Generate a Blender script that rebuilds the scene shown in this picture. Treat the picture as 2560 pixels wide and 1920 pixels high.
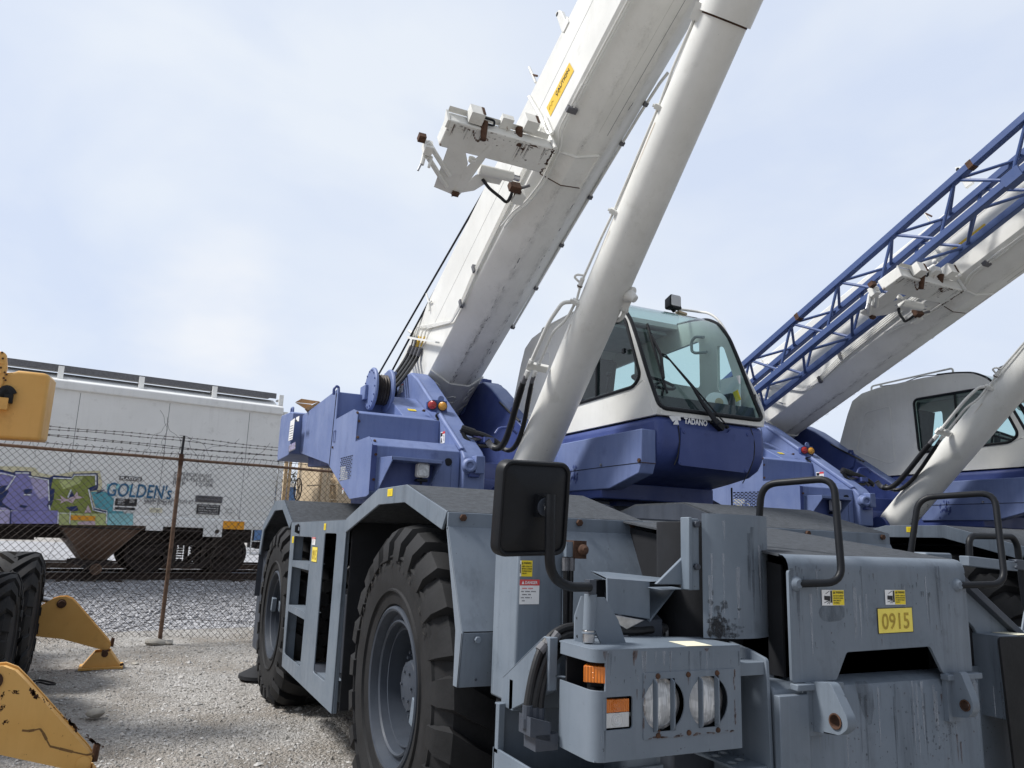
import bpy, bmesh, math, random
import numpy as np
from mathutils import Vector, Matrix
from mathutils.geometry import tessellate_polygon
random.seed(7); RNG = np.random.default_rng(7)
for _o in list(bpy.data.objects): bpy.data.objects.remove(_o)
SC = bpy.context.scene; COL = SC.collection
R = math.radians
# ------------------------------------------------------------------ camera
FPX = 1932.5                                   # focal length in pixels of a 2560 px wide picture
PITCH, ROLL, YAW = R(11.379), R(1.967), R(25.546)
CAM = np.array([-1.5, 0.0, 1.79])
def cam_axes():
    f = np.array([math.sin(YAW)*math.cos(PITCH), math.cos(YAW)*math.cos(PITCH), math.sin(PITCH)])
    r = np.array([math.cos(YAW), -math.sin(YAW), 0.0]); u = np.cross(r, f)
    c, s = math.cos(ROLL), math.sin(ROLL)
    return np.array([c*r+s*u, -s*r+c*u, f])
AX = cam_axes()
cd = bpy.data.cameras.new('camera'); cam = bpy.data.objects.new('camera', cd); COL.objects.link(cam)
cd.sensor_width = 36; cd.lens = 36*FPX/2560; cd.clip_start = 0.05; cd.clip_end = 3000
m = Matrix(((AX[0][0], AX[1][0], -AX[2][0], CAM[0]), (AX[0][1], AX[1][1], -AX[2][1], CAM[1]),
            (AX[0][2], AX[1][2], -AX[2][2], CAM[2]), (0, 0, 0, 1)))
cam.matrix_world = m; SC.camera = cam
# ------------------------------------------------------------------ light
SUN_EL, SUN_AZ = 52.0, -70.0                   # azimuth measured from +y towards +x: high on the left
W = bpy.data.worlds.new('World'); SC.world = W; W.use_nodes = True
def build_world():
    nt = W.node_tree; nt.nodes.clear(); N = nt.nodes.new; L = nt.links.new
    out = N('ShaderNodeOutputWorld'); bg = N('ShaderNodeBackground'); bg.inputs[1].default_value = 0.10
    sky = N('ShaderNodeTexSky'); sky.sky_type = 'NISHITA'; sky.sun_disc = False
    sky.sun_elevation = R(SUN_EL); sky.sun_rotation = R(SUN_AZ); sky.dust_density = 2.0; sky.air_density = 1.0
    tc = N('ShaderNodeTexCoord'); mp = N('ShaderNodeMapping'); mp.inputs['Scale'].default_value = (1.0, 1.0, 1.9)
    mp.inputs['Location'].default_value = (0.35, 0.1, 0.2)
    L(tc.outputs['Generated'], mp.inputs[0])
    n1 = N('ShaderNodeTexNoise'); n1.inputs['Scale'].default_value = 2.6; n1.inputs['Detail'].default_value = 5
    n1.inputs['Roughness'].default_value = 0.5; n1.inputs['Distortion'].default_value = 0.3
    L(mp.outputs[0], n1.inputs['Vector'])
    r1 = N('ShaderNodeValToRGB'); r1.color_ramp.elements[0].position = 0.36; r1.color_ramp.elements[1].position = 0.66
    r1.color_ramp.elements[0].color = (4.15, 4.65, 5.65, 1); r1.color_ramp.elements[1].color = (5.05, 5.38, 5.85, 1)
    L(n1.outputs['Fac'], r1.inputs[0])
    # one brighter cloud bank low on the left
    nv = N('ShaderNodeVectorMath'); nv.operation = 'DOT_PRODUCT'
    d = AX[2] + AX[0]*((555-1280)/FPX) - AX[1]*((830-960)/FPX); d = d/np.linalg.norm(d)
    nrm = N('ShaderNodeVectorMath'); nrm.operation = 'NORMALIZE'; L(tc.outputs['Generated'], nrm.inputs[0])
    n2 = N('ShaderNodeTexNoise'); n2.inputs['Scale'].default_value = 5; n2.inputs['Detail'].default_value = 4
    L(mp.outputs[0], n2.inputs['Vector'])
    L(nrm.outputs[0], nv.inputs[0]); nv.inputs[1].default_value = tuple(d)
    ad = N('ShaderNodeMath'); ad.operation = 'MULTIPLY_ADD'; ad.inputs[1].default_value = 0.022; L(n2.outputs['Fac'], ad.inputs[0]); L(nv.outputs['Value'], ad.inputs[2])
    mr = N('ShaderNodeMapRange'); mr.interpolation_type = 'SMOOTHSTEP'
    mr.inputs['From Min'].default_value = 1.002; mr.inputs['From Max'].default_value = 1.016; L(ad.outputs[0], mr.inputs['Value'])
    m2 = N('ShaderNodeMix'); m2.data_type = 'RGBA'; L(mr.outputs[0], m2.inputs['Factor']); L(r1.outputs[0], m2.inputs['A']); m2.inputs['B'].default_value = (5.75, 5.8, 5.9, 1)
    mx = N('ShaderNodeMix'); mx.data_type = 'RGBA'; mx.inputs['Factor'].default_value = 0.93
    L(sky.outputs[0], mx.inputs['A']); # the unseen sky behind the viewer is dimmed, so front faces get less fill
    dk = N('ShaderNodeVectorMath'); dk.operation = 'DOT_PRODUCT'; L(nrm.outputs[0], dk.inputs[0]); dk.inputs[1].default_value = (-0.30, 0.90, 0.30)
    dm = N('ShaderNodeMapRange'); dm.interpolation_type = 'SMOOTHSTEP'; L(dk.outputs['Value'], dm.inputs['Value'])
    dm.inputs['From Min'].default_value = -0.55; dm.inputs['From Max'].default_value = 0.35; dm.inputs['To Min'].default_value = 0.60; dm.inputs['To Max'].default_value = 1.0
    m3 = N('ShaderNodeMix'); m3.data_type = 'RGBA'; m3.blend_type = 'MULTIPLY'; m3.inputs['Factor'].default_value = 1.0
    L(m2.outputs['Result'], m3.inputs['A']); L(dm.outputs[0], m3.inputs['B']); L(m3.outputs['Result'], mx.inputs['B'])
    L(mx.outputs['Result'], bg.inputs[0]); L(bg.outputs[0], out.inputs[0])
build_world()
sd = bpy.data.lights.new('sun', 'SUN'); sun = bpy.data.objects.new('sun', sd); COL.objects.link(sun)
sd.energy = 2.6; sd.angle = R(12); sd.color = (1.0, 0.975, 0.94)
_d = Vector((math.sin(R(SUN_AZ))*math.cos(R(SUN_EL)), math.cos(R(SUN_AZ))*math.cos(R(SUN_EL)), math.sin(R(SUN_EL))))
sun.rotation_euler = _d.to_track_quat('Z', 'Y').to_euler(); sun.location = (-8, 4, 20)
SC.view_settings.view_transform = 'Standard'; SC.view_settings.look = 'None'; SC.view_settings.exposure = 0.75; SC.view_settings.gamma = 1
SC.render.resolution_x, SC.render.resolution_y = 1024, 768
# ------------------------------------------------------------------ helpers that cast image pixels onto chosen planes
def ray(px, py): return np.array([(px-1280)/FPX, -(py-960)/FPX, 1.0]) @ AX
def P(p, ax, val):
    d = ray(*p); i = 'xyz'.index(ax); return CAM + (val-CAM[i])/d[i]*d
def PL(p, o, n):
    d = ray(*p); return CAM + (np.dot(n, np.array(o)-CAM)/np.dot(n, d))*d
def ZM(x0, y0, s): return lambda a, b: (x0+a/s, y0+b/s)
z1 = ZM(0, 860, 2192/740); z2 = ZM(0, 1360, 2192/740); z3 = ZM(680, 860, 2212/620); z4 = ZM(1160, 720, 2212/780)
z5 = ZM(600, 1200, 1521/660); z6 = ZM(1200, 1140, 1616/760); z7 = ZM(1760, 1140, 1702/800); z8 = ZM(1760, 240, 1252/800)
zt = ZM(1200, 0, 2212/800); zb = ZM(900, 480, 1955/660); zj = ZM(1040, 240, 2212/480); zh = ZM(1360, 1560, 2212/600)
zg = ZM(0, 1140, 2212/460); zk = ZM(900, 600, 2212/800); zy = ZM(0, 860, 2042/320)
# ------------------------------------------------------------------ materials
MAT = {}
def newmat(name):
    mt = bpy.data.materials.new(name); mt.use_nodes = True; MAT[name] = mt
    nt = mt.node_tree; nt.nodes.clear(); out = nt.nodes.new('ShaderNodeOutputMaterial'); b = nt.nodes.new('ShaderNodeBsdfPrincipled')
    nt.links.new(b.outputs[0], out.inputs[0]); return mt, nt, b, out
def noise(nt, scale, detail=4, rough=0.55, sc=(1, 1, 1), dist=0.0, loc=(0, 0, 0)):
    tc = nt.nodes.new('ShaderNodeTexCoord'); mp = nt.nodes.new('ShaderNodeMapping'); mp.inputs['Scale'].default_value = sc; mp.inputs['Location'].default_value = loc
    nt.links.new(tc.outputs['Object'], mp.inputs[0]); n = nt.nodes.new('ShaderNodeTexNoise')
    n.inputs['Scale'].default_value = scale; n.inputs['Detail'].default_value = detail; n.inputs['Roughness'].default_value = rough; n.inputs['Distortion'].default_value = dist
    nt.links.new(mp.outputs[0], n.inputs['Vector']); return n.outputs['Fac']
def ramp(nt, fac, p0, p1, c0=0.0, c1=1.0):
    mr = nt.nodes.new('ShaderNodeMapRange'); mr.inputs['From Min'].default_value = p0; mr.inputs['From Max'].default_value = p1
    mr.inputs['To Min'].default_value = c0; mr.inputs['To Max'].default_value = c1; nt.links.new(fac, mr.inputs['Value']); return mr.outputs[0]
def mixc(nt, fac, a, b):
    mx = nt.nodes.new('ShaderNodeMix'); mx.data_type = 'RGBA'
    for k, v in (('Factor', fac), ('A', a), ('B', b)):
        if hasattr(v, 'links') or hasattr(v, 'node'): nt.links.new(v, mx.inputs[k])
        else: mx.inputs[k].default_value = v if k == 'Factor' else (*v[:3], 1)
    return mx.outputs['Result']
def mul(nt, a, b):
    mm = nt.nodes.new('ShaderNodeMath'); mm.operation = 'MULTIPLY'
    for i, v in enumerate((a, b)):
        if hasattr(v, 'node'): nt.links.new(v, mm.inputs[i])
        else: mm.inputs[i].default_value = v
    return mm.outputs[0]
def bump(nt, b, h, strength=0.2, dist=0.01):
    bp = nt.nodes.new('ShaderNodeBump'); bp.inputs['Strength'].default_value = strength; bp.inputs['Distance'].default_value = dist
    nt.links.new(h, bp.inputs['Height']); nt.links.new(bp.outputs[0], b.inputs['Normal'])
def paint(name, col, alt, dirt, streak=0.45, rust=0.0, rough=0.5, speck=0.5, spec=0.35, wear=0.0, rustcol=(0.10, 0.032, 0.012)):
    """weathered machine paint: patchy fading, rain streaks, grime blotches, specks and rust pits"""
    mt, nt, b, out = newmat(name)
    c = mixc(nt, ramp(nt, noise(nt, 1.7, 6, 0.6), 0.35, 0.68), col, alt)
    st = noise(nt, 1.0, 6, 0.7, (9, 9, 0.55), 0.25); st2 = noise(nt, 0.8, 3)
    c = mixc(nt, mul(nt, ramp(nt, st, 0.5, 0.78), mul(nt, ramp(nt, st2, 0.3, 0.7), streak)), c, dirt)
    st3 = noise(nt, 1.0, 4, 0.65, (23, 23, 1.3), 0.3, (3, 1, 4))
    c = mixc(nt, mul(nt, ramp(nt, st3, 0.56, 0.82), mul(nt, ramp(nt, noise(nt, 2.1, 3, 0.5, (1, 1, 1), 0, (5, 5, 1)), 0.42, 0.62), streak*0.55)), c, tuple(min(1, x*1.35+0.03) for x in alt))
    c = mixc(nt, mul(nt, ramp(nt, noise(nt, 4.5, 8, 0.7), 0.58, 0.75), 0.45), c, dirt)
    if speck: c = mixc(nt, mul(nt, ramp(nt, noise(nt, 42, 3, 0.6), 0.70, 0.76), speck), c, tuple(x*0.25 for x in dirt))
    if rust:
        f = mul(nt, ramp(nt, noise(nt, 9, 9, 0.72, (1, 1, 0.55), 0.4, (7, 2, 5)), 0.72-0.10*rust, 0.77-0.10*rust), ramp(nt, noise(nt, 1.3, 3, 0.5, (1, 1, 1), 0, (2, 9, 1)), 0.42, 0.56))
        c = mixc(nt, f, c, rustcol)
    nt.links.new(c, b.inputs['Base Color'])
    nt.links.new(ramp(nt, noise(nt, 6, 5, 0.6), 0.3, 0.7, rough-0.09, rough+0.12), b.inputs['Roughness'])
    b.inputs['Specular IOR Level'].default_value = spec
    bump(nt, b, noise(nt, 55, 4, 0.6), 0.06, 0.004)
    return mt
def flat(name, col, rough=0.5, metal=0.0, var=0.25, scale=8, bmp=0.1, bscale=60, spec=0.4):
    mt, nt, b, out = newmat(name)
    c = mixc(nt, ramp(nt, noise(nt, scale, 6, 0.65), 0.3, 0.7), tuple(x*(1-var) for x in col), tuple(min(1, x*(1+var)) for x in col))
    nt.links.new(c, b.inputs['Base Color']); b.inputs['Roughness'].default_value = rough; b.inputs['Metallic'].default_value = metal
    b.inputs['Specular IOR Level'].default_value = spec
    if bmp: bump(nt, b, noise(nt, bscale, 4, 0.6), bmp, 0.005)
    return mt
paint('grey', (0.134, 0.165, 0.203), (0.182, 0.213, 0.253), (0.046, 0.057, 0.074), 0.8, 0.25, 0.48, 0.7)
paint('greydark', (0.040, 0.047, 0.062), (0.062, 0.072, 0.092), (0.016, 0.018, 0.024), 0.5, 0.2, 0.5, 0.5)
paint('blue', (0.120, 0.165, 0.335), (0.178, 0.226, 0.400), (0.056, 0.080, 0.190), 0.6, 0.12, 0.5, 0.5)
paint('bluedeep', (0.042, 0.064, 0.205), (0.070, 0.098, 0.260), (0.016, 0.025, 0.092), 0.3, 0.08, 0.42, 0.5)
paint('white', (0.66, 0.655, 0.62), (0.76, 0.755, 0.72), (0.45, 0.44, 0.39), 0.35, 0.1, 0.42, 0.35, rustcol=(0.22, 0.09, 0.03))
paint('whiterust', (0.66, 0.655, 0.62), (0.76, 0.755, 0.72), (0.40, 0.36, 0.29), 0.4, 0.85, 0.5, 0.5, rustcol=(0.16, 0.06, 0.02))
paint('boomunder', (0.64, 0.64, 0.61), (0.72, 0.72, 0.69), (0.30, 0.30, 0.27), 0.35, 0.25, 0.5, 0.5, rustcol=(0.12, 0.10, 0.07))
paint('yellow', (0.64, 0.355, 0.095), (0.70, 0.410, 0.130), (0.42, 0.225, 0.060), 0.3, 0.55, 0.45, 0.6, rustcol=(0.11, 0.035, 0.015))
paint('jibblue', (0.046, 0.080, 0.205), (0.060, 0.098, 0.235), (0.03, 0.045, 0.12), 0.3, 0.25, 0.45, 0.4)
paint('carwhite', (0.78, 0.78, 0.76), (0.83, 0.83, 0.81), (0.47, 0.46, 0.43), 0.35, 0.05, 0.55, 0.25)
paint('cartan', (0.50, 0.40, 0.27), (0.58, 0.47, 0.33), (0.25, 0.17, 0.10), 0.5, 0.4, 0.6, 0.4)
paint('carblue', (0.10, 0.22, 0.50), (0.14, 0.28, 0.56), (0.06, 0.11, 0.25), 0.4, 0.2, 0.5)
paint('carrust', (0.17, 0.105, 0.072), (0.24, 0.160, 0.115), (0.07, 0.045, 0.035), 0.5, 0.5, 0.7)
flat('grit', (0.053, 0.059, 0.068), 0.9, 0, 0.35, 25, 0.8, 160)
flat('rubber', (0.0135, 0.0138, 0.0150), 0.72, 0, 0.4, 5, 0.25, 40, 0.3)
flat('rubberdusty', (0.030, 0.029, 0.028), 0.8, 0, 0.5, 9, 0.25, 40, 0.25)
flat('black', (0.008, 0.0092, 0.012), 0.45, 0, 0.2, 10, 0.05, 60, 0.25)
flat('hose', (0.014, 0.014, 0.015), 0.45, 0, 0.3, 30, 0.1)
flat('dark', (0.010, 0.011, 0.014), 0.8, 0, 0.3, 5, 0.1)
flat('rust', (0.068, 0.033, 0.019), 0.85, 0.0, 0.5, 20, 0.5, 70)
flat('steel', (0.42, 0.42, 0.43), 0.32, 0.9, 0.2, 20, 0.05)
flat('wire', (0.055, 0.047, 0.042), 0.6, 0.5, 0.5, 6, 0)
flat('postrust', (0.15, 0.095, 0.065), 0.8, 0.1, 0.5, 12, 0.4, 60)
flat('rail', (0.045, 0.030, 0.024), 0.7, 0.2, 0.4, 8, 0.3)
flat('railtop', (0.50, 0.50, 0.50), 0.3, 0.9, 0.1, 8, 0)
flat('wood', (0.055, 0.042, 0.034), 0.85, 0, 0.4, 10, 0.4)
flat('truck', (0.032, 0.024, 0.022), 0.8, 0.0, 0.4, 8, 0.3)
flat('concrete', (0.36, 0.34, 0.30), 0.9, 0, 0.25, 9, 0.5)
flat('cardboard', (0.42, 0.27, 0.14), 0.9, 0, 0.15, 9, 0.1)
flat('seat', (0.045, 0.05, 0.055), 0.8, 0, 0.2, 9, 0.1)
flat('interior', (0.30, 0.33, 0.33), 0.7, 0, 0.1, 9, 0.05)
flat('stickyellow', (0.80, 0.62, 0.03), 0.45, 0, 0.06, 20, 0)
flat('cautionyellow', (0.72, 0.47, 0.04), 0.5, 0, 0.08, 20, 0)
flat('plateyellow', (0.86, 0.70, 0.12), 0.45, 0, 0.05, 20, 0)
flat('platebrown', (0.42, 0.29, 0.03), 0.5, 0, 0.25, 60, 0)
flat('stickwhite', (0.80, 0.80, 0.80), 0.45, 0, 0.04, 20, 0)
flat('stickred', (0.62, 0.07, 0.07), 0.45, 0, 0.06, 20, 0)
flat('ink', (0.015, 0.015, 0.018), 0.5, 0, 0.2, 20, 0)
flat('inkgrey', (0.12, 0.12, 0.13), 0.6, 0, 0.3, 30, 0)
flat('cream', (0.82, 0.78, 0.60), 0.5, 0, 0.05, 20, 0)
for nm, c in dict(gpurple=(0.235, 0.225, 0.50), gpurple2=(0.44, 0.40, 0.62), ggreen=(0.215, 0.255, 0.055), ggreen2=(0.44, 0.49, 0.20), gnavy=(0.012, 0.028, 0.12),
                  gteal=(0.10, 0.36, 0.43), gteal2=(0.27, 0.56, 0.60), gpink=(0.55, 0.42, 0.47), gyel=(0.64, 0.60, 0.40), gorange=(0.78, 0.34, 0.02), gwhite=(0.72, 0.74, 0.78), gink=(0.02, 0.13, 0.26)).items():
    flat(nm, c, 0.5, 0, 0.18, 2.2, 0)
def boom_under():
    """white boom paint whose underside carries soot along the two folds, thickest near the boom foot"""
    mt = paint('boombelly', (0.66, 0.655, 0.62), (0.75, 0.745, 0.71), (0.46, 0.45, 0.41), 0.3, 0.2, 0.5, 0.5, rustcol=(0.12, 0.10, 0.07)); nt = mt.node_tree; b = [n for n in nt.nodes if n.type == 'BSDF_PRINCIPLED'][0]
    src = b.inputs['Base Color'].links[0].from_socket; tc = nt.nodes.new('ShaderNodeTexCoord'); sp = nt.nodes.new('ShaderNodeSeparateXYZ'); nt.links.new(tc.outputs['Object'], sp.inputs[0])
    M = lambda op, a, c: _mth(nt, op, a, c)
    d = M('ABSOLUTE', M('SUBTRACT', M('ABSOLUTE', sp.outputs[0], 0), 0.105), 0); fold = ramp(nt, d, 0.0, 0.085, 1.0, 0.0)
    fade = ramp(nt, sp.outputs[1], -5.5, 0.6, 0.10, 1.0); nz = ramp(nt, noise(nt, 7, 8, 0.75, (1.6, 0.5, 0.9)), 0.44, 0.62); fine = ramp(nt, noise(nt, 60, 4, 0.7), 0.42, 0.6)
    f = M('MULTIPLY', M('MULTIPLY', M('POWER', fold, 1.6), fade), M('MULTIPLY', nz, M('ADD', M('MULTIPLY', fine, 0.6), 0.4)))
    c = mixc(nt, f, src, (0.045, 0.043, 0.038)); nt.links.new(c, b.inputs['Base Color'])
def _mth(nt, op, a, c):
    m_ = nt.nodes.new('ShaderNodeMath'); m_.operation = op
    for i, v in enumerate((a, c)):
        if hasattr(v, 'node'): nt.links.new(v, m_.inputs[i])
        else: m_.inputs[i].default_value = v
    return m_.outputs[0]
boom_under()
def lens(name, col, rough=0.12, tr=0.35, rib=220, metal=0.0):
    mt, nt, b, out = newmat(name); b.inputs['Base Color'].default_value = (*col, 1); b.inputs['Roughness'].default_value = rough
    b.inputs['Transmission Weight'].default_value = tr; b.inputs['Metallic'].default_value = metal; b.inputs['Coat Weight'].default_value = 0.6
    tc = nt.nodes.new('ShaderNodeTexCoord'); w = nt.nodes.new('ShaderNodeTexWave'); w.inputs['Scale'].default_value = rib/6.28; w.inputs['Distortion'].default_value = 0.4
    w.bands_direction = 'X'; nt.links.new(tc.outputs['Object'], w.inputs['Vector']); bump(nt, b, w.outputs['Fac'], 0.5, 0.004); return mt
lens('orange', (0.66, 0.17, 0.008), 0.2, 0.15); lens('red', (0.42, 0.012, 0.012), 0.15, 0.1); lens('amber', (0.80, 0.36, 0.03), 0.2, 0.15)
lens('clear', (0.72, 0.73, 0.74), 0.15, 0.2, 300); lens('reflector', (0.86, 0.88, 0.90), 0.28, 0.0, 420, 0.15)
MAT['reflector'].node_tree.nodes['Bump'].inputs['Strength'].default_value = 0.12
def chrome():
    mt, nt, b, out = newmat('chrome'); b.inputs['Base Color'].default_value = (0.93, 0.94, 0.95, 1); b.inputs['Metallic'].default_value = 1; b.inputs['Roughness'].default_value = 0.24
def lampglass():
    mt = glass('lampglass', (0.95, 0.96, 0.97), 0.5); nt = mt.node_tree; g = [n for n in nt.nodes if n.type == 'BSDF_GLOSSY'][0]; g.inputs['Roughness'].default_value = 0.12
    tc = nt.nodes.new('ShaderNodeTexCoord'); w = nt.nodes.new('ShaderNodeTexWave'); w.inputs['Scale'].default_value = 38; w.inputs['Distortion'].default_value = 0.15; w.inputs['Detail Scale'].default_value = 0.5; nt.links.new(tc.outputs['Object'], w.inputs['Vector'])
    t = [n for n in nt.nodes if n.type == 'BSDF_TRANSPARENT'][0]; c = mixc(nt, w.outputs['Fac'], (0.80, 0.81, 0.82), (1.0, 1.0, 1.0)); nt.links.new(c, t.inputs[0])
def fluted():
    mt = MAT['reflector']; nt = mt.node_tree; b = [n for n in nt.nodes if n.type == 'BSDF_PRINCIPLED'][0]
    st = noise(nt, 1.0, 3, 0.6, (190, 20, 5), 0.5); c = mixc(nt, ramp(nt, st, 0.40, 0.62), (0.22, 0.235, 0.25), (0.92, 0.93, 0.94)); nt.links.new(c, b.inputs['Base Color']); b.inputs['Metallic'].default_value = 0.0
fluted()
def stain(name, col, a, rough=0.7):
    """thin see-through stain: dirt, rust runs, old oil"""
    mt, nt, b, out = newmat(name); b.inputs['Base Color'].default_value = (*col, 1); b.inputs['Roughness'].default_value = rough
    t = nt.nodes.new('ShaderNodeBsdfTransparent'); mx = nt.nodes.new('ShaderNodeMixShader'); f = ramp(nt, noise(nt, 26, 5, 0.7, (1, 1, 0.35)), 0.38, 0.60, a*0.25, a)
    nt.links.new(f, mx.inputs[0]); nt.links.new(t.outputs[0], mx.inputs[1]); nt.links.new(b.outputs[0], mx.inputs[2]); nt.links.new(mx.outputs[0], out.inputs[0])
stain('ruststain', (0.10, 0.042, 0.018), 0.75); stain('soot', (0.022, 0.024, 0.029), 0.55); stain('dampstain', (0.045, 0.054, 0.070), 0.34); stain('chalk', (0.42, 0.45, 0.50), 0.45)
flat('scrape', (0.17, 0.09, 0.03), 0.7, 0, 0.2, 30, 0)
paint('greyrim', (0.030, 0.038, 0.052), (0.048, 0.058, 0.076), (0.012, 0.015, 0.021), 0.5, 0.15, 0.5, 0.5)
paint('boomdirt', (0.40, 0.40, 0.37), (0.50, 0.50, 0.47), (0.10, 0.095, 0.08), 0.5, 0.3, 0.6, 0.6)
def glass(name, tint, mixf=0.10):
    mt, nt, b, out = newmat(name); nt.nodes.remove(b); t = nt.nodes.new('ShaderNodeBsdfTransparent'); t.inputs[0].default_value = (*tint, 1)
    g = nt.nodes.new('ShaderNodeBsdfGlossy'); g.inputs['Roughness'].default_value = 0.03; fr = nt.nodes.new('ShaderNodeLayerWeight'); pw = nt.nodes.new('ShaderNodeMath'); pw.operation = 'POWER'; pw.inputs[1].default_value = 4.0; nt.links.new(fr.outputs['Facing'], pw.inputs[0])
    ad = nt.nodes.new('ShaderNodeMath'); ad.operation = 'MULTIPLY_ADD'; ad.inputs[1].default_value = 0.8; ad.inputs[2].default_value = mixf*0.4; nt.links.new(pw.outputs[0], ad.inputs[0])
    mx = nt.nodes.new('ShaderNodeMixShader'); nt.links.new(ad.outputs[0], mx.inputs[0]); nt.links.new(t.outputs[0], mx.inputs[1]); nt.links.new(g.outputs[0], mx.inputs[2]); nt.links.new(mx.outputs[0], out.inputs[0]); return mt
glass('glass', (0.74, 0.88, 0.87)); glass('clearglass', (0.93, 0.95, 0.95))
chrome(); lampglass()
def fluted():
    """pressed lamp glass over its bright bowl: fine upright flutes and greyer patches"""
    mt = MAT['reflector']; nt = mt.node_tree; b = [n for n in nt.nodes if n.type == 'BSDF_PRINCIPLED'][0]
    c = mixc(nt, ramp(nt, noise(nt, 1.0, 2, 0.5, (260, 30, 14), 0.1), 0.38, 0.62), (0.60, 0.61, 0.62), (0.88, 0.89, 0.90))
    c = mixc(nt, mul(nt, ramp(nt, noise(nt, 1.0, 2, 0.5, (16, 10, 26), 0.3, (3, 1, 2)), 0.44, 0.58), 0.55), c, (0.34, 0.35, 0.36))  # grey blotches in the colour imitate reflections in a lamp bowl
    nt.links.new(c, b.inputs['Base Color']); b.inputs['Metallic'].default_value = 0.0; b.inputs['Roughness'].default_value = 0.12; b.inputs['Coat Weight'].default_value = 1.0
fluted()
def gravel(name, cols, scale, strength):
    mt, nt, b, out = newmat(name)
    tc = nt.nodes.new('ShaderNodeTexCoord'); v = nt.nodes.new('ShaderNodeTexVoronoi'); v.inputs['Scale'].default_value = scale; nt.links.new(tc.outputs['Object'], v.inputs['Vector'])
    sp = nt.nodes.new('ShaderNodeSeparateColor'); nt.links.new(v.outputs['Color'], sp.inputs[0])
    c = mixc(nt, sp.outputs[0], cols[0], cols[1]); c = mixc(nt, ramp(nt, sp.outputs[1], 0.82, 0.95), c, cols[2])
    v2 = nt.nodes.new('ShaderNodeTexVoronoi'); v2.inputs['Scale'].default_value = scale*2.7; nt.links.new(tc.outputs['Object'], v2.inputs['Vector'])
    sp2 = nt.nodes.new('ShaderNodeSeparateColor'); nt.links.new(v2.outputs['Color'], sp2.inputs[0])
    c = mixc(nt, mul(nt, sp2.outputs[0], 0.5), c, cols[3])
    c = mixc(nt, mul(nt, ramp(nt, noise(nt, 0.55, 5, 0.6), 0.42, 0.62), 0.72), c, cols[4])
    c = mixc(nt, mul(nt, ramp(nt, noise(nt, 1.3, 6, 0.7, (1.0, 0.35, 1.0), 0.6, (4, 2, 0)), 0.52, 0.66), 0.5), c, tuple(x*0.6 for x in cols[4]))
    nt.links.new(c, b.inputs['Base Color']); b.inputs['Roughness'].default_value = 0.92
    a = mul(nt, v.outputs['Distance'], -1.0); a2 = mul(nt, v2.outputs['Distance'], -0.5)
    s = nt.nodes.new('ShaderNodeMath'); nt.links.new(a, s.inputs[0]); nt.links.new(a2, s.inputs[1]); bump(nt, b, s.outputs[0], strength, 0.03); return mt
gravel('gravel', ((0.30, 0.285, 0.265), (0.56, 0.545, 0.52), (0.68, 0.67, 0.66), (0.40, 0.37, 0.33), (0.25, 0.215, 0.175)), 38, 0.9)
gravel('ballast', ((0.27, 0.27, 0.28), (0.50, 0.505, 0.525), (0.66, 0.66, 0.67), (0.34, 0.34, 0.35), (0.30, 0.30, 0.31)), 17, 1.0)
def stone(name, a, bb):
    mt, nt, b, out = newmat(name); g = nt.nodes.new('ShaderNodeNewGeometry')
    c = mixc(nt, g.outputs['Random Per Island'], a, bb); c = mixc(nt, mul(nt, noise(nt, 30, 3), 0.4), c, tuple(x*0.6 for x in a))
    nt.links.new(c, b.inputs['Base Color']); b.inputs['Roughness'].default_value = 0.9; return mt
stone('stone', (0.24, 0.225, 0.20), (0.66, 0.645, 0.62)); stone('stoneb', (0.24, 0.24, 0.25), (0.64, 0.64, 0.66))
flat('bark', (0.09, 0.075, 0.065), 0.9, 0, 0.3); flat('leaf', (0.10, 0.10, 0.085), 0.9, 0, 0.4, 3, 0)
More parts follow.
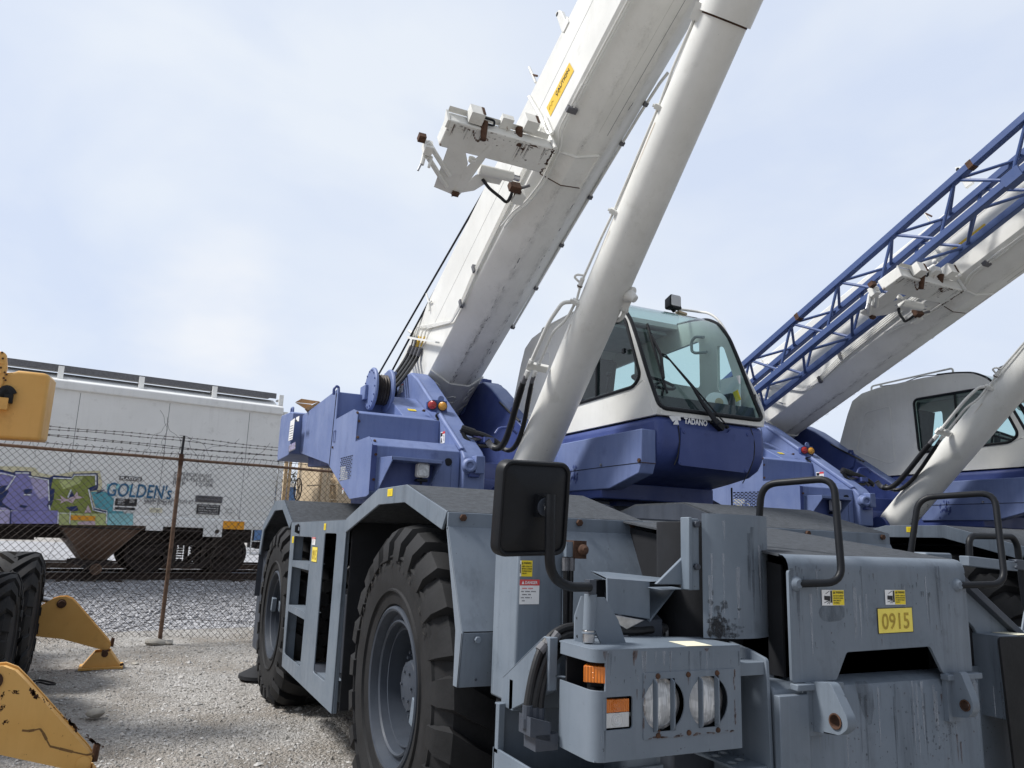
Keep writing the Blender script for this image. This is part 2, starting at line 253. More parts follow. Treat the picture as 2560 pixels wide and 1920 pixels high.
# ------------------------------------------------------------------ mesh building
WO = {}                                        # world origin of every object that can be a parent
def V3(a): return np.array(a, float)
class MB:
    def __init__(s): s.v = []; s.f = []; s.m = []; s.mats = []
    def mi(s, mat):
        if mat not in s.mats: s.mats.append(mat)
        return s.mats.index(mat)
    def add(s, vs, fs, mat):
        k = len(s.v); s.v += [tuple(map(float, q)) for q in vs]; i = s.mi(mat)
        for f in fs: s.f.append([k+j for j in f]); s.m.append(i)
        return s
    def box(s, a, b, mat):
        x0, y0, z0 = a; x1, y1, z1_ = b
        x0, x1 = min(x0, x1), max(x0, x1); y0, y1 = min(y0, y1), max(y0, y1); z0, z1_ = min(z0, z1_), max(z0, z1_)
        vs = [(x0,y0,z0),(x1,y0,z0),(x1,y1,z0),(x0,y1,z0),(x0,y0,z1_),(x1,y0,z1_),(x1,y1,z1_),(x0,y1,z1_)]
        return s.add(vs, [(0,3,2,1),(4,5,6,7),(0,1,5,4),(1,2,6,5),(2,3,7,6),(3,0,4,7)], mat)
    def obox(s, c, u, v, w, mat):              # oriented box: centre and three half vectors
        c, u, v, w = map(V3, (c, u, v, w)); vs = [c+i*u+j*v+k*w for k in (-1,1) for j in (-1,1) for i in (-1,1)]
        fs = [(0,2,3,1),(4,5,7,6),(0,1,5,4),(1,3,7,5),(3,2,6,7),(2,0,4,6)]
        if np.dot(np.cross(u, v), w) < 0: fs = [f[::-1] for f in fs]
        return s.add(vs, fs, mat)
    def prism(s, pts, vec, mat, capmat=None):
        pts = [V3(p) for p in pts]; vec = V3(vec); n = len(pts)
        nn = sum((np.cross(pts[i]-pts[0], pts[(i+1) % n]-pts[0]) for i in range(n)), np.zeros(3))
        if np.dot(nn, vec) > 0: pts = pts[::-1]
        vs = pts+[p+vec for p in pts]
        s.add(vs, [tuple(range(n))], capmat or mat); k = len(s.v)-2*n
        i = s.mi(capmat or mat); s.f.append([k+n+j for j in range(n)][::-1]); s.m.append(i)
        i = s.mi(mat)
        for j in range(n): s.f.append([k+j, k+n+j, k+n+(j+1) % n, k+(j+1) % n][::1]); s.m.append(i)
        return s
    def prof(s, yz, x0, x1, mat, capmat=None): return s.prism([(x0, a, b) for a, b in yz], (x1-x0, 0, 0), mat, capmat)
    def sheet(s, yz, x0, x1, mat, th=0.012):   # folded sheet running along x
        vs = []; n = len(yz)
        for a, b in yz: vs += [(x0, a, b), (x1, a, b), (x0, a, b-th), (x1, a, b-th)]
        fs = []
        for i in range(n-1):
            p, q = 4*i, 4*i+4; fs += [(p, p+1, q+1, q), (p+2, q+2, q+3, p+3), (p, q, q+2, p+2), (p+1, p+3, q+3, q+1)]
        fs += [(0, 2, 3, 1), (4*n-4, 4*n-3, 4*n-1, 4*n-2)]
        return s.add(vs, fs, mat)
    def plate(s, outer, holes, o, u, v, th, mat, edgemat=None):
        """flat plate with holes; 2D outlines on the frame o,u,v, thickness th along -u x v"""
        o, u, v = map(V3, (o, u, v)); w = np.cross(u, v); w = w/np.linalg.norm(w)
        loops = [list(outer)]+[list(h) for h in holes]; flatp = [p for l in loops for p in l]
        tri = tessellate_polygon([[Vector((a, b, 0)) for a, b in l] for l in loops]); n = len(flatp)
        top = [o+a*u+b*v for a, b in flatp]; bot = [q-w*th for q in top]; fs = []
        for t in tri:
            a, b, c = t; ar = (flatp[b][0]-flatp[a][0])*(flatp[c][1]-flatp[a][1])-(flatp[b][1]-flatp[a][1])*(flatp[c][0]-flatp[a][0])
            if ar < 0: a, c = c, a
            fs += [(a, b, c), (n+c, n+b, n+a)]
        k0 = len(s.v); s.add(top+bot, fs, mat); i = s.mi(edgemat or mat); k = 0
        for l in loops:
            m_ = len(l); ar = sum(l[j][0]*l[(j+1) % m_][1]-l[(j+1) % m_][0]*l[j][1] for j in range(m_))
            for j in range(m_):
                a, b = k+j, k+(j+1) % m_; q = [k0+a, k0+n+a, k0+n+b, k0+b]
                if (ar < 0) != (k > 0): q = q[::-1]
                s.f.append(q); s.m.append(i)
            k += m_
        return s
    def poly(s, pts, mat): return s.add(pts, [tuple(range(len(pts)))], mat)
    def tube(s, pts, r, mat, n=8, caps=True, rr=None):
        pts = [V3(p) for p in pts]; q = [pts[0]]
        for p in pts[1:]:
            if np.linalg.norm(p-q[-1]) > 1e-5: q.append(p)
        pts = q; m_ = len(pts); T = []
        for i in range(m_):
            t = pts[min(i+1, m_-1)]-pts[max(i-1, 0)]; T.append(t/np.linalg.norm(t))
        a = np.cross(T[0], (0, 0, 1.0)); a = a if np.linalg.norm(a) > 0.05 else np.cross(T[0], (1.0, 0, 0)); a /= np.linalg.norm(a)
        vs = []
        for i in range(m_):
            a = a-np.dot(a, T[i])*T[i]; a /= np.linalg.norm(a); b = np.cross(T[i], a); ri = rr[i] if rr is not None else r
            for j in range(n): an = 2*math.pi*j/n; vs.append(pts[i]+ri*(math.cos(an)*a+math.sin(an)*b))
        fs = [(i*n+j, i*n+(j+1) % n, (i+1)*n+(j+1) % n, (i+1)*n+j) for i in range(m_-1) for j in range(n)]
        if caps: fs += [tuple(range(n))[::-1], tuple((m_-1)*n+j for j in range(n))]
        return s.add(vs, fs, mat)
    def cyl(s, a, b, r, mat, n=20, r1=None): return s.tube([a, b], r, mat, n, True, [r, r if r1 is None else r1])
    def lathe(s, c, axis, pr, mat, n=40, caps=True):
        """profile of (distance along axis, radius)"""
        c, ax = V3(c), V3(axis); ax = ax/np.linalg.norm(ax); a = np.cross(ax, (0, 0, 1.0)) if abs(ax[2]) < 0.9 else np.cross(ax, (1.0, 0, 0)); a /= np.linalg.norm(a); b = np.cross(ax, a)
        vs = [c+d*ax+r*(math.cos(2*math.pi*j/n)*a+math.sin(2*math.pi*j/n)*b) for d, r in pr for j in range(n)]; k = len(pr)
        fs = [(i*n+j, i*n+(j+1) % n, (i+1)*n+(j+1) % n, (i+1)*n+j) for i in range(k-1) for j in range(n)]
        if caps and pr[0][1] > 1e-4: fs.append(tuple(range(n))[::-1])
        if caps and pr[-1][1] > 1e-4: fs.append(tuple((k-1)*n+j for j in range(n)))
        return s.add(vs, fs, mat)
    def ball(s, c, r, mat, n=12): return s.lathe(c, (0, 0, 1), [(-r*math.cos(math.pi*i/8), max(1e-5, r*math.sin(math.pi*i/8))) for i in range(9)], mat, n)
    def bolt(s, c, nrm, r=0.016, mat='rust', h=0.012):
        c, nrm = V3(c), V3(nrm); return s.tube([c, c+nrm*h], r, mat, 6)
    def text(s, body, o, u, v, h, mat, width=None, align='l', off=0.0, shear=0.0):
        vs, fs = text_geo(body, off, shear)
        if not vs: return s
        a = np.array(vs); lo = a.min(0); hi = a.max(0); k = h/max(0.4, (hi[1]-lo[1])); kx = k if width is None else width/(hi[0]-lo[0])
        a = a-lo; wd = (hi[0]-lo[0])*kx; sh = {'l': 0, 'c': -wd/2, 'r': -wd}[align]; o, u, v = map(V3, (o, u, v))
        return s.add([o+u*(q[0]*kx+sh)+v*(q[1]*k) for q in a], fs, mat)
    def mirrored(s, cx=1.68):
        t = MB(); t.v = [(2*cx-x, y, z) for x, y, z in s.v]; t.f = [f[::-1] for f in s.f]; t.m = list(s.m); t.mats = list(s.mats); return t
    def pieces(s):
        """groups of faces that stand well apart from each other"""
        n = len(s.v); par = list(range(n))
        def find(a):
            while par[a] != a: par[a] = par[par[a]]; a = par[a]
            return a
        for f in s.f:
            a = find(f[0])
            for q in f[1:]: par[find(q)] = a
        roots = {}
        for fi, f in enumerate(s.f): roots.setdefault(find(f[0]), []).append(fi)
        if len(roots) < 2 or len(roots) > 400: return [list(range(len(s.f)))]
        v = np.array(s.v); G = list(roots.values()); lo = np.array([v[[i for f in g for i in s.f[f]]].min(0) for g in G]); hi = np.array([v[[i for f in g for i in s.f[f]]].max(0) for g in G])
        sz = np.linalg.norm(hi-lo, axis=1); k = len(G); cl = list(range(k))
        def fc(a):
            while cl[a] != a: cl[a] = cl[cl[a]]; a = cl[a]
            return a
        for i in range(k):
            gap = np.linalg.norm(np.maximum(0, np.maximum(lo[i]-hi, lo-hi[i])), axis=1)
            for j in np.nonzero(gap < 0.45*np.maximum(sz[i], sz))[0]: cl[fc(int(j))] = fc(i)
        out = {}
        for i in range(k): out.setdefault(fc(i), []).extend(G[i])
        return sorted(out.values(), key=len, reverse=True)
    def build(s, name, parent=None, org=None, bevel=0.0, ang=32, seg=2, label=None, kind=None, split=True):
        if split and kind is None and parent is not None:
            P_ = s.pieces()
            if 1 < len(P_) <= 40:
                first = None
                for fs in P_:
                    t = MB(); used = {}; t.mats = list(s.mats)
                    for fi in fs:
                        for i in s.f[fi]:
                            if i not in used: used[i] = len(t.v); t.v.append(s.v[i])
                        t.f.append([used[i] for i in s.f[fi]]); t.m.append(s.m[fi])
                    o = t.build(name, parent, org, bevel, ang, seg, label, kind, False); first = first or o
                return first
        po = WO[parent.name] if parent is not None else np.zeros(3)
        if org is None: org = po
        org = V3(org); me = bpy.data.meshes.new(name); me.from_pydata([tuple(V3(q)-org) for q in s.v], [], s.f)
        for mt in s.mats: me.materials.append(MAT[mt])
        me.polygons.foreach_set('material_index', s.m); me.update()
        me.polygons.foreach_set('use_smooth', [True]*len(me.polygons)); me.set_sharp_from_angle(angle=R(ang))
        o = bpy.data.objects.new(name, me); COL.objects.link(o); WO[o.name] = org
        if parent is not None: o.parent = parent
        o.location = tuple(org-po)
        if bevel:
            b = o.modifiers.new('bevel', 'BEVEL'); b.width = bevel; b.segments = seg; b.limit_method = 'ANGLE'; b.angle_limit = R(40)
        if label: o['label'] = label
        if kind: o['kind'] = kind
        return o
def absorb(o, mb):
    """lay surface marks (stains, runs, scrapes) into the mesh of the part they are on"""
    me = o.data; bm = bmesh.new(); bm.from_mesh(me); org = WO[o.name]; slots = [m_.name for m_ in me.materials]
    for mt in mb.mats:
        if MAT[mt].name not in slots: me.materials.append(MAT[mt]); slots.append(MAT[mt].name)
    vs = [bm.verts.new(tuple(V3(v)-org)) for v in mb.v]
    for f, i in zip(mb.f, mb.m):
        if len(set(f)) < 3: continue
        try: q = bm.faces.new([vs[k] for k in f])
        except ValueError: continue
        q.material_index = slots.index(MAT[mb.mats[i]].name); q.smooth = False
    bm.to_mesh(me); bm.free(); me.update()
_TG = {}
def text_geo(body, off=0.0, shear=0.0):
    k = (body, off, shear)
    if k not in _TG:
        cu = bpy.data.curves.new('txt', 'FONT'); cu.body = body; cu.size = 1; cu.offset = off; cu.shear = shear; cu.resolution_u = 3
        o = bpy.data.objects.new('txt', cu); COL.objects.link(o); bpy.context.view_layer.update()
        me = bpy.data.meshes.new_from_object(o.evaluated_get(bpy.context.evaluated_depsgraph_get()))
        _TG[k] = ([tuple(v.co) for v in me.vertices], [tuple(p.vertices) for p in me.polygons])
        bpy.data.objects.remove(o); bpy.data.curves.remove(cu); bpy.data.meshes.remove(me)
    return _TG[k]
def thing(name, loc, label, cat, group=None):
    o = bpy.data.objects.new(name, None); COL.objects.link(o); o.location = loc; o.empty_display_size = 0.2; WO[o.name] = V3(loc)
    o['label'] = label; o['category'] = cat
    if group: o['group'] = group
    return o
def tag(o, label, cat, group=None):
    o['label'] = label; o['category'] = cat
    if group: o['group'] = group
    return o
def fillet(pts, rad, seg=5):
    pts = [V3(p) for p in pts]; out = [pts[0]]
    for i in range(1, len(pts)-1):
        p, a, b = pts[i], pts[i-1]-pts[i], pts[i+1]-pts[i]; la, lb = np.linalg.norm(a), np.linalg.norm(b); d = min(rad, la*0.45, lb*0.45)
        p0, p1 = p+a/la*d, p+b/lb*d
        for k in range(seg+1): t = k/seg; out.append((1-t)**2*p0+2*t*(1-t)*p+t*t*p1)
    out.append(pts[-1]); return out
def spline(pts, seg=8):
    pts = [V3(p) for p in pts]; q = [2*pts[0]-pts[1]]+pts+[2*pts[-1]-pts[-2]]; out = []
    for i in range(1, len(q)-2):
        for k in range(seg):
            t = k/seg; a, b, c, d = q[i-1], q[i], q[i+1], q[i+2]
            out.append(0.5*(2*b+(c-a)*t+(2*a-5*b+4*c-d)*t*t+(3*b-a-3*c+d)*t**3))
    out.append(pts[-1]); return out
def circ(cx, cy, r, n=24, ry=None): return [(cx+r*math.cos(2*math.pi*i/n), cy+(ry or r)*math.sin(2*math.pi*i/n)) for i in range(n)]
def rrect(x0, y0, x1, y1, r, n=4):
    out = []
    for cx, cy, a0 in ((x1-r, y1-r, 0), (x0+r, y1-r, 90), (x0+r, y0+r, 180), (x1-r, y0+r, 270)):
        out += [(cx+r*math.cos(R(a0+90*i/n)), cy+r*math.sin(R(a0+90*i/n))) for i in range(n+1)]
    return out
def rpoly(pts, rad, seg=4):
    n = len(pts); out = []
    for i in range(n):
        p, a, b = (np.array(pts[j % n], float) for j in (i, i-1, i+1)); va, vb = a-p, b-p; la, lb = np.linalg.norm(va), np.linalg.norm(vb); d = min(rad, la*0.45, lb*0.45)
        p0, p1 = p+va/la*d, p+vb/lb*d
        out += [tuple((1-t)**2*p0+2*t*(1-t)*p+t*t*p1) for t in (k/seg for k in range(seg+1))]
    return out
EX, EY, EZ = V3((1, 0, 0)), V3((0, 1, 0)), V3((0, 0, 1))
def sticker(parent, o, u, v, w, h, style, name='warning_sticker', mat0='stickyellow'):
    """thin printed decal; o lower left corner, u right, v up"""
    mb = MB(); o, u, v = map(V3, (o, u, v)); nn = np.cross(u, v); nn /= np.linalg.norm(nn)
    q = lambda a, b, l=0: o+u*a*w+v*b*h+nn*(0.003+0.0012*l)
    rect = lambda a0, b0, a1, b1, mt, l: mb.add([q(a0, b0, l), q(a1, b0, l), q(a1, b1, l), q(a0, b1, l)], [(0, 1, 2, 3)], mt)
    if style == 'warn':
        rect(0, 0, 1, 1, 'stickwhite', 0); rect(0.47, 0.02, 0.99, 0.98, 'stickyellow', 1)
        mb.text('WARNING', q(0.60, 0.76, 2), u, v, 0.15*h, 'ink', 0.36*w, off=0.02)
        mb.add([q(0.49, 0.76, 2), q(0.59, 0.76, 2), q(0.54, 0.93, 2)], [(0, 1, 2)], 'ink')
        for i, t in enumerate(name_lines): mb.text(t, q(0.50, 0.57-0.15*i, 2), u, v, 0.095*h, 'ink', min(0.46, 0.034*len(t))*w, off=0.02)
        mb.add([q(0.10, 0.36, 1), q(0.36, 0.30, 1), q(0.36, 0.60, 1), q(0.10, 0.62, 1)], [(0, 1, 2, 3)], 'ink'); rect(0.38, 0.18, 0.45, 0.95, 'ink', 1)
        for a0, b0, a1, b1 in ((0.10, 0.16, 0.34, 0.30), (0.22, 0.08, 0.36, 0.26), (0.16, 0.72, 0.34, 0.90), (0.30, 0.06, 0.38, 0.22)):
            d = 0.04; mb.add([q(a0, b0, 1), q(a1, b1, 1), q(a1, b1+d, 1), q(a0, b0+d, 1)], [(0, 1, 2, 3)], 'ink')
    elif style == 'vwarn':
        rect(0, 0, 1, 1, 'stickyellow', 0); rect(-0.14, 0, -0.005, 1, 'stickwhite', 0); rect(-0.12, 0.2, -0.05, 0.75, 'ink', 1)
        mb.text('WARNING', q(0.20, 0.76, 1), u, v, 0.15*h, 'ink', 0.70*w, off=0.02); mb.add([q(0.03, 0.76, 1), q(0.17, 0.76, 1), q(0.10, 0.93, 1)], [(0, 1, 2)], 'ink')
        for i, t in enumerate(name_lines): mb.text(t, q(0.04, 0.58-0.15*i, 1), u, v, 0.10*h, 'ink', min(0.92, 0.07*len(t))*w, off=0.02)
    elif style == 'danger':
        rect(0, 0, 1, 1, 'stickwhite', 0); rect(0.0, 0.76, 1, 1, 'stickred', 1); mb.text('DANGER', q(0.27, 0.815, 2), u, v, 0.125*h, 'stickwhite', 0.62*w, off=0.02)
        mb.add([q(0.09, 0.815, 2), q(0.22, 0.815, 2), q(0.155, 0.95, 2)], [(0, 1, 2)], 'stickwhite')
        for i, (wd) in enumerate((0.62, 0.80, 0.50, 0.55, 0.22)):
            n = int(wd/0.05)
            for k in range(n):
                if (k*7+i*3) % 6: rect(0.08+0.05*k, 0.62-0.125*i, 0.08+0.05*k+0.036, 0.66-0.125*i, 'stickred' if i == 0 else 'inkgrey', 1)
    elif style == 'fig':                       # small pictogram label
        rect(0, 0, 1, 1, 'stickwhite', 0); rect(0.45, 0.80, 1, 1, 'stickred', 1); rect(0.06, 0.62, 0.44, 0.92, 'ink', 1)
        mb.add([q(0.12, 0.05, 1), q(0.24, 0.05, 1), q(0.36, 0.40, 1), q(0.20, 0.55, 1)], [(0, 1, 2, 3)], 'ink'); mb.add([q(0.30, 0.20, 1), q(0.42, 0.02, 1), q(0.48, 0.06, 1), q(0.34, 0.32, 1)], [(0, 1, 2, 3)], 'ink')
        for i in range(5): rect(0.54, 0.66-0.12*i, 0.92, 0.69-0.12*i, 'inkgrey', 1)
    elif style == 'plain':
        rect(0, 0, 1, 1, mat0, 0)
        for i in range(4): rect(0.15, 0.2+0.17*i, 0.85, 0.23+0.17*i, 'platebrown', 1)
    elif style == 'number':
        rect(0, 0, 1, 1, 'plateyellow', 0); mb.text('0915', q(0.5, 0.13, 1), u, v, 0.68*h, 'platebrown', 0.80*w, 'c', off=0.015)
        rect(-0.02, -0.03, 1.02, 1.03, 'ink', -1)
    return mb.build(name, parent)
name_lines = []
def stick2(parent, f, c0, c1, ax, val, style, name='warning_sticker', mat0='stickyellow'):
    """decal between two picture corners (lower left, upper right) on the plane ax = val"""
    a, b = P(f(*c0), ax, val), P(f(*c1), ax, val); u = EX if ax == 'y' else -EY
    return sticker(parent, a, u, EZ, abs(float((b-a)@u)), abs(float(b[2]-a[2])), style, name, mat0)
# ------------------------------------------------------------------ setting: ground, ballast, rails
RA = R(8.43)                                   # the railway and the fence run at this angle to the crane's width
RS, RN = V3((math.cos(RA), math.sin(RA), 0)), V3((-math.sin(RA), math.cos(RA), 0))
def rail(s, n, z): return RS*s+RN*n+EZ*z
def rel(p, n):                                 # picture point on the upright plane at distance n
    q = PL(p, RN*n, RN); return float(q@RS), float(q[2])
def wob(x, y, k): return np.sin(x*1.7*k+0.3)*np.cos(y*1.3*k+1.1)+0.6*np.sin(x*3.9*k+y*2.7*k)+0.4*np.sin(y*6.1*k-x*4.7*k+2)
def grid(name, xs, ys, fz, mat, tr=lambda x, y: (x, y), kind='structure'):
    X, Y = np.meshgrid(xs, ys, indexing='ij'); Z = fz(X, Y); x, y = tr(X, Y); n, m_ = X.shape
    v = np.stack([x, y, Z], -1).reshape(-1, 3); i = np.arange(n*m_).reshape(n, m_)
    f = np.stack([i[:-1, :-1], i[1:, :-1], i[1:, 1:], i[:-1, 1:]], -1).reshape(-1, 4)
    me = bpy.data.meshes.new(name); me.from_pydata(v.tolist(), [], f.tolist()); me.materials.append(MAT[mat]); me.update()
    me.polygons.foreach_set('use_smooth', [True]*len(f)); o = bpy.data.objects.new(name, me); COL.objects.link(o); o['kind'] = kind; return o
def gz(x, y):
    near = np.clip((x+7)/1.5, 0, 1)*np.clip((3-x)/1.5, 0, 1)*np.clip((y-3)/1, 0, 1)*np.clip((15.6-y)/1, 0, 1)
    tyre = np.clip(((x+1.0)/1.0), 0, 1)
    return near*(0.018*wob(x, y, 0.55)+0.010*wob(x+3, y, 2.1)*(1-0.6*tyre))-0.012*near
ax_ = np.concatenate([[-900, -200, -60, -20, -9], np.arange(-6.5, 3, 0.07), [6, 12, 30, 90, 300, 900]])
ay_ = np.concatenate([[-300, -60, -10, 1], np.arange(3.2, 15.7, 0.07), [17, 22, 40, 120, 400, 1200]])
grid('ground', ax_, ay_, gz, 'gravel')
def bz(s, n):
    prof = np.interp(n, [15.0, 15.6, 16.3, 18.0, 18.6, 19.2, 60], [-0.06, 0.0, 0.10, 0.53, 0.60, 0.615, 0.62])
    near = np.clip((s+8)/2, 0, 1)*np.clip((7-s)/2, 0, 1)*np.clip((22-n)/3, 0, 1)
    return prof+near*np.clip((n-15.2)/1, 0, 1)*(0.02*wob(s, n, 1.1)+0.018*wob(s+1, n+4, 4.0))
bs_ = np.concatenate([[-300, -60, -14], np.arange(-8, 7, 0.09), [14, 30, 80, 300]]); bn_ = np.concatenate([np.arange(15.0, 22, 0.09), [26, 32, 45, 60]])
grid('ballast_bed', bs_, bn_, bz, 'ballast', lambda s, n: (s*RS[0]+n*RN[0], s*RS[1]+n*RN[1]))
def stones(name, pts, rad, mat, label):
    n = len(pts); base = np.array([(1,0,0),(-1,0,0),(0,1,0),(0,-1,0),(0,0,1),(0,0,-1)], float)
    fs = np.array([(0,2,4),(2,1,4),(1,3,4),(3,0,4),(2,0,5),(1,2,5),(3,1,5),(0,3,5)])
    an = RNG.uniform(0, 6.28, n); sc = RNG.uniform(0.6, 1.15, (n, 1, 3))*np.array([1, 0.85, 0.62]); v = base[None]*sc*(1+RNG.uniform(-0.3, 0.3, (n, 6, 3)))
    c, s = np.cos(an)[:, None], np.sin(an)[:, None]; x = v[..., 0]*c-v[..., 1]*s; y = v[..., 0]*s+v[..., 1]*c; tilt = RNG.uniform(-0.5, 0.5, (n, 1))
    z = v[..., 2]+x*tilt; v = np.stack([x, y, z], -1)*np.array(rad)[:, None, None]+np.array(pts)[:, None, :]
    f = (fs[None]+6*np.arange(n)[:, None, None]).reshape(-1, 3)
    me = bpy.data.meshes.new(name); me.from_pydata(v.reshape(-1, 3).tolist(), [], f.tolist()); me.materials.append(MAT[mat]); me.update()
    o = bpy.data.objects.new(name, me); COL.objects.link(o); o['kind'] = 'stuff'; o['label'] = label; o['category'] = 'gravel'; return o
def gravel_cover():
    # picture-independent wedge of yard between the left machine and the crane
    n = 26000; y = 4.2+RNG.random(n)**1.25*11.6; x = -4.6+RNG.random(n)*(5.4); r = RNG.gamma(2.2, 0.0042, n)+0.004
    z = gz(x, y)+r*0.15; stones('gravel', np.stack([x, y, z], -1), r, 'stone', 'loose pale crushed gravel lying over the yard')
    n = 13000; s = -5+RNG.random(n)*11; q = 15.5+RNG.random(n)*3.4; r = RNG.uniform(0.018, 0.05, n); z = bz(s, q)+r*0.2
    p = s[:, None]*RS+q[:, None]*RN; p[:, 2] = z; stones('ballast_stones', p, r, 'stoneb', 'grey ballast stones on the bank below the track')
gravel_cover()
def tracks():
    for n0 in (20.6, 25.6):
        mb = MB()
        for dn in (-0.75, 0.75):
            c = rail(0, n0+dn, 0)
            for h0, h1, w, mt in ((0.63, 0.645, 0.075, 'rail'), (0.645, 0.745, 0.012, 'rail'), (0.745, 0.778, 0.036, 'rail'), (0.7785, 0.7815, 0.030, 'railtop')):
                mb.obox(rail(0, n0+dn, (h0+h1)/2), RS*120, RN*w, EZ*(h1-h0)/2, mt)
        mb.build('railway_rails', kind='structure')
        mb = MB()
        for i in range(-26, 60):
            mb.obox(rail(i*0.52+0.2+random.uniform(-.03, .03), n0+random.uniform(-.05, .05), 0.560), RS*0.115, RN*1.32, EZ*0.072, 'wood')
        mb.build('railway_sleepers', kind='structure')
tracks()
def rock(mb, c, rx, ry, rz, mat, seed=0):
    g = np.random.default_rng(seed); bm = bmesh.new(); bmesh.ops.create_icosphere(bm, subdivisions=2, radius=1); k = len(mb.v); dirs = g.normal(size=(7, 3)); dirs /= np.linalg.norm(dirs, axis=1)[:, None]; cut = g.uniform(0.55, 0.9, 7); vs = []
    for v in bm.verts:
        p = np.array(v.co)
        for d, q in zip(dirs, cut):
            e = p@d
            if e > q: p = p-d*(e-q)*0.9
        p = p*(1+g.uniform(-0.05, 0.05)); vs.append(V3(c)+p*np.array([rx, ry, rz]))
    mb.add(vs, [tuple(v.index for v in f.verts) for f in bm.faces], mat); bm.free()
def yard_stones():
    for (px, py, r, lab) in ((238, 1782, 0.075, 'flat grey stone the size of a fist lying on the gravel by the yellow leg'), (337, 1660, 0.045, 'small pale stone on the gravel beside the far yellow foot')):
        c = P((px, py), 'z', 0.02); mb = MB(); vs = []; fs = []
        rock(mb, c, r*1.25, r, r*0.62, 'concrete', int(px))
        tag(mb.build('stone', None, org=c), lab, 'stone')
yard_stones()
# ------------------------------------------------------------------ fence
def fence():
    FN = 13.79; t = thing('chain_link_fence', rail(1.16, FN, 0), 'rusty chain link fence with barbed wire strands between yard and railway', 'fence')
    s0, s1, zb0, zt0 = -7.0, 34.0, 0.07, 2.93
    mb = MB(); w = 0.104; L = s1-s0; H = zt0-zb0; k = 0
    for d in (1, -1):
        i = -int(H/w)-1
        while i*w < L+H:
            a0 = i*w if d > 0 else i*w
            # line s = a0 + d*(z-zb0); clip to the panel
            zs = []
            lo = max(0, (-a0)/1 if d > 0 else (a0-L)); hi = min(H, (L-a0) if d > 0 else a0)
            if hi-lo > 0.02:
                n = 2 if s0+a0 > 6 else 7; pts = []
                for j in range(n):
                    z = lo+(hi-lo)*j/(n-1); s = s0+a0+d*z; bow = 0.045*math.sin(s*0.9)*math.sin(3.14*z/H)+0.012*math.sin(s*5+z*3)
                    pts.append(rail(s, FN+0.03+0.002*d+bow, zb0+z+(0.05*math.sin(s*1.3+1) if j == 0 and lo == 0 else 0)))
                mb.tube(pts, 0.0029, 'wire', 4, False)
            i += 1
    mb.build('wire_mesh', t, split=False)
    mb = MB()
    for i in range(int(6+s0*0), int(L/w)):
        s = s0+i*w; z = zt0-0.01; mb.tube([rail(s-0.02, FN+0.032, z), rail(s, FN+0.036, z+0.045), rail(s+0.003, FN+0.03, z+0.085), rail(s+0.028*(1 if i % 2 else -1), FN+0.025, z+0.10)], 0.0032, 'wire', 4, False)
    mb.build('knuckles', t, split=False)
    mb = MB(); mb.tube([rail(s, FN, 2.90+0.004*math.sin(s*3)) for s in np.arange(s0, s1, 0.5)], 0.024, 'postrust', 10); mb.build('top_rail', t)
    for i, s in enumerate((-6.9, -2.86, 1.16, 5.2, 9.2, 13.2, 17.2, 21.2, 25.2, 29.2)):
        mb = MB(); mb.tube([rail(s, FN, -0.05), rail(s+0.005, FN, 1.5), rail(s, FN, 2.93)], 0.032, 'postrust', 12); mb.tube([rail(s, FN, 2.80), rail(s, FN, 2.98)], 0.038, 'rust', 12)
        mb.tube([rail(s, FN, 2.95), rail(s+0.006, FN, 3.29)], 0.020, 'ink', 8); 
        mb.build('post', t)
        mb = MB(); rock(mb, rail(s-0.03, FN, 0.035), 0.20, 0.15, 0.06, 'concrete', 11+i); rock(mb, rail(s+0.13, FN-0.05, 0.02), 0.09, 0.08, 0.045, 'concrete', 40+i); mb.build('footing', t)
    for j, (h, d) in enumerate(((3.245, 0.0), (3.20, 0.03), (3.10, 0.0), (3.085, 0.03), (2.985, 0.0))):
        mb = MB(); pts = [rail(s, FN+d-0.02, h+0.012*math.sin(s*1.6+j)+0.006*math.sin(s*5+2*j)) for s in np.arange(s0, s1, 0.25)]; mb.tube(pts, 0.0042, 'wire', 4, False)
        for k, s in enumerate(np.arange(s0, 12, 0.125)):
            c = rail(s, FN+d-0.02, h+0.012*math.sin(s*1.6+j)+0.006*math.sin(s*5+2*j)); mb.tube([c-RS*0.012-EZ*0.014, c+RS*0.012+EZ*0.014], 0.003, 'wire', 4); mb.tube([c-RS*0.012+EZ*0.014, c+RS*0.010-EZ*0.014], 0.003, 'wire', 4)
        mb.build('barbed_wire', t, split=False)
    mb = MB()                                  # dead creeper stems and loose wire in the mesh
    for k in range(26):
        s = random.choice((1.3, 1.6, 2.0, 2.4, 0.3, -0.8, 0.9, 1.8))+random.uniform(-.3, .3); z = random.uniform(0.05, 1.9) if k % 3 else random.uniform(2.6, 3.0); a = random.uniform(0.6, 2.4); p = [rail(s, FN-0.01, z)]
        for j in range(7): a += random.uniform(-0.7, 0.7); p.append(p[-1]+RS*0.11*math.cos(a)+EZ*0.11*abs(math.sin(a))+RN*random.uniform(-.02, .02))
        mb.tube(spline(p, 4), 0.0028, 'wire', 4, False)
    mb.build('dead_vine', t, split=False)
    mb = MB(); mb.tube(spline([rail(0.1, FN-0.02, 0.02), rail(0.6, FN-0.06, 0.22), rail(1.3, FN, 0.36), rail(2.4, FN-0.05, 0.30), rail(3.2, FN, 0.26)], 6), 0.004, 'wire', 5); mb.build('tension_wire', t)
fence()
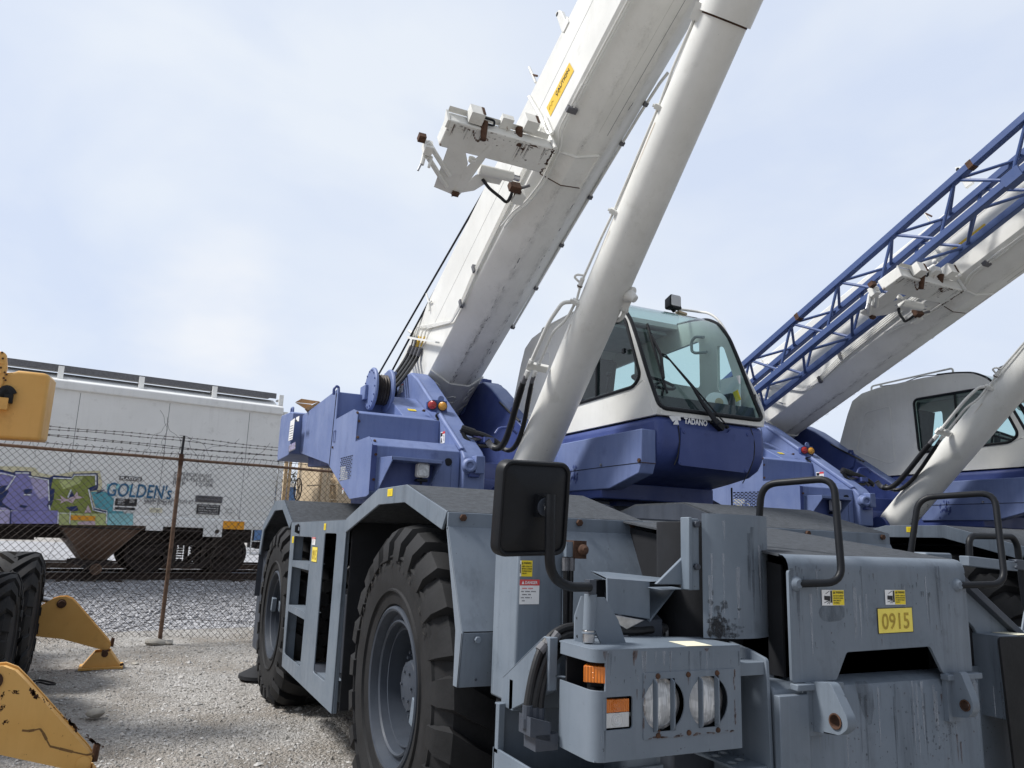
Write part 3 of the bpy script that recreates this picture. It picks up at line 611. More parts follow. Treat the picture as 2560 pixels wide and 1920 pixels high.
# ------------------------------------------------------------------ hopper railcars
def D19(f, a, b, n=18.985): s, z = rel(f(a, b), n); return rail(s, n, z)
def hopper(s0, s1, body, eave, label, name, trucks, hops):
    NC = 20.6; NN = 19.0; t = thing(name, rail((s0+s1)/2, NC, 0.62), label, 'railcar')
    def pr(mb, nz, a, b, mat): return mb.prism([rail(a, n, z) for n, z in nz], RS*(b-a), mat)
    mb = MB(); pr(mb, [(19.0, 2.02), (22.2, 2.02), (22.2, 4.70), (21.3, 5.08), (19.85, 5.08), (19.0, 4.70)], s0+0.42, s1-0.12, body); mb.build('body', t, bevel=0.03)
    mb = MB(); pr(mb, [(18.96, 1.81), (19.12, 1.81), (19.12, 2.03), (18.99, 2.035), (18.96, 2.00)], s0, s1, body); pr(mb, [(22.08, 1.81), (22.24, 1.81), (22.24, 2.02), (22.08, 2.02)], s0, s1, body); mb.build('side_sill', t, bevel=0.015)
    mb = MB(); pr(mb, [(18.93, 4.60), (19.05, 4.60), (19.15, 4.80), (19.03, 4.83), (18.95, 4.78)], s0+0.35, s1-0.12, body); mb.build('roof_eave', t, bevel=0.03, seg=3)
    mb = MB()
    for k in np.arange(s0+1.0, s1-0.5, 1.8): mb.obox(rail(k, 19.0, 3.3), RS*0.005, RN*0.0015, EZ*1.27, 'inkgrey')
    mb.build('side_seams', t)
    mb = MB(); mb.obox(rail((s0+s1)/2, 20.6, 1.66), RS*((s1-s0)/2-0.2), RN*0.45, EZ*0.17, 'truck'); mb.build('centre_sill', t)
    mb = MB(); mb.obox(rail((s0+s1)/2, 19.95, 5.20), RS*((s1-s0)/2-0.15), RN*0.38, EZ*0.022, 'inkgrey'); mb.obox(rail((s0+s1)/2, 19.58, 5.15), RS*((s1-s0)/2-0.15), RN*0.012, EZ*0.062, 'inkgrey')
    mb.build('running_board', t)
    for k in np.arange(s1-0.06, s0, -1.62):
        mb = MB(); mb.obox(rail(k, 19.45, 5.03), RS*0.055, RN*0.02, EZ*0.145, body); mb.obox(rail(k, 19.62, 5.06), RS*0.03, RN*0.16, EZ*0.02, body); mb.build('board_bracket', t)
    for e, sg in ((s1, 1), (s0, -1)):
        mb = MB()
        for n in (19.02, 22.1): mb.obox(rail(e-sg*0.05, n, 3.25), RS*0.05, RN*0.05, EZ*1.44, body); mb.obox(rail(e-sg*0.17, n, 3.25), RS*0.035, RN*0.035, EZ*1.42, body)
        mb.obox(rail(e-sg*0.03, 20.6, 1.9), RS*0.04, RN*1.55, EZ*0.09, body); mb.build('end_post', t, bevel=0.008)
        mb = MB()
        for a in (0.10, 0.62): mb.tube([rail(e-sg*a, 18.90, 1.25), rail(e-sg*a, 18.90, 3.05)], 0.015, body, 8)
        for z in (1.25, 1.55, 1.9, 2.25, 2.62, 3.0): mb.tube([rail(e-sg*0.10, 18.90, z), rail(e-sg*0.62, 18.90, z)], 0.013, body, 8)
        mb.build('ladder', t)
        mb = MB(); mb.obox(rail(e-sg*0.30, 19.9, 2.6), RS*0.02, RN*0.5, EZ*0.35, body); mb.cyl(rail(e-sg*0.42, 19.3, 3.08), rail(e-sg*0.15, 19.3, 3.08), 0.10, body, 14); mb.build('end_platform', t)
        mb = MB(); mb.obox(rail(e+sg*0.30, 20.6, 1.45), RS*0.32, RN*0.09, EZ*0.11, 'truck'); mb.obox(rail(e+sg*0.62, 20.6, 1.45), RS*0.1, RN*0.14, EZ*0.17, 'truck'); mb.build('coupler', t, bevel=0.02)
    for a, b in hops:
        c = (a+b)/2; mb = MB(); top = [rail(a, 19.15, 1.80), rail(b, 19.15, 1.80), rail(b, 22.0, 1.80), rail(a, 22.0, 1.80)]; bot = [rail(c-0.22, 19.9, 1.02), rail(c+0.22, 19.9, 1.02), rail(c+0.22, 21.3, 1.02), rail(c-0.22, 21.3, 1.02)]
        mb.add(top+bot, [(4, 5, 1, 0), (5, 6, 2, 1), (6, 7, 3, 2), (7, 4, 0, 3), (7, 6, 5, 4)], 'carrust'); mb.obox(rail(c, 19.14, 1.76), RS*(b-a)/2*1.05, RN*0.03, EZ*0.045, 'carrust')
        mb.build('hopper', t)
        mb = MB(); mb.obox(rail(c, 20.5, 0.98), RS*0.34, RN*0.85, EZ*0.05, 'truck'); mb.obox(rail(c, 20.2, 0.90), RS*0.16, RN*0.5, EZ*0.06, 'truck'); mb.tube([rail(c, 19.45, 0.86), rail(c, 20.5, 0.86)], 0.095, 'truck', 18); mb.lathe(rail(c, 19.44, 0.86), -RN, [(0, 0.12), (0.03, 0.12), (0.03, 0.085), (-0.1, 0.08)], 'postrust', 18)
        mb.obox(rail(c-0.42, 19.7, 1.02), RS*0.13, RN*0.06, EZ*0.05, 'truck'); mb.build('discharge_gate', t)
    for c in trucks:
        for dx in (-0.88, 0.88):
            mb = MB()
            for n, sg in ((19.85, -1), (21.35, 1)):
                mb.lathe(rail(c+dx, n, 1.237), RN*sg, [(0.0, 0.455), (0.06, 0.455), (0.065, 0.40), (0.03, 0.36), (0.03, 0.17), (0.06, 0.12), (0.07, 0.001)], 'truck', 32); mb.lathe(rail(c+dx, n, 1.237), -RN*sg, [(0.0, 0.485), (0.03, 0.485), (0.04, 0.0)], 'truck', 32)
            mb.tube([rail(c+dx, 19.8, 1.237), rail(c+dx, 21.4, 1.237)], 0.08, 'truck', 12); mb.build('wheelset', t)
        for n in (19.70, 21.50):
            mb = MB(); a = 1.20; ol = [(-a, 1.17), (-a, 1.36), (-0.62, 1.42), (-0.3, 1.52), (0.3, 1.52), (0.62, 1.42), (a, 1.36), (a, 1.17), (0.62, 1.16), (0.42, 0.90), (-0.42, 0.90), (-0.62, 1.16)]
            h1 = [(-0.62, 1.34), (-0.46, 1.40), (-0.36, 1.33), (-0.36, 1.10), (-0.50, 1.16)]; h2 = [(-x, z) for x, z in h1][::-1]; hb = [(-0.28, 0.99), (0.28, 0.99), (0.28, 1.40), (-0.28, 1.40)]
            mb.plate([(c+x, z) for x, z in ol], [[(c+x, z) for x, z in h] for h in (h1, h2, hb)], RN*(n-0.05), RS, EZ, 0.10, 'truck')
            for q in (-0.19, -0.065, 0.065, 0.19):
                for zz in np.arange(1.0, 1.36, 0.06): mb.lathe(rail(c+q, n, zz), EZ, [(0, 0.055), (0.035, 0.055)], 'truck', 10)
            for dx in (-0.88, 0.88): mb.lathe(rail(c+dx, n-0.06, 1.24), -RN, [(-0.02, 0.13), (0.05, 0.13), (0.08, 0.09), (0.09, 0.0)], 'truck', 16)
            mb.build('truck_frame', t, bevel=0.012)
    return t
white_car = hopper(-13.6, 4.52, 'carwhite', 'carwhite', 'long white covered hopper railcar with purple and green graffiti behind the fence', 'hopper_railcar', (2.72, -11.9), [(-0.02, 1.62), (-5.2, -3.5), (-10.2, -8.6)])
def car_marks():
    t = white_car; g = lambda *ps, n=18.985: [D19(zg, a, b, n) for a, b in ps]
    mb = MB()
    def poly(ps, mat, n, th=0.0):
        q = g(*ps, n=n); vs = [Vector((float(p@RS), float(p[2]), 0)) for p in q]; mb.add(q, [tuple(x) for x in tessellate_polygon([vs])], mat)
    # soft overspray, then dark outlines, then fills (each layer a few millimetres prouder)
    poly([(-300, 120), (200, 125), (420, 140), (470, 200), (640, 235), (860, 190), (1200, 175), (1230, 330), (1190, 600), (600, 640), (-300, 600)], 'gyel', 18.990)
    poly([(1090, 430), (1270, 430), (1400, 540), (1490, 690), (1300, 700), (1290, 655), (1150, 620)], 'gteal', 18.988)
    poly([(-200, 160), (0, 160), (165, 200), (190, 178), (372, 185), (380, 238), (595, 262), (600, 250), (660, 232), (862, 250), (885, 212), (1175, 206), (1180, 375), (1165, 410), (1085, 425), (1130, 630), (1295, 668), (1295, 690), (-200, 690)], 'gnavy', 18.985)
    poly([(188, 200), (345, 198), (350, 245), (585, 285), (590, 540), (560, 590), (600, 655), (165, 655), (20, 560), (110, 420), (60, 390), (150, 320)], 'gpurple', 18.980)
    poly([(360, 250), (580, 288), (582, 480), (480, 520), (400, 400)], 'gpurple2', 18.978)
    poly([(-200, 185), (60, 195), (165, 235), (110, 350), (-200, 380)], 'gpurple', 18.980)
    poly([(-200, 610), (60, 620), (140, 660), (-200, 660)], 'gpurple2', 18.980)
    poly([(640, 262), (862, 270), (895, 228), (1155, 225), (1152, 350), (1062, 385), (1120, 640), (1270, 685), (600, 690), (600, 640), (640, 540), (660, 400), (612, 385)], 'ggreen', 18.980)
    poly([(700, 290), (860, 290), (900, 250), (1000, 245), (960, 330), (760, 400)], 'ggreen2', 18.979)
    poly([(855, 400), (898, 488), (812, 497)], 'gnavy', 18.975); poly([(790, 615), (925, 600), (940, 655), (862, 668)], 'gnavy', 18.975)
    poly([(285, 400), (385, 395), (380, 450), (290, 460)], 'gnavy', 18.975); poly([(240, 585), (335, 600), (310, 630), (235, 615)], 'gnavy', 18.975)
    for ps in ([(720, 470), (745, 520), (660, 515), (740, 540), (720, 575), (800, 540), (870, 570), (900, 520), (1010, 500), (940, 480), (930, 420), (890, 480), (800, 520)], [(1060, 590), (1015, 680), (1100, 680)]): poly(ps, 'gpink', 18.975)
    def line(ps, w, mat, n):
        q = g(*ps, n=n); mb.tube(q, w, mat, 5)
    for ps in ([(350, 205), (185, 205)], [(185, 240), (70, 410)], [(345, 245), (580, 290), (590, 540)], [(590, 590), (600, 650)], [(1150, 230), (1152, 350)], [(640, 265), (860, 275), (895, 232), (1150, 230)], [(1065, 400), (1120, 650), (1275, 690)], [(285, 465), (375, 470)], [(815, 502), (855, 405)], [(-100, 185), (165, 240)]): line(ps, 0.014, 'gwhite', 18.972)
    for a, b, mt in ((-200, 0, 'gpurple2'), (0, 130, 'gpurple2'), (130, 700, 'gpurple'), (710, 1285, 'ggreen2'), (1290, 1600, 'gteal2')): poly([(a, 662 if a < 700 else 690), (b, 655 if b < 701 else 690), (b, 815 if a < 700 else 832), (a, 812 if a < 700 else 830)], mt, 18.953)
    poly([(710, 690), (845, 690), (835, 822), (710, 822)], 'ggreen2', 18.950); poly([(940, 790), (1140, 780), (1150, 830), (930, 825)], 'gpink', 18.949)
    for x in (130, 702, 845, 1285): line([(x, 668), (x-8, 815)], 0.012, 'gwhite' if x > 200 else 'gnavy', 18.947)
    # tag in dark teal letters
    p0 = D19(zg, 1278, 482, 18.98); p1 = D19(zg, 1790, 490, 18.98); u = (p1-p0)/np.linalg.norm(p1-p0)
    mb.text("GOLDEN's", p0-EZ*0.0, RS, EZ*1.0, 0.31, 'gink', 1.30, off=0.012, shear=0.1)
    for a, b in ((1400, 330), (1550, 345), (1290, 330)): poly([(a, b), (a+40, b+10), (a+30, b+90), (a-10, b+70)], 'gteal2', 18.982)
    line([(1165, 420), (1260, 405), (1160, 450)], 0.012, 'gnavy', 18.978)
    mb.build('graffiti', t, split=False)
    mb = MB()
    def panel(a, b, c, d, mat, n=18.984):
        p = D19(zg, a, b, n); q = D19(zg, c, d, n); mb.add([rail(p@RS, n, q[2]), rail(q@RS, n, q[2]), rail(q@RS, n, p[2]), rail(p@RS, n, p[2])], [(0, 1, 2, 3)], mat); return rail(p@RS, n-0.004, q[2]), float((q-p)@RS), float(p[2]-q[2])
    panel(1375, 500, 1660, 672, 'stickwhite'); o, w, h = panel(1440, 238, 1700, 305, 'ink', 18.979); mb.text('PLASTICS', o+RS*w*0.05+EZ*h*0.12, RS, EZ, h*0.74, 'stickwhite', w*0.9, off=0.03)
    for a, b, c, d, ls in ((1390, 508, 1528, 602, ('SRPC', '4897', 'WT  LD')), (1535, 512, 1640, 606, ('TMR', 'WT')), (1382, 612, 1620, 655, ('BLT 6-97   CLEAN',))):
        o, w, h = panel(a, b, c, d, 'ink', 18.979)
        for i, tx in enumerate(ls): mb.text(tx, o+RS*w*0.2+EZ*(h*(0.72-0.27*i) if len(ls) > 1 else h*0.3), RS, EZ, min(h*0.2, 0.06), 'stickwhite', w*0.55)
    def wr(tx, f, a, b, h, width=None, mt='inkgrey'): s, z = rel(f(a, b), 18.98); mb.text(tx, rail(s, 18.98, z), RS, EZ, h, mt, width)
    wr('COATING: AMERON 92', zg, 1730, 548, 0.085, 1.02); wr('SRPC 3-2017', zg, 1730, 575, 0.085, 0.58); wr('EXTERIOR PAINT', z1, 1290, 975, 0.085, 0.82); wr('REFIN 4563 8500', z1, 1285, 1008, 0.085, 0.86); wr('REF    12-96', z1, 1280, 1042, 0.085, 0.86)
    wr('2 INCH HF COMP SHOES', z1, 1255, 1330, 0.07, 1.15); 
    def pan1(a, b, c, d, mat, ls=(), tc='stickwhite', n=18.984):
        p = D19(z1, a, b, n); q = D19(z1, c, d, n); s0_, s1_, zt_, zb_ = p@RS, q@RS, p[2], q[2]
        mb.add([rail(s0_, n, zb_), rail(s1_, n, zb_), rail(s1_, n, zt_), rail(s0_, n, zt_)], [(0, 1, 2, 3)], mat)
        for i, tx in enumerate(ls): hh = (zt_-zb_)/len(ls); mb.text(tx, rail((s0_+s1_)/2, n-0.004, zt_-hh*(i+0.8)), RS, EZ, hh*0.6, tc, (s1_-s0_)*0.86, 'c')
    mb2 = mb
    pan1(1450, 1120, 1645, 1180, 'inkgrey', ('AMERLOCK 2', 'T/U PRSA 10-12'), 'ink'); pan1(1460, 1185, 1625, 1265, 'ink', ('STENCIL PLATE', 'AIR BRAKE', 'VERTICAL LIFT', 'OPEN GATE')); pan1(1110, 1212, 1200, 1250, 'cream', ('TEST ONLY',), 'inkgrey'); pan1(1668, 1212, 1720, 1262, 'carwhite', ('DATE', 'MO YR'), 'inkgrey')
    mb.build('lettering', t)
    mb = MB()
    for f, a, b, c, d in ((z1, 1655, 1310, 1805, 1375), (zg, 855, 712, 1140, 780)):
        p = D19(f, a, b, 18.946); q = D19(f, c, d, 18.946); mb.box((0, 0, 0), (0, 0, 0), 'gorange'); mb.v = mb.v[:-8]; mb.f = mb.f[:-6]; mb.m = mb.m[:-6]
        mb.obox((p+q)/2, RS*float((q-p)@RS)/2, RN*0.004, EZ*(p[2]-q[2])/2, 'gorange')
    mb.build('reflector', t)
    mb = MB(); p = D19(z1, 1510, 1355, 18.95); q = D19(z1, 1640, 1430, 18.95); mb.plate([(float(p@RS), q[2]), (float(q@RS), q[2]), (float(q@RS), 1.9), (float(p@RS), 1.9)], [circ(float(q@RS)-0.11, q[2]+0.12, 0.05, 14)], RN*18.95, RS, EZ, 0.03, 'carwhite')
    mb.obox(rail(rel(z1(1145, 1345), 18.95)[0], 18.95, 1.78), RS*0.17, RN*0.03, EZ*0.06, 'carwhite'); mb.build('jacking_pad', t)
    mb = MB(); mb.tube([rail(-3, 19.02, 1.74), rail(1.7, 19.02, 1.74), rail(4.0, 19.05, 1.72)], 0.022, 'truck', 6); mb.obox(rail(-1.3, 20.2, 1.62), RS*0.9, RN*0.3, EZ*0.18, 'truck')
    for s in (-1.35, -1.1): mb.obox(rail(s, 19.6, 1.2), RS*0.03, RN*0.03, EZ*0.25, 'carwhite')
    mb.build('brake_rigging', t)
car_marks()
tan_car = hopper(5.55, 27.5, 'cartan', 'cartan', 'tan hopper railcar coupled behind the white car seen under the crane', 'hopper_railcar', (7.7, 25.6), [(9.2, 10.9), (14.0, 15.7), (19.0, 20.7)])
def tan_end():
    mb = MB(); c = rail(5.28, 20.0, 2.88)
    for j in range(26): a, b = 2*math.pi*j/26, 2*math.pi*(j+1)/26; mb.tube([c+0.28*(RN*math.cos(a)+EZ*math.sin(a)), c+0.28*(RN*math.cos(b)+EZ*math.sin(b))], 0.016, 'truck', 6)
    for j in range(5): a = 2*math.pi*j/5; mb.tube([c, c+0.28*(RN*math.cos(a)+EZ*math.sin(a))], 0.012, 'truck', 5)
    mb.build('brake_wheel', tan_car)
    mb = MB()
    for s, n, z0, z1_ in ((5.75, 19.6, 2.0, 4.9), (6.6, 19.05, 2.0, 4.6), (7.5, 19.05, 2.0, 4.6), (6.1, 20.6, 2.0, 3.4)): mb.obox(rail(s, n, (z0+z1_)/2), RS*0.07, RN*0.05, EZ*(z1_-z0)/2, 'cartan')
    mb.tube([rail(5.8, 19.3, 3.6), rail(7.1, 19.3, 2.2)], 0.05, 'carrust', 8); mb.tube([rail(5.3, 19.4, 2.95), rail(6.6, 19.1, 3.1), rail(7.8, 19.1, 3.1)], 0.02, 'cartan', 6); mb.cyl(rail(5.9, 19.5, 2.62), rail(6.5, 19.5, 2.62), 0.24, 'cartan', 18); mb.build('end_frame', tan_car)
tan_end()
def far_things():
    t = thing('gondola_railcar', rail(10, 27, 0.62), 'blue gondola railcar on the far track glimpsed beside the brake wheel', 'railcar')
    mb = MB(); mb.obox(rail(12, 25.6, 2.35), RS*6.6, RN*1.5, EZ*0.85, 'carblue'); mb.build('body', t); mb = MB()
    for k in range(12): mb.obox(rail(5.9+k*1.1, 24.07, 2.35), RS*0.06, RN*0.05, EZ*0.85, 'carblue')
    mb.obox(rail(12, 24.08, 3.22), RS*6.65, RN*0.06, EZ*0.06, 'carwhite'); mb.build('side_ribs', t); mb = MB()
    for k in (7.2, 8.9, 15.5, 17.2):
        for dn in (-0.75, 0.75): mb.lathe(rail(k, 25.6+dn, 1.24), RN, [(-0.06, 0.45), (0.06, 0.45)], 'truck', 24)
    mb.obox(rail(12, 25.6, 1.4), RS*6.2, RN*0.3, EZ*0.14, 'truck'); mb.build('running_gear', t)
    for k, (s, n, h) in enumerate(((9.2, 46, 6.5), (12.0, 50, 7.0), (15.2, 47, 6.0))):
        c = rail(s, n, 0.5); t = thing('bare_tree', c, ('thin grey bare tree beyond the railcars left of the crane counterweight', 'taller bare grey tree between two others beyond the railcars', 'low bare grey tree hidden mostly behind the tan railcar')[k], 'tree')
        mb = MB(); tips = []
        def br(p, d, l, r, lv):
            q = p+d*l; mb.tube([p, (p+q)/2+V3(RNG.normal(0, .04, 3))*l, q], r, 'bark', 5, False, [r, r*0.85, r*0.65])
            if lv == 0: tips.append(q); return
            for _ in range(4):
                e = d+RNG.normal(0, 0.45, 3); e[2] = abs(e[2])*0.8+0.15; e /= np.linalg.norm(e); br(q, e, l*0.72, r*0.6, lv-1)
        br(c, V3((0, 0, 1)), h*0.3, 0.13, 4); mb.build('trunk', t); mb = MB()
        for q in tips:
            for _ in range(5): p = q+RNG.normal(0, 0.25, 3); a = RNG.normal(0, 0.12, 3); b = RNG.normal(0, 0.12, 3); mb.add([p, p+a, p+b], [(0, 1, 2)], 'leaf')
        mb.build('crown', t)
far_things()
# ------------------------------------------------------------------ tyres
def tyre_mesh(mb, c, sgn, Rr, Wd, rim, nl=22, lug=0.07, skew=0.16, mat='rubber', flatz=None):
    """big bar-lug tyre; c centre of the outer face, sgn +1 when the wheel extends to +x from c"""
    cx, cy, cz = c; X = lambda d: cx+sgn*d; base = Rr-lug
    pr = [(0.10*Wd, rim), (0.035*Wd, rim+0.03), (0.0, rim+0.5*(base-rim)), (0.03*Wd, base-0.10), (0.10*Wd, base-0.02), (0.25*Wd, base), (0.75*Wd, base), (0.90*Wd, base-0.02), (0.97*Wd, base-0.10), (Wd, rim+0.5*(base-rim)), (0.965*Wd, rim+0.03), (0.9*Wd, rim)]
    n = 64; k0 = len(mb.v); mb.lathe((cx, cy, cz), (sgn, 0, 0), pr, mat, n)
    for i in range(2): mb.f.pop(); mb.m.pop()
    # moulded ring on the sidewall
    for r0 in (rim+0.10, base-0.16): mb.lathe((X(0.012*Wd), cy, cz), (sgn, 0, 0), [(0.01, r0), (-0.008, r0+0.006), (-0.008, r0+0.016), (0.01, r0+0.024)], mat, n); mb.f.pop(); mb.m.pop(); mb.f.pop(); mb.m.pop()
    for side in (0, 1):
        for i in range(nl):
            a0 = 2*math.pi*(i+0.5*side)/nl; hw = 2*math.pi/nl*0.29; vs = []
            st = [(0.012, base-0.17, 0.0, 0.8, -0.004), (0.02, base-0.06, 0.0, 0.95, 0.028), (0.075, base+0.03, 0.01, 1.0, lug*0.62), (0.17, base+lug, 0.25, 1.0, lug), (0.34, base+lug, 0.62, 0.92, lug), (0.54, base+lug, 1.0, 0.8, lug)]
            for d, r, sk, w, h in st:
                d = d*Wd if not side else Wd-d*Wd; a = a0+sk*skew; rb = (base-0.03) if d > 0 and r > base-0.05 else r-0.03
                for s2, rr in ((-1, r), (1, r), (1.22, rb), (-1.22, rb)):
                    an = a+s2*hw*w; dd = d
                    if r < base-0.05: dd = (d-0.02 if not side else d+0.02) if abs(s2) == 1 else (d+0.03 if not side else d-0.03); rr = r if abs(s2) == 1 else r
                    vs.append((X(dd), cy+rr*math.cos(an), cz+rr*math.sin(an)))
            fs = []
            for j in range(len(st)-1):
                for q in range(4): fs.append((4*j+q, 4*j+(q+1) % 4, 4*j+4+(q+1) % 4, 4*j+4+q))
            fs += [(3, 2, 1, 0), tuple(4*len(st)-4+q for q in range(4))]
            if (sgn > 0) == (side == 1): fs = [f[::-1] for f in fs]
            mb.add(vs, fs, mat)
    if flatz is not None: mb.v = [(x, y, max(z, flatz+0.25*(z-flatz)) if z < flatz else z) for x, y, z in mb.v]
# ------------------------------------------------------------------ yellow machine at the left edge
def yellow_machine():
    t = thing('stabilizer_loader', (-3.6, 9.0, 0), 'yellow machine at the left edge resting on two steel stabilizer legs', 'loader')
    def leg(y):
        q = lambda a, b: (-2.18-0.0, 0) ; mb = MB()
        ol = [(-2.60, 0.62), (-2.27, 0.87), (-2.20, 0.895), (-2.12, 0.90), (-2.05, 0.87), (-1.98, 0.80), (-1.58, 0.36), (-1.545, 0.31), (-1.55, 0.255), (-1.60, 0.235), (-1.66, 0.25), (-2.10, 0.385), (-2.60, 0.45)]
        for yy in (y-0.075, y+0.075): mb.plate(ol, [circ(-2.16, 0.812, 0.030, 14)], (0, yy-0.012 if yy < y else yy+0.012, 0), EX, EZ, 0.024 if yy < y else -0.024, 'yellow')
        inner = [(a*0.985-0.028, b*0.975+0.006) for a, b in ol]; mb.prism([(a, y-0.062, b) for a, b in inner], (0, 0.124, 0), 'yellow')
        lg = mb.build('stabilizer_leg', t)
        mb = MB(); mb.lathe((-2.16, y-0.085, 0.812), (0, -1, 0), [(0, 0.055), (0.012, 0.055), (0.016, 0.040), (0.03, 0.036), (0.03, 0.001)], 'rust', 18); mb.lathe((-1.595, y-0.087, 0.287), (0, -1, 0), [(0, 0.042), (0.008, 0.042), (0.012, 0.0)], 'yellow', 18)
        mb.tube([(-2.16, y-0.1, 0.812), (-2.16, y+0.1, 0.812)], 0.032, 'rust', 12); mb.tube([(-1.535, y, 0.27), (-1.53, y, 0.36), (-1.525, y, 0.375)], 0.022, 'rust', 8); mb.build('pivot_pin', lg)
        mb = MB(); mb.tube([(-2.16, y, 0.81), (-2.75, y, 0.95)], 0.035, 'steel', 14); mb.tube([(-2.5, y, 0.89), (-3.1, y, 1.03)], 0.06, 'yellow', 14); mb.build('stabilizer_cylinder', t)
        mb = MB(); ft = [(-1.845, 0.04), (-1.715, 0.215), (-1.54, 0.225), (-1.405, 0.045)]
        for yy in (y-0.14, y+0.14): mb.plate(ft, [], (0, yy, 0), EX, EZ, 0.016, 'yellow')
        mb.obox((-1.625, y, 0.03), (0.25, 0, 0.004), (0, 0.19, 0), (0, 0, 0.012), 'yellow'); mb.add([(-1.54, y-0.14, 0.225), (-1.405, y-0.14, 0.045), (-1.405, y+0.14, 0.045), (-1.54, y+0.14, 0.225)], [(0, 1, 2, 3)], 'yellow'); mb.add([(-1.845, y-0.14, 0.04), (-1.715, y-0.14, 0.215), (-1.715, y+0.14, 0.215), (-1.845, y+0.14, 0.04)], [(0, 1, 2, 3)], 'yellow')
        mb.tube([(-1.60, y-0.15, 0.20), (-1.60, y+0.15, 0.20)], 0.04, 'rust', 10); mb.tube([(-1.41, y-0.1, 0.055), (-1.37, y-0.1, 0.07)], 0.016, 'rust', 6); mb.build('stabilizer_foot', t, label='near yellow stabilizer foot half outside the photo' if y < 8 else 'far yellow stabilizer foot pressed into the gravel')
        return lg
    near = leg(6.1); leg(11.6)
    for (x, y, r, w) in ((-2.38, 10.95, 0.74, 0.5), (-2.43, 9.45, 0.66, 0.45), (-4.8, 10.95, 0.74, 0.5), (-4.6, 9.45, 0.66, 0.45)):
        sg = -1 if x > -3.5 else 1; hub = MB(); hub.lathe((x, y, r-0.02), (sg, 0, 0), [(0.03, r*0.5), (0.02, r*0.5), (0.03, r*0.46), (0.12, r*0.42), (0.12, r*0.2), (0.05, r*0.18), (0.05, 0.001)], 'dark', 28)
        h = hub.build('wheel', t); mb = MB(); tyre_mesh(mb, (x, y, r-0.02), sg, r, w, r*0.5, 18, 0.05, 0.5); mb.build('tyre', h)
    mb = MB(); mb.box((-4.1, 5.6, 0.75), (-3.2, 13.2, 1.15), 'yellow'); mb.box((-4.3, 10.2, 1.15), (-3.45, 13.4, 1.9), 'yellow'); mb.box((-3.2, 5.95, 0.42), (-2.55, 6.25, 1.0), 'yellow'); mb.box((-3.2, 11.45, 0.42), (-2.62, 11.75, 1.0), 'yellow'); mb.box((-3.9, 7.9, 1.15), (-3.0, 9.6, 2.3), 'yellow'); mb.build('chassis', t, bevel=0.03)
    # upper works: a rounded box bolted to a flanged column
    Y = 8.5; pt = lambda a, b: P(zy(a, b), 'y', Y); f = [pt(*q) for q in ((210, 445), (290, 418), (700, 462), (770, 490), (800, 540), (640, 1540), (-420, 1480), (-330, 470))]
    mb = MB(); mb.prism(f, (0.02, 0.42, 0.02), 'yellow'); mb.build('counterweight', t, bevel=0.03, seg=3)
    mb = MB(); a, b = pt(60, 560), pt(300, 560); mb.cyl(a+V3((0, 0.2, 0)), b+V3((0, 0.2, 0)), 0.085, 'yellow', 24)
    fl = [pt(*q)+V3((0, -0.02, 0)) for q in ((-200, 120), (50, 122), (108, 170), (120, 380), (60, 620), (20, 720), (-200, 760))]; mb.prism(fl, (0.0, 0.06, 0), 'yellow'); mb.build('boom_head', t, bevel=0.012)
    mb = MB()
    for q in ((42, 145), (52, 240), (20, 385), (82, 462), (112, 495), (65, 552), (95, 585)): mb.bolt(pt(*q)+V3((0, -0.025, 0)), (0, -1, 0), 0.010, 'rust', 0.008)
    mb.prism([pt(*q)+V3((0, -0.03, 0)) for q in ((-150, 250), (60, 290), (70, 330), (-150, 290))], (0, 0.05, 0), 'yellow'); mb.prism([pt(*q)+V3((0, -0.03, 0)) for q in ((-150, 400), (20, 440), (40, 480), (-150, 440))], (0, 0.05, 0), 'yellow')
    mb.build('flange_ribs', t)
    mb = MB(); mb.tube(spline([pt(-100, 900), pt(20, 800), pt(100, 740), pt(150, 760), pt(190, 820)], 5), 0.05, 'dark', 10); mb.obox(pt(140, 880), (0.035, 0, 0), (0, 0.06, 0), (0, 0, 0.04), 'dark'); mb.tube([pt(0, 830), pt(60, 780), pt(110, 735)], 0.008, 'steel', 6); mb.tube([pt(-60, 840), pt(70, 830)], 0.02, 'steel', 8)
    mb.obox(pt(0, 960), (0.07, 0, 0), (0, 0.08, 0), (0, 0, 0.055), 'yellow'); mb.build('hydraulic_coupling', t)
    mb = MB(); mb.box((-3.5, 8.6, 2.2), (-2.9, 9.1, 3.25), 'yellow'); mb.build('column', t, bevel=0.03)
    # hand painted brown touch-up line and scraped rust along the near leg edge
    yy = 6.1-0.075-0.0125; mb = MB(); q = lambda a, b: P(z2(a, b), 'y', yy-0.0005)
    ps = [q(*z) for z in ((163, 1380), (210, 1385), (255, 1378), (296, 1368), (320, 1400), (345, 1450), (370, 1498), (440, 1515), (540, 1540), (640, 1562), (695, 1555))]
    for i in range(len(ps)-1):
        w = 0.0062+0.002*math.sin(i*2.1); d = ps[i+1]-ps[i]; d = d/np.linalg.norm(d); nn = np.cross(d, EY); mb.add([ps[i]-nn*w, ps[i+1]-nn*w, ps[i+1]+nn*w, ps[i]+nn*w], [(0, 1, 2, 3)], 'scrape')
    rs = [((205, 1020), (230, 1060), (260, 1100), (305, 1135), (290, 1170), (262, 1185), (235, 1130), (205, 1080)), ((480, 1270), (560, 1340), (590, 1400), (560, 1420), (540, 1330), (470, 1290)), ((640, 1425), (700, 1465), (770, 1505), (720, 1490), (650, 1445)), ((60, 1085), (120, 1075), (160, 1085), (130, 1110), (80, 1110)), ((0, 1130), (30, 1090), (40, 1110), (10, 1150)), ((0, 1200), (50, 1185), (40, 1215), (0, 1240)), ((15, 1320), (60, 1300), (70, 1320), (20, 1340))]
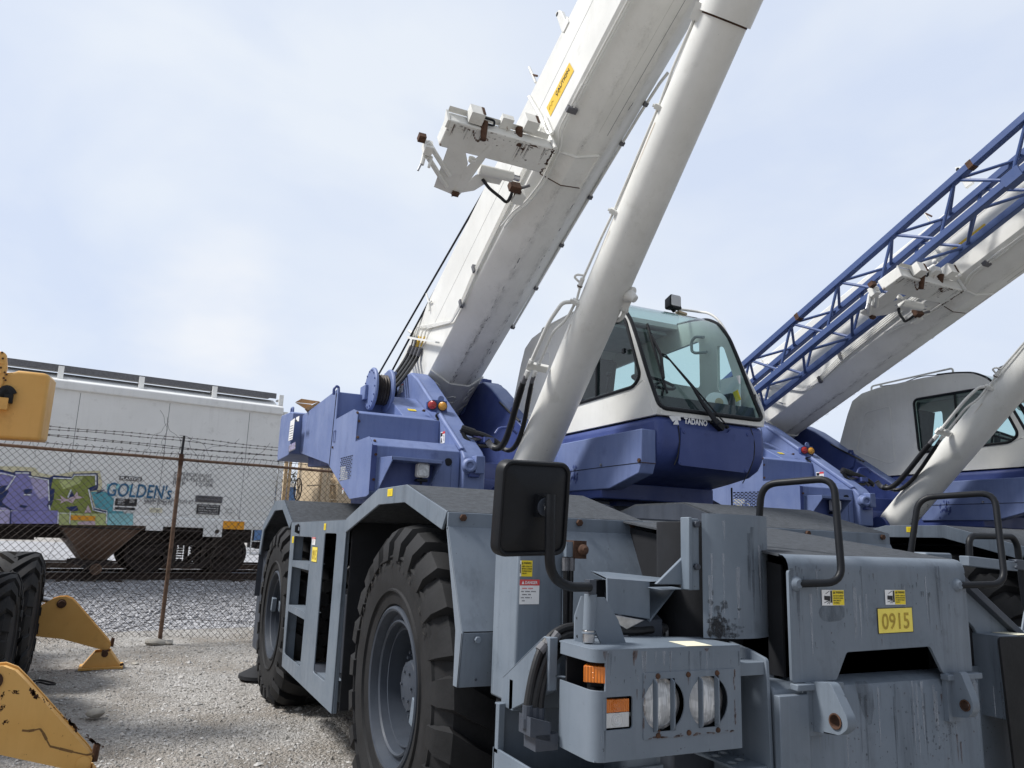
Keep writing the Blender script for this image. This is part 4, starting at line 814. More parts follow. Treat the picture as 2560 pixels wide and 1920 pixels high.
    for r in rs:                               # ragged scraped patches built of many small chips
        r = np.array(r, float); c0 = r.mean(0); ext = np.abs(r-c0).max(0)
        for _ in range(26):
            w = RNG.dirichlet(np.ones(len(r))*0.6); x, y = w@r; sx, sy = abs(RNG.normal(0, 1))*ext[0]*0.16+2, abs(RNG.normal(0, 1))*ext[1]*0.16+2; k_ = [(x+sx*math.cos(a)*RNG.uniform(.5, 1.1), y+sy*math.sin(a)*RNG.uniform(.5, 1.1)) for a in np.arange(0, 6.2, 0.9)]
            mb.add([q(*z) for z in k_], [tuple(range(len(k_)))], 'rust')
    for k in range(60):
        a = random.uniform(0, 1); x, y = 330+a*430+random.uniform(-60, 0), 1110+a*380+random.uniform(0, 20); s = random.uniform(2, 7); mb.add([q(x, y), q(x+s*1.6, y+s), q(x+s, y+s*2.2), q(x-s*.4, y+s)], [(0, 1, 2, 3)], 'rust')
    absorb(near, mb)
    c = P(z2(330, 1025), 'z', 0.03); mb = MB(); mb.tube(spline([P(z2(a, b), 'z', 0.035) for a, b in ((250, 1015), (290, 1008), (350, 1018), (410, 1035), (360, 1040), (300, 1025), (270, 1028))], 5), 0.011, 'hose', 6)
    tag(mb.build('hose_scrap', None, org=c), 'short black loop of scrap hose lying on the gravel by the tyre', 'hose scrap')
yellow_machine()
# ------------------------------------------------------------------ rough terrain crane: carrier
CT = (1.68, 6.9, 0.0)
crane = thing('rough_terrain_crane', CT, 'near grey and blue rough terrain crane with white boom raised over its cab', 'crane', 'blue and white rough terrain cranes')
MX = lambda mb, side: mb if side == 0 else mb.mirrored()
def wheels():
    for side in (0, 1):
        for y in (4.742, 9.088):
            cz = 0.895; hb = MB()
            hb.lathe((0.03, y, cz), (1, 0, 0), [(0.10, 0.115), (0.104, 0.138), (0.13, 0.15), (0.185, 0.155), (0.19, 0.265), (0.22, 0.272), (0.45, 0.272)], 'greyrim', 40, False)
            hb.lathe((0.03, y, cz), (1, 0, 0), [(0.090, 0.0), (0.094, 0.06), (0.101, 0.117)], 'greyrim', 36, False)
            for i in range(30):
                a = 2*math.pi*i/30; hb.bolt((0.22, y+0.232*math.cos(a), cz+0.232*math.sin(a)), (-1, 0, 0), 0.0125, 'greyrim', 0.035)
            for i in range(6): a = 2*math.pi*i/6; hb.bolt((0.124, y+0.09*math.cos(a), cz+0.09*math.sin(a)), (-1, 0, 0), 0.009, 'greydark', 0.008)
            hub = MX(hb, side).build('wheel', crane)
            mb = MB(); mb.lathe((0.03, y, cz), (1, 0, 0), [(0.02, 0.475), (-0.005, 0.468), (-0.012, 0.455), (-0.005, 0.440), (0.012, 0.435), (0.05, 0.425), (0.055, 0.392), (0.035, 0.388), (0.03, 0.378), (0.04, 0.368), (0.09, 0.362), (0.095, 0.342), (0.078, 0.338), (0.08, 0.328), (0.33, 0.318), (0.355, 0.30), (0.36, 0.26)], 'greyrim', 56, False)
            mb.v = [(x, yy, z) for x, yy, z in mb.v]; MX(mb, side).build('rim', hub)
            mb = MB(); a = -0.25 if y < 6 else 2.9
            for r0, r1, w, d in ((0.20, 0.40, 0.05, 0.10), (0.30, 0.37, 0.075, 0.03)):
                c = (0.05+d, y-math.cos(a)*(r0+r1)/2, cz+math.sin(a)*(r0+r1)/2); mb.obox(c, (0.025, 0, 0), (0, -math.cos(a)*(r1-r0)/2, math.sin(a)*(r1-r0)/2), (0, math.sin(a)*w, math.cos(a)*w), 'grey')
            MX(mb, side).build('lock_clip', hub, bevel=0.006)
            mb = MB(); tyre_mesh(mb, (0, y, cz), 1, 0.970, 0.76, 0.455, 23, 0.052, 0.18, 'rubber', 0.012); mb.v = [(x, yy, z) for x, yy, z in mb.v]
            if y < 6 and side == 0:            # moulded sidewall lettering
                for txt, a0 in (('XRB', 150), ('29.5 R 29', 118), ('RADIAL', 60)):
                    for i, ch in enumerate(txt):
                        if ch == ' ': continue
                        an = R(a0-6.2*i); u = (0, math.sin(an)*-1*-1, -math.cos(an)*-1*-1); rr = 0.70
                        u = V3((0, -math.sin(an)*-1, -math.cos(an))); v = V3((0, math.cos(an), math.sin(an))); u = V3((0, math.sin(an), -math.cos(an)))
                        mb.text(ch, V3((-0.006, y, cz))+v*rr, u, v, 0.045, 'rubberdusty')
            MX(mb, side).build('tyre', hub)
    mb = MB()
    for y in (4.742, 9.088): mb.tube([(0.3, y, 0.895), (3.06, y, 0.895)], 0.16, 'greydark', 16); mb.ball((1.68, y, 0.895), 0.33, 'greydark')
    mb.build('axle', crane)
wheels()
def carrier():
    mb = MB(); mb.box((1.15, 2.75, 0.62), (2.21, 10.3, 1.45), 'greydark'); mb.box((0.85, 5.9, 0.55), (2.5, 8.2, 1.3), 'dark')
    mb.box((0.80, 2.95, 1.0), (2.56, 3.75, 1.30), 'greydark'); mb.cyl((1.68, 6.9, 1.4), (1.68, 6.9, 2.12), 0.95, 'greydark', 40); mb.box((0.78, 3.0, 0.58), (2.58, 3.5, 1.02), 'greydark')
    mb.box((1.2, 5.6, 1.45), (2.16, 8.4, 1.75), 'greydark'); mb.box((0.25, 9.9, 0.6), (3.1, 10.6, 0.95), 'greydark'); mb.box((0.06, 10.2, 0.35), (0.34, 10.62, 1.55), 'greydark'); mb.box((3.02, 10.2, 0.35), (3.3, 10.62, 1.55), 'greydark')
    mb.build('chassis', crane, bevel=0.02)
    mb = MB(); mb.lathe((0.2, 10.4, 0), (0, 0, 1), [(0.02, 0.30), (0.06, 0.30), (0.16, 0.10), (0.4, 0.08)], 'dark', 20); mb.build('outrigger_pad', crane)
    # dark bulkhead behind the front mud panels closes the view into the chassis
    for side in (0, 1):
        T = [(6.02, 1.905), (5.19, 2.10), (4.576, 2.10), (3.876, 1.925)]; I = [(3.94, 1.83), (4.60, 1.992), (5.16, 1.992), (6.02, 1.80)]
        mb = MB(); mb.sheet(T[::-1], 0.0, 1.25, 'grit'); fd = MX(mb, side)
        mb2 = MB(); mb2.prof(T+I, -0.004, 0.012, 'grey')
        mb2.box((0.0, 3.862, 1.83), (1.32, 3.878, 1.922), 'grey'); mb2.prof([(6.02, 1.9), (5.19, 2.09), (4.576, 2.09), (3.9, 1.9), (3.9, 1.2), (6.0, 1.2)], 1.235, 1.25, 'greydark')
        for px in ((525, 355), (805, 365)): c = P(z6(*px), 'y', 3.862); mb2.bolt(c, (0, -1, 0), 0.020, 'rust', 0.02)
        mb2.bolt(P(z3(1700, 1550), 'y', 3.862), (0, -1, 0), 0.020, 'rust', 0.02)
        F1 = MX(mb2, side).build('front_fender', crane, bevel=0.003); fd.build('nonslip_top', F1)
        if side == 0: stick2(F1, z3, (1032, 1360), (1081, 1288), 'x', -0.004, 'plain')
        # rear fender
        T = [(10.36, 1.55), (10.213, 1.864), (9.455, 2.139), (8.877, 2.136), (8.294, 1.896)]; I = [(8.40, 1.83), (8.90, 2.03), (9.42, 2.03), (10.12, 1.80), (10.25, 1.5)]
        mb = MB(); mb.sheet(T[::-1], 0.0, 1.25, 'grit'); fd = MX(mb, side); mb2 = MB(); mb2.prof(T+I, -0.004, 0.012, 'grey')
        mb2.sheet([(10.36, 1.55), (10.42, 1.0)][::-1], 0, 0.8, 'greydark', 0.01); mb2.prof([(8.3, 1.88), (8.877, 2.12), (9.455, 2.12), (10.2, 1.85), (10.2, 1.2), (8.3, 1.2)], 1.235, 1.25, 'greydark')
        F2 = MX(mb2, side).build('rear_fender', crane, bevel=0.003); fd.build('nonslip_top', F2)
        # folded front mud panel
        mb = MB(); U = [(0.0, 3.858, 1.845), (1.17, 3.858, 1.845), (1.46, 3.60, 1.345), (0.0, 3.60, 1.345)]
        mb.prism(U, (0, 0.012, 0.004), 'grey'); mb.prism([(0.0, 3.60, 1.340), (0.62, 3.60, 1.340), (0.62, 3.63, 1.085), (0.0, 3.63, 1.085)], (0, 0.012, 0), 'grey')
        mb.prism([(0.0, 3.60, 1.34), (0.0, 3.858, 1.845), (0.0, 3.885, 1.845), (0.0, 3.69, 1.34), (0.0, 3.69, 1.085), (0.0, 3.63, 1.085)], (0.01, 0, 0), 'grey')
        mb.bolt(P(z5(1365, 920), 'y', 3.60), (0, -1, 0), 0.017, 'grey', 0.02); mb.bolt(P(z5(1358, 1150), 'y', 3.62), (0, -1, 0), 0.007, 'greydark', 0.004)
        if side == 0: sl = P(z6(505, 415), 'y', 3.75)
        MX(mb, side).build('mud_panel', crane, bevel=0.004)
        # side ladder panel between the wheels
        mb = MB(); ol = [(8.32, 1.897), (8.17, 0.492), (8.02, 0.485), (6.05, 0.478), (6.02, 1.90)]
        h1 = rpoly([(8.10, 1.75), (8.09, 0.62), (7.30, 0.62), (7.26, 1.75)], 0.03); h2 = rpoly([(6.74, 1.79), (6.76, 0.66), (6.33, 0.66), (6.31, 1.79)], 0.03)
        ol = [(8.32, 1.897), (8.17, 0.492), (6.05, 0.478), (6.02, 1.90)]
        mb.plate([(-y, z) for y, z in ol][::1], [[(-y, z) for y, z in h] for h in (h1, h2)], (0, 0, 0), EY*-1, EZ, 0.012, 'grey')
        mb.prof([(8.32, 1.897), (6.02, 1.905), (6.02, 1.893), (8.32, 1.885)], 0.0, 1.2, 'grit'); 
        for y0, z0, z1_, w_ in ((8.13, 0.49, 1.88, 0.10), (7.30, 0.50, 1.75, 0.10), (6.30, 0.60, 1.79, 0.05), (6.05, 0.48, 1.88, 0.04)): mb.box((0.012, y0-0.006, z0), (w_, y0+0.006, z1_), 'grey')
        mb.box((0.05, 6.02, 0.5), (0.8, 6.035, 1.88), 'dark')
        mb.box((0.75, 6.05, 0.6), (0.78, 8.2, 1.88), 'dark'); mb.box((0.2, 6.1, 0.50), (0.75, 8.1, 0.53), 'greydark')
        L = MX(mb, side).build('ladder_panel', crane, bevel=0.004)
        for z in (0.515, 1.045, 1.475):
            mb = MB(); mb.plate([(0.0, 0.0), (0.14, 0.0), (0.14, 0.80), (0.0, 0.80)], [circ(0.045+0.05*(i % 2), 0.06+0.045*i, 0.016, 8) for i in range(16)] if z < 1 else [], (0.008, 7.29, z+0.04), EX, EY, 0.006, 'grey'); mb.box((0.002, 7.285, z-0.02), (0.010, 8.10, z+0.041), 'grey'); MX(mb, side).build('tread', L)
        if side == 0:
            mb = MB(); mb.box((0.03, 6.33, 0.50), (0.15, 6.75, 0.66), 'grey'); mb.tube([(0.28, 6.55, 0.7), (0.28, 6.55, 1.3)], 0.17, 'greydark', 20); mb.cyl((0.28, 6.55, 1.3), (0.28, 6.55, 1.34), 0.12, 'black', 18); mb.tube(spline([(0.2, 6.5, 1.35), (0.15, 6.45, 1.5), (0.3, 6.4, 1.55), (0.5, 6.4, 1.4)], 5), 0.02, 'hose', 8); mb.build('air_tank', crane)
            stick2(L, z5, (413, 468), (449, 388), 'x', 0.0, 'number', 'number_plate'); stick2(L, z5, (415, 373), (438, 330), 'x', 0.0, 'danger'); stick2(L, z5, (300, 362), (313, 325), 'x', 0.0, 'plain'); stick2(L, z5, (484, 288), (498, 250), 'x', 0.0, 'plain')
            mb = MB(); mb.tube([(-0.008, 7.86, 1.86), (-0.03, 7.86, 1.85), (-0.03, 7.86, 1.80), (0, 7.86, 1.79)], 0.018, 'black', 8); mb.build('latch', crane)
        # outrigger jack housing and the sloping gusset beside it
        mb = MB(); mb.box((0.14, 3.30, 1.06), (0.385, 3.56, 1.80), 'grey'); mb.box((0.16, 3.32, 0.50), (0.37, 3.54, 1.06), 'dark'); mb.box((0.3, 3.33, 0.70), (1.3, 3.53, 1.0), 'greydark')
        J = MX(mb, side).build('outrigger_housing', crane, bevel=0.012)
        mb = MB(); mb.lathe((0.26, 3.43, 0), (0, 0, 1), [(0.03, 0.27), (0.07, 0.27), (0.15, 0.1), (0.55, 0.085)], 'greydark', 22); MX(mb, side).build('outrigger_foot', J)
        if side == 0:
            global name_lines; name_lines = ['KEEP CLEAR OF', 'MOVING OUTRIGGER', 'TO PREVENT BODILY', 'INJURY.']
            stick2(J, z6, (217, 640), (278, 556), 'y', 3.30, 'vwarn'); stick2(J, z6, (206, 788), (315, 657), 'y', 3.30, 'danger', 'danger_sign')
    # float box, gusset, hose manifold behind the left lamp housing
    mb = MB(); X0 = 0.04; mb.box((X0, 2.86, 0.60), (0.62, 3.27, 0.66), 'grey'); mb.box((X0, 2.86, 0.62), (X0+0.012, 3.29, 0.90), 'grey'); mb.box((X0, 3.27, 0.55), (0.62, 3.285, 1.08), 'grey'); mb.box((X0, 2.84, 0.60), (0.62, 2.86, 0.89), 'grey'); mb.box((0.6, 2.86, 0.6), (0.62, 3.27, 1.02), 'grey')
    mb.box((X0, 3.24, 0.88), (X0+0.03, 3.285, 1.085), 'grey'); mb.box((X0+0.03, 2.87, 0.665), (0.6, 3.26, 0.67), 'dark'); mb.build('float_box', crane, bevel=0.005)
    mb = MB(); gp = [(3.31, 1.185), (2.93, 1.405), (2.88, 1.405), (2.88, 1.20), (3.22, 1.06), (3.32, 1.06)]; mb.prof(gp, 0.085, 0.125, 'grey'); mb.box((0.085, 3.20, 1.06), (0.36, 3.24, 1.19), 'grey'); mb.prism([(0.085, 3.31, 1.185), (0.085, 2.93, 1.405), (0.30, 2.93, 1.405), (0.30, 3.31, 1.185)], (0, 0, -0.012), 'grey'); mb.build('gusset', crane, bevel=0.004)
    mb = MB(); bk = P(z6(290, 1440), 'y', 2.90); mb.obox(bk, (0.045, 0, -0.012), (0, 0.05, 0), (0, 0, 0.035), 'greydark'); mb.obox(bk+V3((0.03, 0, -0.05)), (0.05, 0, 0), (0, 0.05, 0), (0, 0, 0.03), 'greydark')
    hs = [((250, 1400), (255, 1310), (285, 1150), (330, 1020), (400, 940), (480, 908), (600, 915), (740, 930), (850, 930), (915, 922)), ((283, 1410), (290, 1300), (325, 1150), (380, 1020), (450, 960), (520, 945)), ((315, 1412), (318, 1300), (345, 1170), (395, 1070), (470, 1000), (520, 990))]
    for i, h in enumerate(hs):
        pts = [P(z6(*q), 'y', 2.90+0.006*j) for j, q in enumerate(h)]; mb.tube(spline(pts, 5), 0.019 if i else 0.017, 'hose', 10)
        a = P(z6(*h[0]), 'y', 2.90); b = P(z6(h[0][0]+3, h[0][1]-75), 'y', 2.90); mb.tube([a, b], 0.021, 'greydark', 10); mb.tube([a-EZ*0.03, a+EZ*0.005], 0.025, 'greydark', 6)
    for k in range(3): a = P(z6(330+35*k, 1020-30*k), 'y', 2.915); mb.tube([a-V3((0.012, 0, 0.012)), a+V3((0.012, 0, 0.012))], 0.021, 'inkgrey', 10)
    a, b = P(z6(905, 918), 'y', 3.05), P(z6(990, 915), 'y', 3.05); mb.tube([a, b], 0.021, 'steel', 8); mb.tube([b, b-EZ*0.06], 0.02, 'steel', 8); mb.obox(b-EZ*0.075+EX*0.02, (0.09, 0, 0), (0, 0.05, 0), (0, 0, 0.012), 'grey')
    for px, py in ((455, 540), (485, 540)):
        pts = [P(z6(px+(q-540)*(0.0 if px < 470 else -0.02), q), 'y', 3.27) for q in (535, 650, 780, 920, 990)]; mb.tube(pts, 0.013, 'hose', 8); a = P(z6(px, 575), 'y', 3.27); mb.tube([a+EZ*0.03, a-EZ*0.03], 0.018, 'inkgrey', 8)
    c = P(z6(510, 497), 'y', 3.29); mb.obox(c, (0.035, 0, 0), (0, 0.04, 0), (0, 0, 0.042), 'rust'); mb.obox(c-EX*0.05, (0.02, 0, 0), (0, 0.03, 0), (0, 0, 0.036), 'grey'); mb.lathe(c+V3((0.01, -0.04, 0)), (0, -1, 0), [(0, 0.026), (0.02, 0.026), (0.035, 0.012), (0.036, 0)], 'rust', 12)
    mb.build('hydraulic_hoses', crane)
    mb = MB(); mb.obox(P(z6(725, 795), 'y', 3.0), (0.02, 0, 0), (0, 0.02, 0), (0, 0, 0.02), 'greydark'); mb.tube([P(z6(680, 800), 'y', 3.0), P(z6(730, 790), 'y', 3.0)], 0.012, 'greydark', 8); mb.tube(spline([P(z6(q, w), 'y', 3.05) for q, w in ((720, 810), (705, 830), (720, 860), (700, 960), (640, 975))], 5), 0.006, 'hose', 6); mb.build('drain_valve', crane)
carrier()
def blot(mb, c, u, v, ru, rv, mat, n=9, jit=0.35):
    c, u, v = V3(c), V3(u), V3(v); ps = []
    for i in range(n): a = 2*math.pi*i/n; k = 1+RNG.uniform(-jit, jit); ps.append(c+u*ru*k*math.cos(a)+v*rv*k*math.sin(a))
    mb.add(ps, [tuple(range(n))], mat)
def run(mb, c, u, v, w, l, mat):              # a run trickling down from c
    c, u, v = V3(c), V3(u), V3(v); mb.add([c-u*w, c+u*w, c+u*w*0.6-v*l*0.6, c+u*w*0.15-v*l, c-u*w*0.2-v*l*0.95, c-u*w*0.7-v*l*0.5], [(0, 1, 2, 3, 4, 5)], mat)
def front_end():
    # hood
    HP = [(2.585, 1.235), (2.585, 1.68), (2.60, 1.735), (2.65, 1.768), (3.99, 1.935), (4.6, 1.935), (4.6, 1.2)]
    mb = MB(); x0, x1 = 1.10, 2.28
    ol = rpoly([(x0, 1.235), (1.36, 1.235), (1.43, 1.35), (1.985, 1.36), (2.065, 1.235), (x1, 1.235), (x1, 1.70), (x0, 1.70)], 0.012, 2)
    mb.plate([(x, z) for x, z in ol], [], (0, 2.585, 0), EX, EZ, 0.014, 'grey')
    cv = [(2.585, 1.70), (2.585, 1.708), (2.587, 1.725), (2.597, 1.748), (2.615, 1.762), (2.64, 1.768)]
    mb.add([(x, a, b) for a, b in cv for x in (x0, x1)], [(2*i, 2*i+1, 2*i+3, 2*i+2) for i in range(len(cv)-1)], 'grey')
    mb.prof([(2.60, 1.24), (2.60, 1.70), (2.64, 1.757), (3.99, 1.925), (4.6, 1.925), (4.6, 1.24)], x1-0.014, x1, 'grey'); mb.prof([(2.68, 1.24), (2.68, 1.72), (3.99, 1.90), (4.6, 1.92), (4.6, 1.24)], x0+0.05, x0+0.062, 'dark')
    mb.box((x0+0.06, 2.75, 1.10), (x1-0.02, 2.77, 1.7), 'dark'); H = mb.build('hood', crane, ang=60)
    mb = MB(); mb.sheet([(2.64, 1.768), (3.99, 1.935), (4.6, 1.935)], x0, x1, 'grit', 0.01); mb.build('nonslip_top', H)
    global name_lines
    name_lines = ['DO NOT CLIMB UP', 'OR DOWN WHILE', 'MACHINE IS', 'WORKING.']; stick2(H, z7, (626, 795), (740, 712), 'y', 2.585, 'warn')
    name_lines = ['STAND CLEAR OF', 'MOVING MACHINE', 'TO PREVENT BODILY', 'INJURY.']; stick2(H, z7, (963, 791), (1065, 712), 'y', 2.585, 'warn')
    q = P(z7(928, 943), 'y', 2.585); q2 = P(z7(1098, 800), 'y', 2.585); sticker(H, q, V3((0.9998, 0, 0.018)), EZ, float(q2[0]-q[0])+0.004, 0.108, 'number', 'number_plate')
    for f, c, tp in (((490, 680), (735, 655), [(690, 118), (308, 150), (285, 440)]), ((1345, 688), (1600, 660), [(1545, 195), (1140, 222), (1100, 512)])):
        mb = MB(); pts = [P(z7(*f), 'y', 2.585)]; c3 = P(z7(*c), 'y', 2.50); pts.append(np.array([c3[0], 2.50, pts[0][2]+0.012]))
        t1 = P(z7(*tp[0]), 'y', 2.56); pts.append(t1); t2 = P(z7(*tp[1]), 'y', 2.86); pts.append(t2); t3 = P(z7(*tp[2]), 'y', 2.90); pts.append(t3)
        mb.tube(fillet(pts, 0.075, 6), 0.0165, 'black', 12); mb.lathe(pts[0], (0, -1, 0), [(0, 0.034), (0.008, 0.03), (0.02, 0.018)], 'grey', 14); mb.build('handrail', H)
    # lower front beam under the hood, flanges and towing lugs
    mb = MB(); yz = [(2.60, 0.30), (2.60, 1.17), (2.615, 1.205), (2.65, 1.225), (3.1, 1.225), (3.1, 0.30)]
    mb.prof(yz, 1.02, 2.34, 'grey'); mb.prism([(2.34, 2.60, 0.3), (2.34, 2.60, 1.2), (2.46, 2.72, 1.22), (2.46, 2.72, 0.3)], (0, 0.3, 0), 'grey'); B = mb.build('front_beam', crane, bevel=0.012)
    mb = MB(); mb.box((1.10, 2.555, 1.205), (1.37, 2.60, 1.232), 'grey'); mb.box((2.06, 2.555, 1.205), (2.31, 2.60, 1.232), 'grey'); mb.box((1.005, 2.565, 0.3), (1.17, 2.60, 1.19), 'grey'); mb.build('flange', B, bevel=0.004)
    for x in (1.20, 2.10):
        ky = 1.0 if x < 2 else 0.62
        mb = MB(); lo = [(-2.60, 1.235), (-2.455, 1.255), (-2.375, 1.13), (-2.37, 1.085), (-2.41, 1.055), (-2.60, 1.035)]
        lo = rpoly([(-2.60, 1.235), (-2.475, 1.25), (-2.395, 1.125), (-2.395, 1.085), (-2.44, 1.05), (-2.60, 1.035)], 0.02, 4)
        lo = [(-2.60+(y+2.60)*ky, z) for y, z in lo]; hy = 2.60-0.145*ky; mb.plate([(y, z) for y, z in lo], [circ(-hy, 1.103, 0.026*min(1, ky+0.2), 18, 0.026)], (x, 0, 0), -EY, EZ, 0.05, 'grey')
        mb.lathe((x-0.006, hy, 1.103), (1, 0, 0), [(0.004, 0.032*min(1, ky+0.2)), (0, 0.032*min(1, ky+0.2)), (0, 0.0255*min(1, ky+0.2)), (0.056, 0.0255*min(1, ky+0.2))], 'rust', 20, False); mb.box((x-0.03, 2.575, 1.02), (x+0.08, 2.60, 1.235), 'grey'); mb.build('towing_lug', B, bevel=0.006)
    # right hand side: sloping outrigger side plate, cross bar, third handrail, dark flap
    mb = MB(); mb.plate([(2.29, 1.74), (2.36, 1.69), (2.95, 1.32), (2.95, 0.7), (2.33, 0.7), (2.29, 1.2)], [rpoly([(2.37, 1.53), (2.52, 1.42), (2.545, 1.38), (2.545, 1.23), (2.37, 1.23)], 0.02)], (0, 2.72, 0), EX, EZ, 0.02, 'grey')
    mb.obox((2.62, 2.71, 1.535), (0.33, 0, -0.208), (0, 0.03, 0), (0.01, 0, 0.016), 'greydark'); mb.box((2.3, 2.74, 1.15), (2.6, 3.2, 1.6), 'dark'); mb.build('outrigger_side_plate', crane, bevel=0.004)
    mb = MB(); mb.obox(P(z7(1515, 572), 'y', 2.95), (0.22, 0, -0.012), (0, 0.03, 0), (0, 0, 0.028), 'grey'); a = P(z7(1668, 580), 'y', 2.95)
    for q in ((1655, 560), (1655, 592)): mb.bolt(P(z7(*q), 'y', 2.91), (0, -1, 0), 0.013, 'greydark', 0.015)
    mb.obox(a+V3((0.04, 0, 0)), (0.09, 0, -0.004), (0, 0.025, 0), (0, 0, 0.03), 'greydark'); mb.build('cross_bar', crane, bevel=0.004)
    mb = MB(); pts = [P(z7(*q), 'y', 3.0) for q in ((1412, 540), (1408, 425), (1640, 428), (1665, 470), (1710, 800))]; mb.tube(fillet(pts, 0.06, 5), 0.019, 'black', 12); mb.build('handrail', crane)
    mb = MB(); f = rpoly([(2.47, 1.395), (2.90, 1.385), (2.90, 0.5), (2.52, 0.5)], 0.03, 4); mb.plate(f, [], (0, 2.56, 0), EX, EZ, 0.012, 'rubber'); mb.build('rubber_flap', crane)
    # stains on the hood and the beam below it
    mb = MB(); yh = 2.5845-0.0015; yb = 2.5985
    blot(mb, P(z7(680, 835), 'y', yh), EX, EZ, 0.085, 0.042, 'dampstain', 14, 0.12)
    for i in range(46): run(mb, P(z7(RNG.uniform(455, 1390), RNG.uniform(570, 1000)), 'y', yh), EX, EZ, RNG.uniform(0.001, 0.0028), RNG.uniform(0.006, 0.035), 'soot' if i % 3 else 'ruststain')
    for (a, b) in ((487, 585), (505, 592), (520, 600), (495, 620), (530, 640), (1015, 675), (1050, 680), (1110, 685), (1130, 672), (1155, 720), (1165, 720), (1195, 730), (1200, 725)): run(mb, P(z7(a, b), 'y', yh), EX, EZ, 0.0035, 0.026, 'soot')
    for i in range(16): run(mb, P(z7(RNG.uniform(460, 1390), RNG.uniform(580, 760)), 'y', yh), EX, EZ, RNG.uniform(0.004, 0.012), RNG.uniform(0.10, 0.30), 'chalk' if i % 2 else 'dampstain')
    absorb(H, mb)
    mb = MB(); q = lambda a, b: P(z7(a, b), 'y', yb)
    mb.add([q(*w) for w in ((800, 1200), (855, 1195), (895, 1225), (905, 1330), (893, 1425), (875, 1432), (845, 1370), (820, 1280))], [tuple(range(8))], 'dampstain')
    for i in range(120): blot(mb, q(RNG.uniform(760, 1600), RNG.uniform(1210, 1650)), EX, EZ, *RNG.uniform(0.001, 0.006, 2), 'soot' if i % 4 else 'ruststain', 7)
    for i in range(40): blot(mb, q(RNG.normal(1250, 60), RNG.normal(1470, 70)), EX, EZ, *RNG.uniform(0.002, 0.008, 2), 'soot', 7)
    for i in range(30): run(mb, q(RNG.uniform(560, 1590), RNG.uniform(1195, 1300)), EX, EZ, RNG.uniform(0.003, 0.011), RNG.uniform(0.1, 0.35), ('chalk', 'dampstain')[i % 2])
    for (a, b, l) in ((1262, 1265, 0.05), (1290, 1320, 0.10), (1345, 1480, 0.12), (1365, 1520, 0.10)): run(mb, q(a, b), EX, EZ, 0.006, l, 'ruststain')
    absorb(B, mb)
    # steps between lamp housing and hood
    mb = MB(); sp = rpoly([(-2.93, 1.385), (-2.72, 1.355), (-2.62, 1.33), (-2.60, 0.45), (-2.98, 0.45)], 0.015, 3); mb.plate(sp, [], (0.99+0.0, 0, 0), -EY, EZ, 0.016, 'grey'); S = mb.build('step', crane, bevel=0.003)
    for z in (1.315, 0.905):
        mb = MB(); mb.plate([(0.845, 2.645), (1.005, 2.645), (1.005, 2.92), (0.845, 2.92)], [circ(0.885, 2.72, 0.022, 14), circ(0.95, 2.75, 0.022, 14), circ(0.89, 2.83, 0.022, 14), circ(0.955, 2.86, 0.022, 14)], (0, 0, z), EX, EY, 0.010, 'grey'); mb.box((0.845, 2.632, z-0.05), (1.005, 2.645, z+0.001), 'grey'); mb.build('tread', S, bevel=0.003)
    # curved heat shield over the silencer, its bracket and the square air duct
    mb = MB(); cx, cy, r = 0.985, 3.03, 0.31; vs = []; 
    for i in range(17):
        a = R(-128+76*i/16)
        for z in (1.40, 1.935): vs += [(cx+r*math.cos(a), cy+r*math.sin(a), z), (cx+(r-0.01)*math.cos(a), cy+(r-0.01)*math.sin(a), z)]
    fs = []
    for i in range(16):
        p, q = 4*i, 4*i+4; fs += [(p, q, q+2, p+2), (p+1, p+3, q+3, q+1), (p+2, q+2, q+3, p+3), (p, p+1, q+1, q)]
    fs += [(0, 2, 3, 1), (64, 65, 67, 66)]; mb.add(vs, fs, 'grey'); SH = mb.build('silencer_shield', crane)
    mb = MB(); rs = 0.3115
    def sp_(a, z): return V3((cx+rs*math.cos(R(a)), cy+rs*math.sin(R(a)), z))
    for i in range(150):
        a = -124+abs(RNG.normal(0, 13)); z = 1.405+abs(RNG.normal(0, 0.055)); d = sp_(a+1, z)-sp_(a, z); d /= np.linalg.norm(d); blot(mb, sp_(a, z), d, EZ, *RNG.uniform(0.002, 0.016, 2), 'soot', 8)
    for i in range(14): a = RNG.uniform(-126, -56); d = sp_(a+1, 0)-sp_(a, 0); d /= np.linalg.norm(d); run(mb, sp_(a, RNG.uniform(1.6, 1.93)), d, EZ, RNG.uniform(0.003, 0.012), RNG.uniform(0.06, 0.3), 'chalk' if i % 2 else 'dampstain')
    absorb(SH, mb)
    mb = MB(); mb.box((0.745, 2.80, 1.60), (0.79, 2.83, 1.91), 'grey'); mb.box((0.725, 2.79, 1.60), (0.745, 2.85, 1.915), 'grey')
    for z in (1.885, 1.70): mb.bolt((0.768, 2.80, z), (0, -1, 0), 0.016, 'greydark', 0.02)
    mb.cyl((0.99, 3.05, 1.35), (0.99, 3.05, 1.9), 0.2, 'dark', 20); mb.prof([(2.83, 1.60), (3.3, 1.60), (3.3, 1.62)], 0.60, 0.76, 'grey'); mb.prism([(0.60, 2.86, 1.62), (0.76, 2.84, 1.62), (0.76, 2.84, 1.76)], (0, 0.02, 0), 'grey'); mb.build('shield_bracket', SH, bevel=0.004)
    mb = MB(); D = lambda a, b: P(z6(a, b), 'y', 2.93); f = [D(675, 650), D(903, 668), D(905, 868), D(680, 832)]; mb.prism(f, (0, 0.012, 0), 'grey'); b = [D(1110, 672), D(1112, 690)]
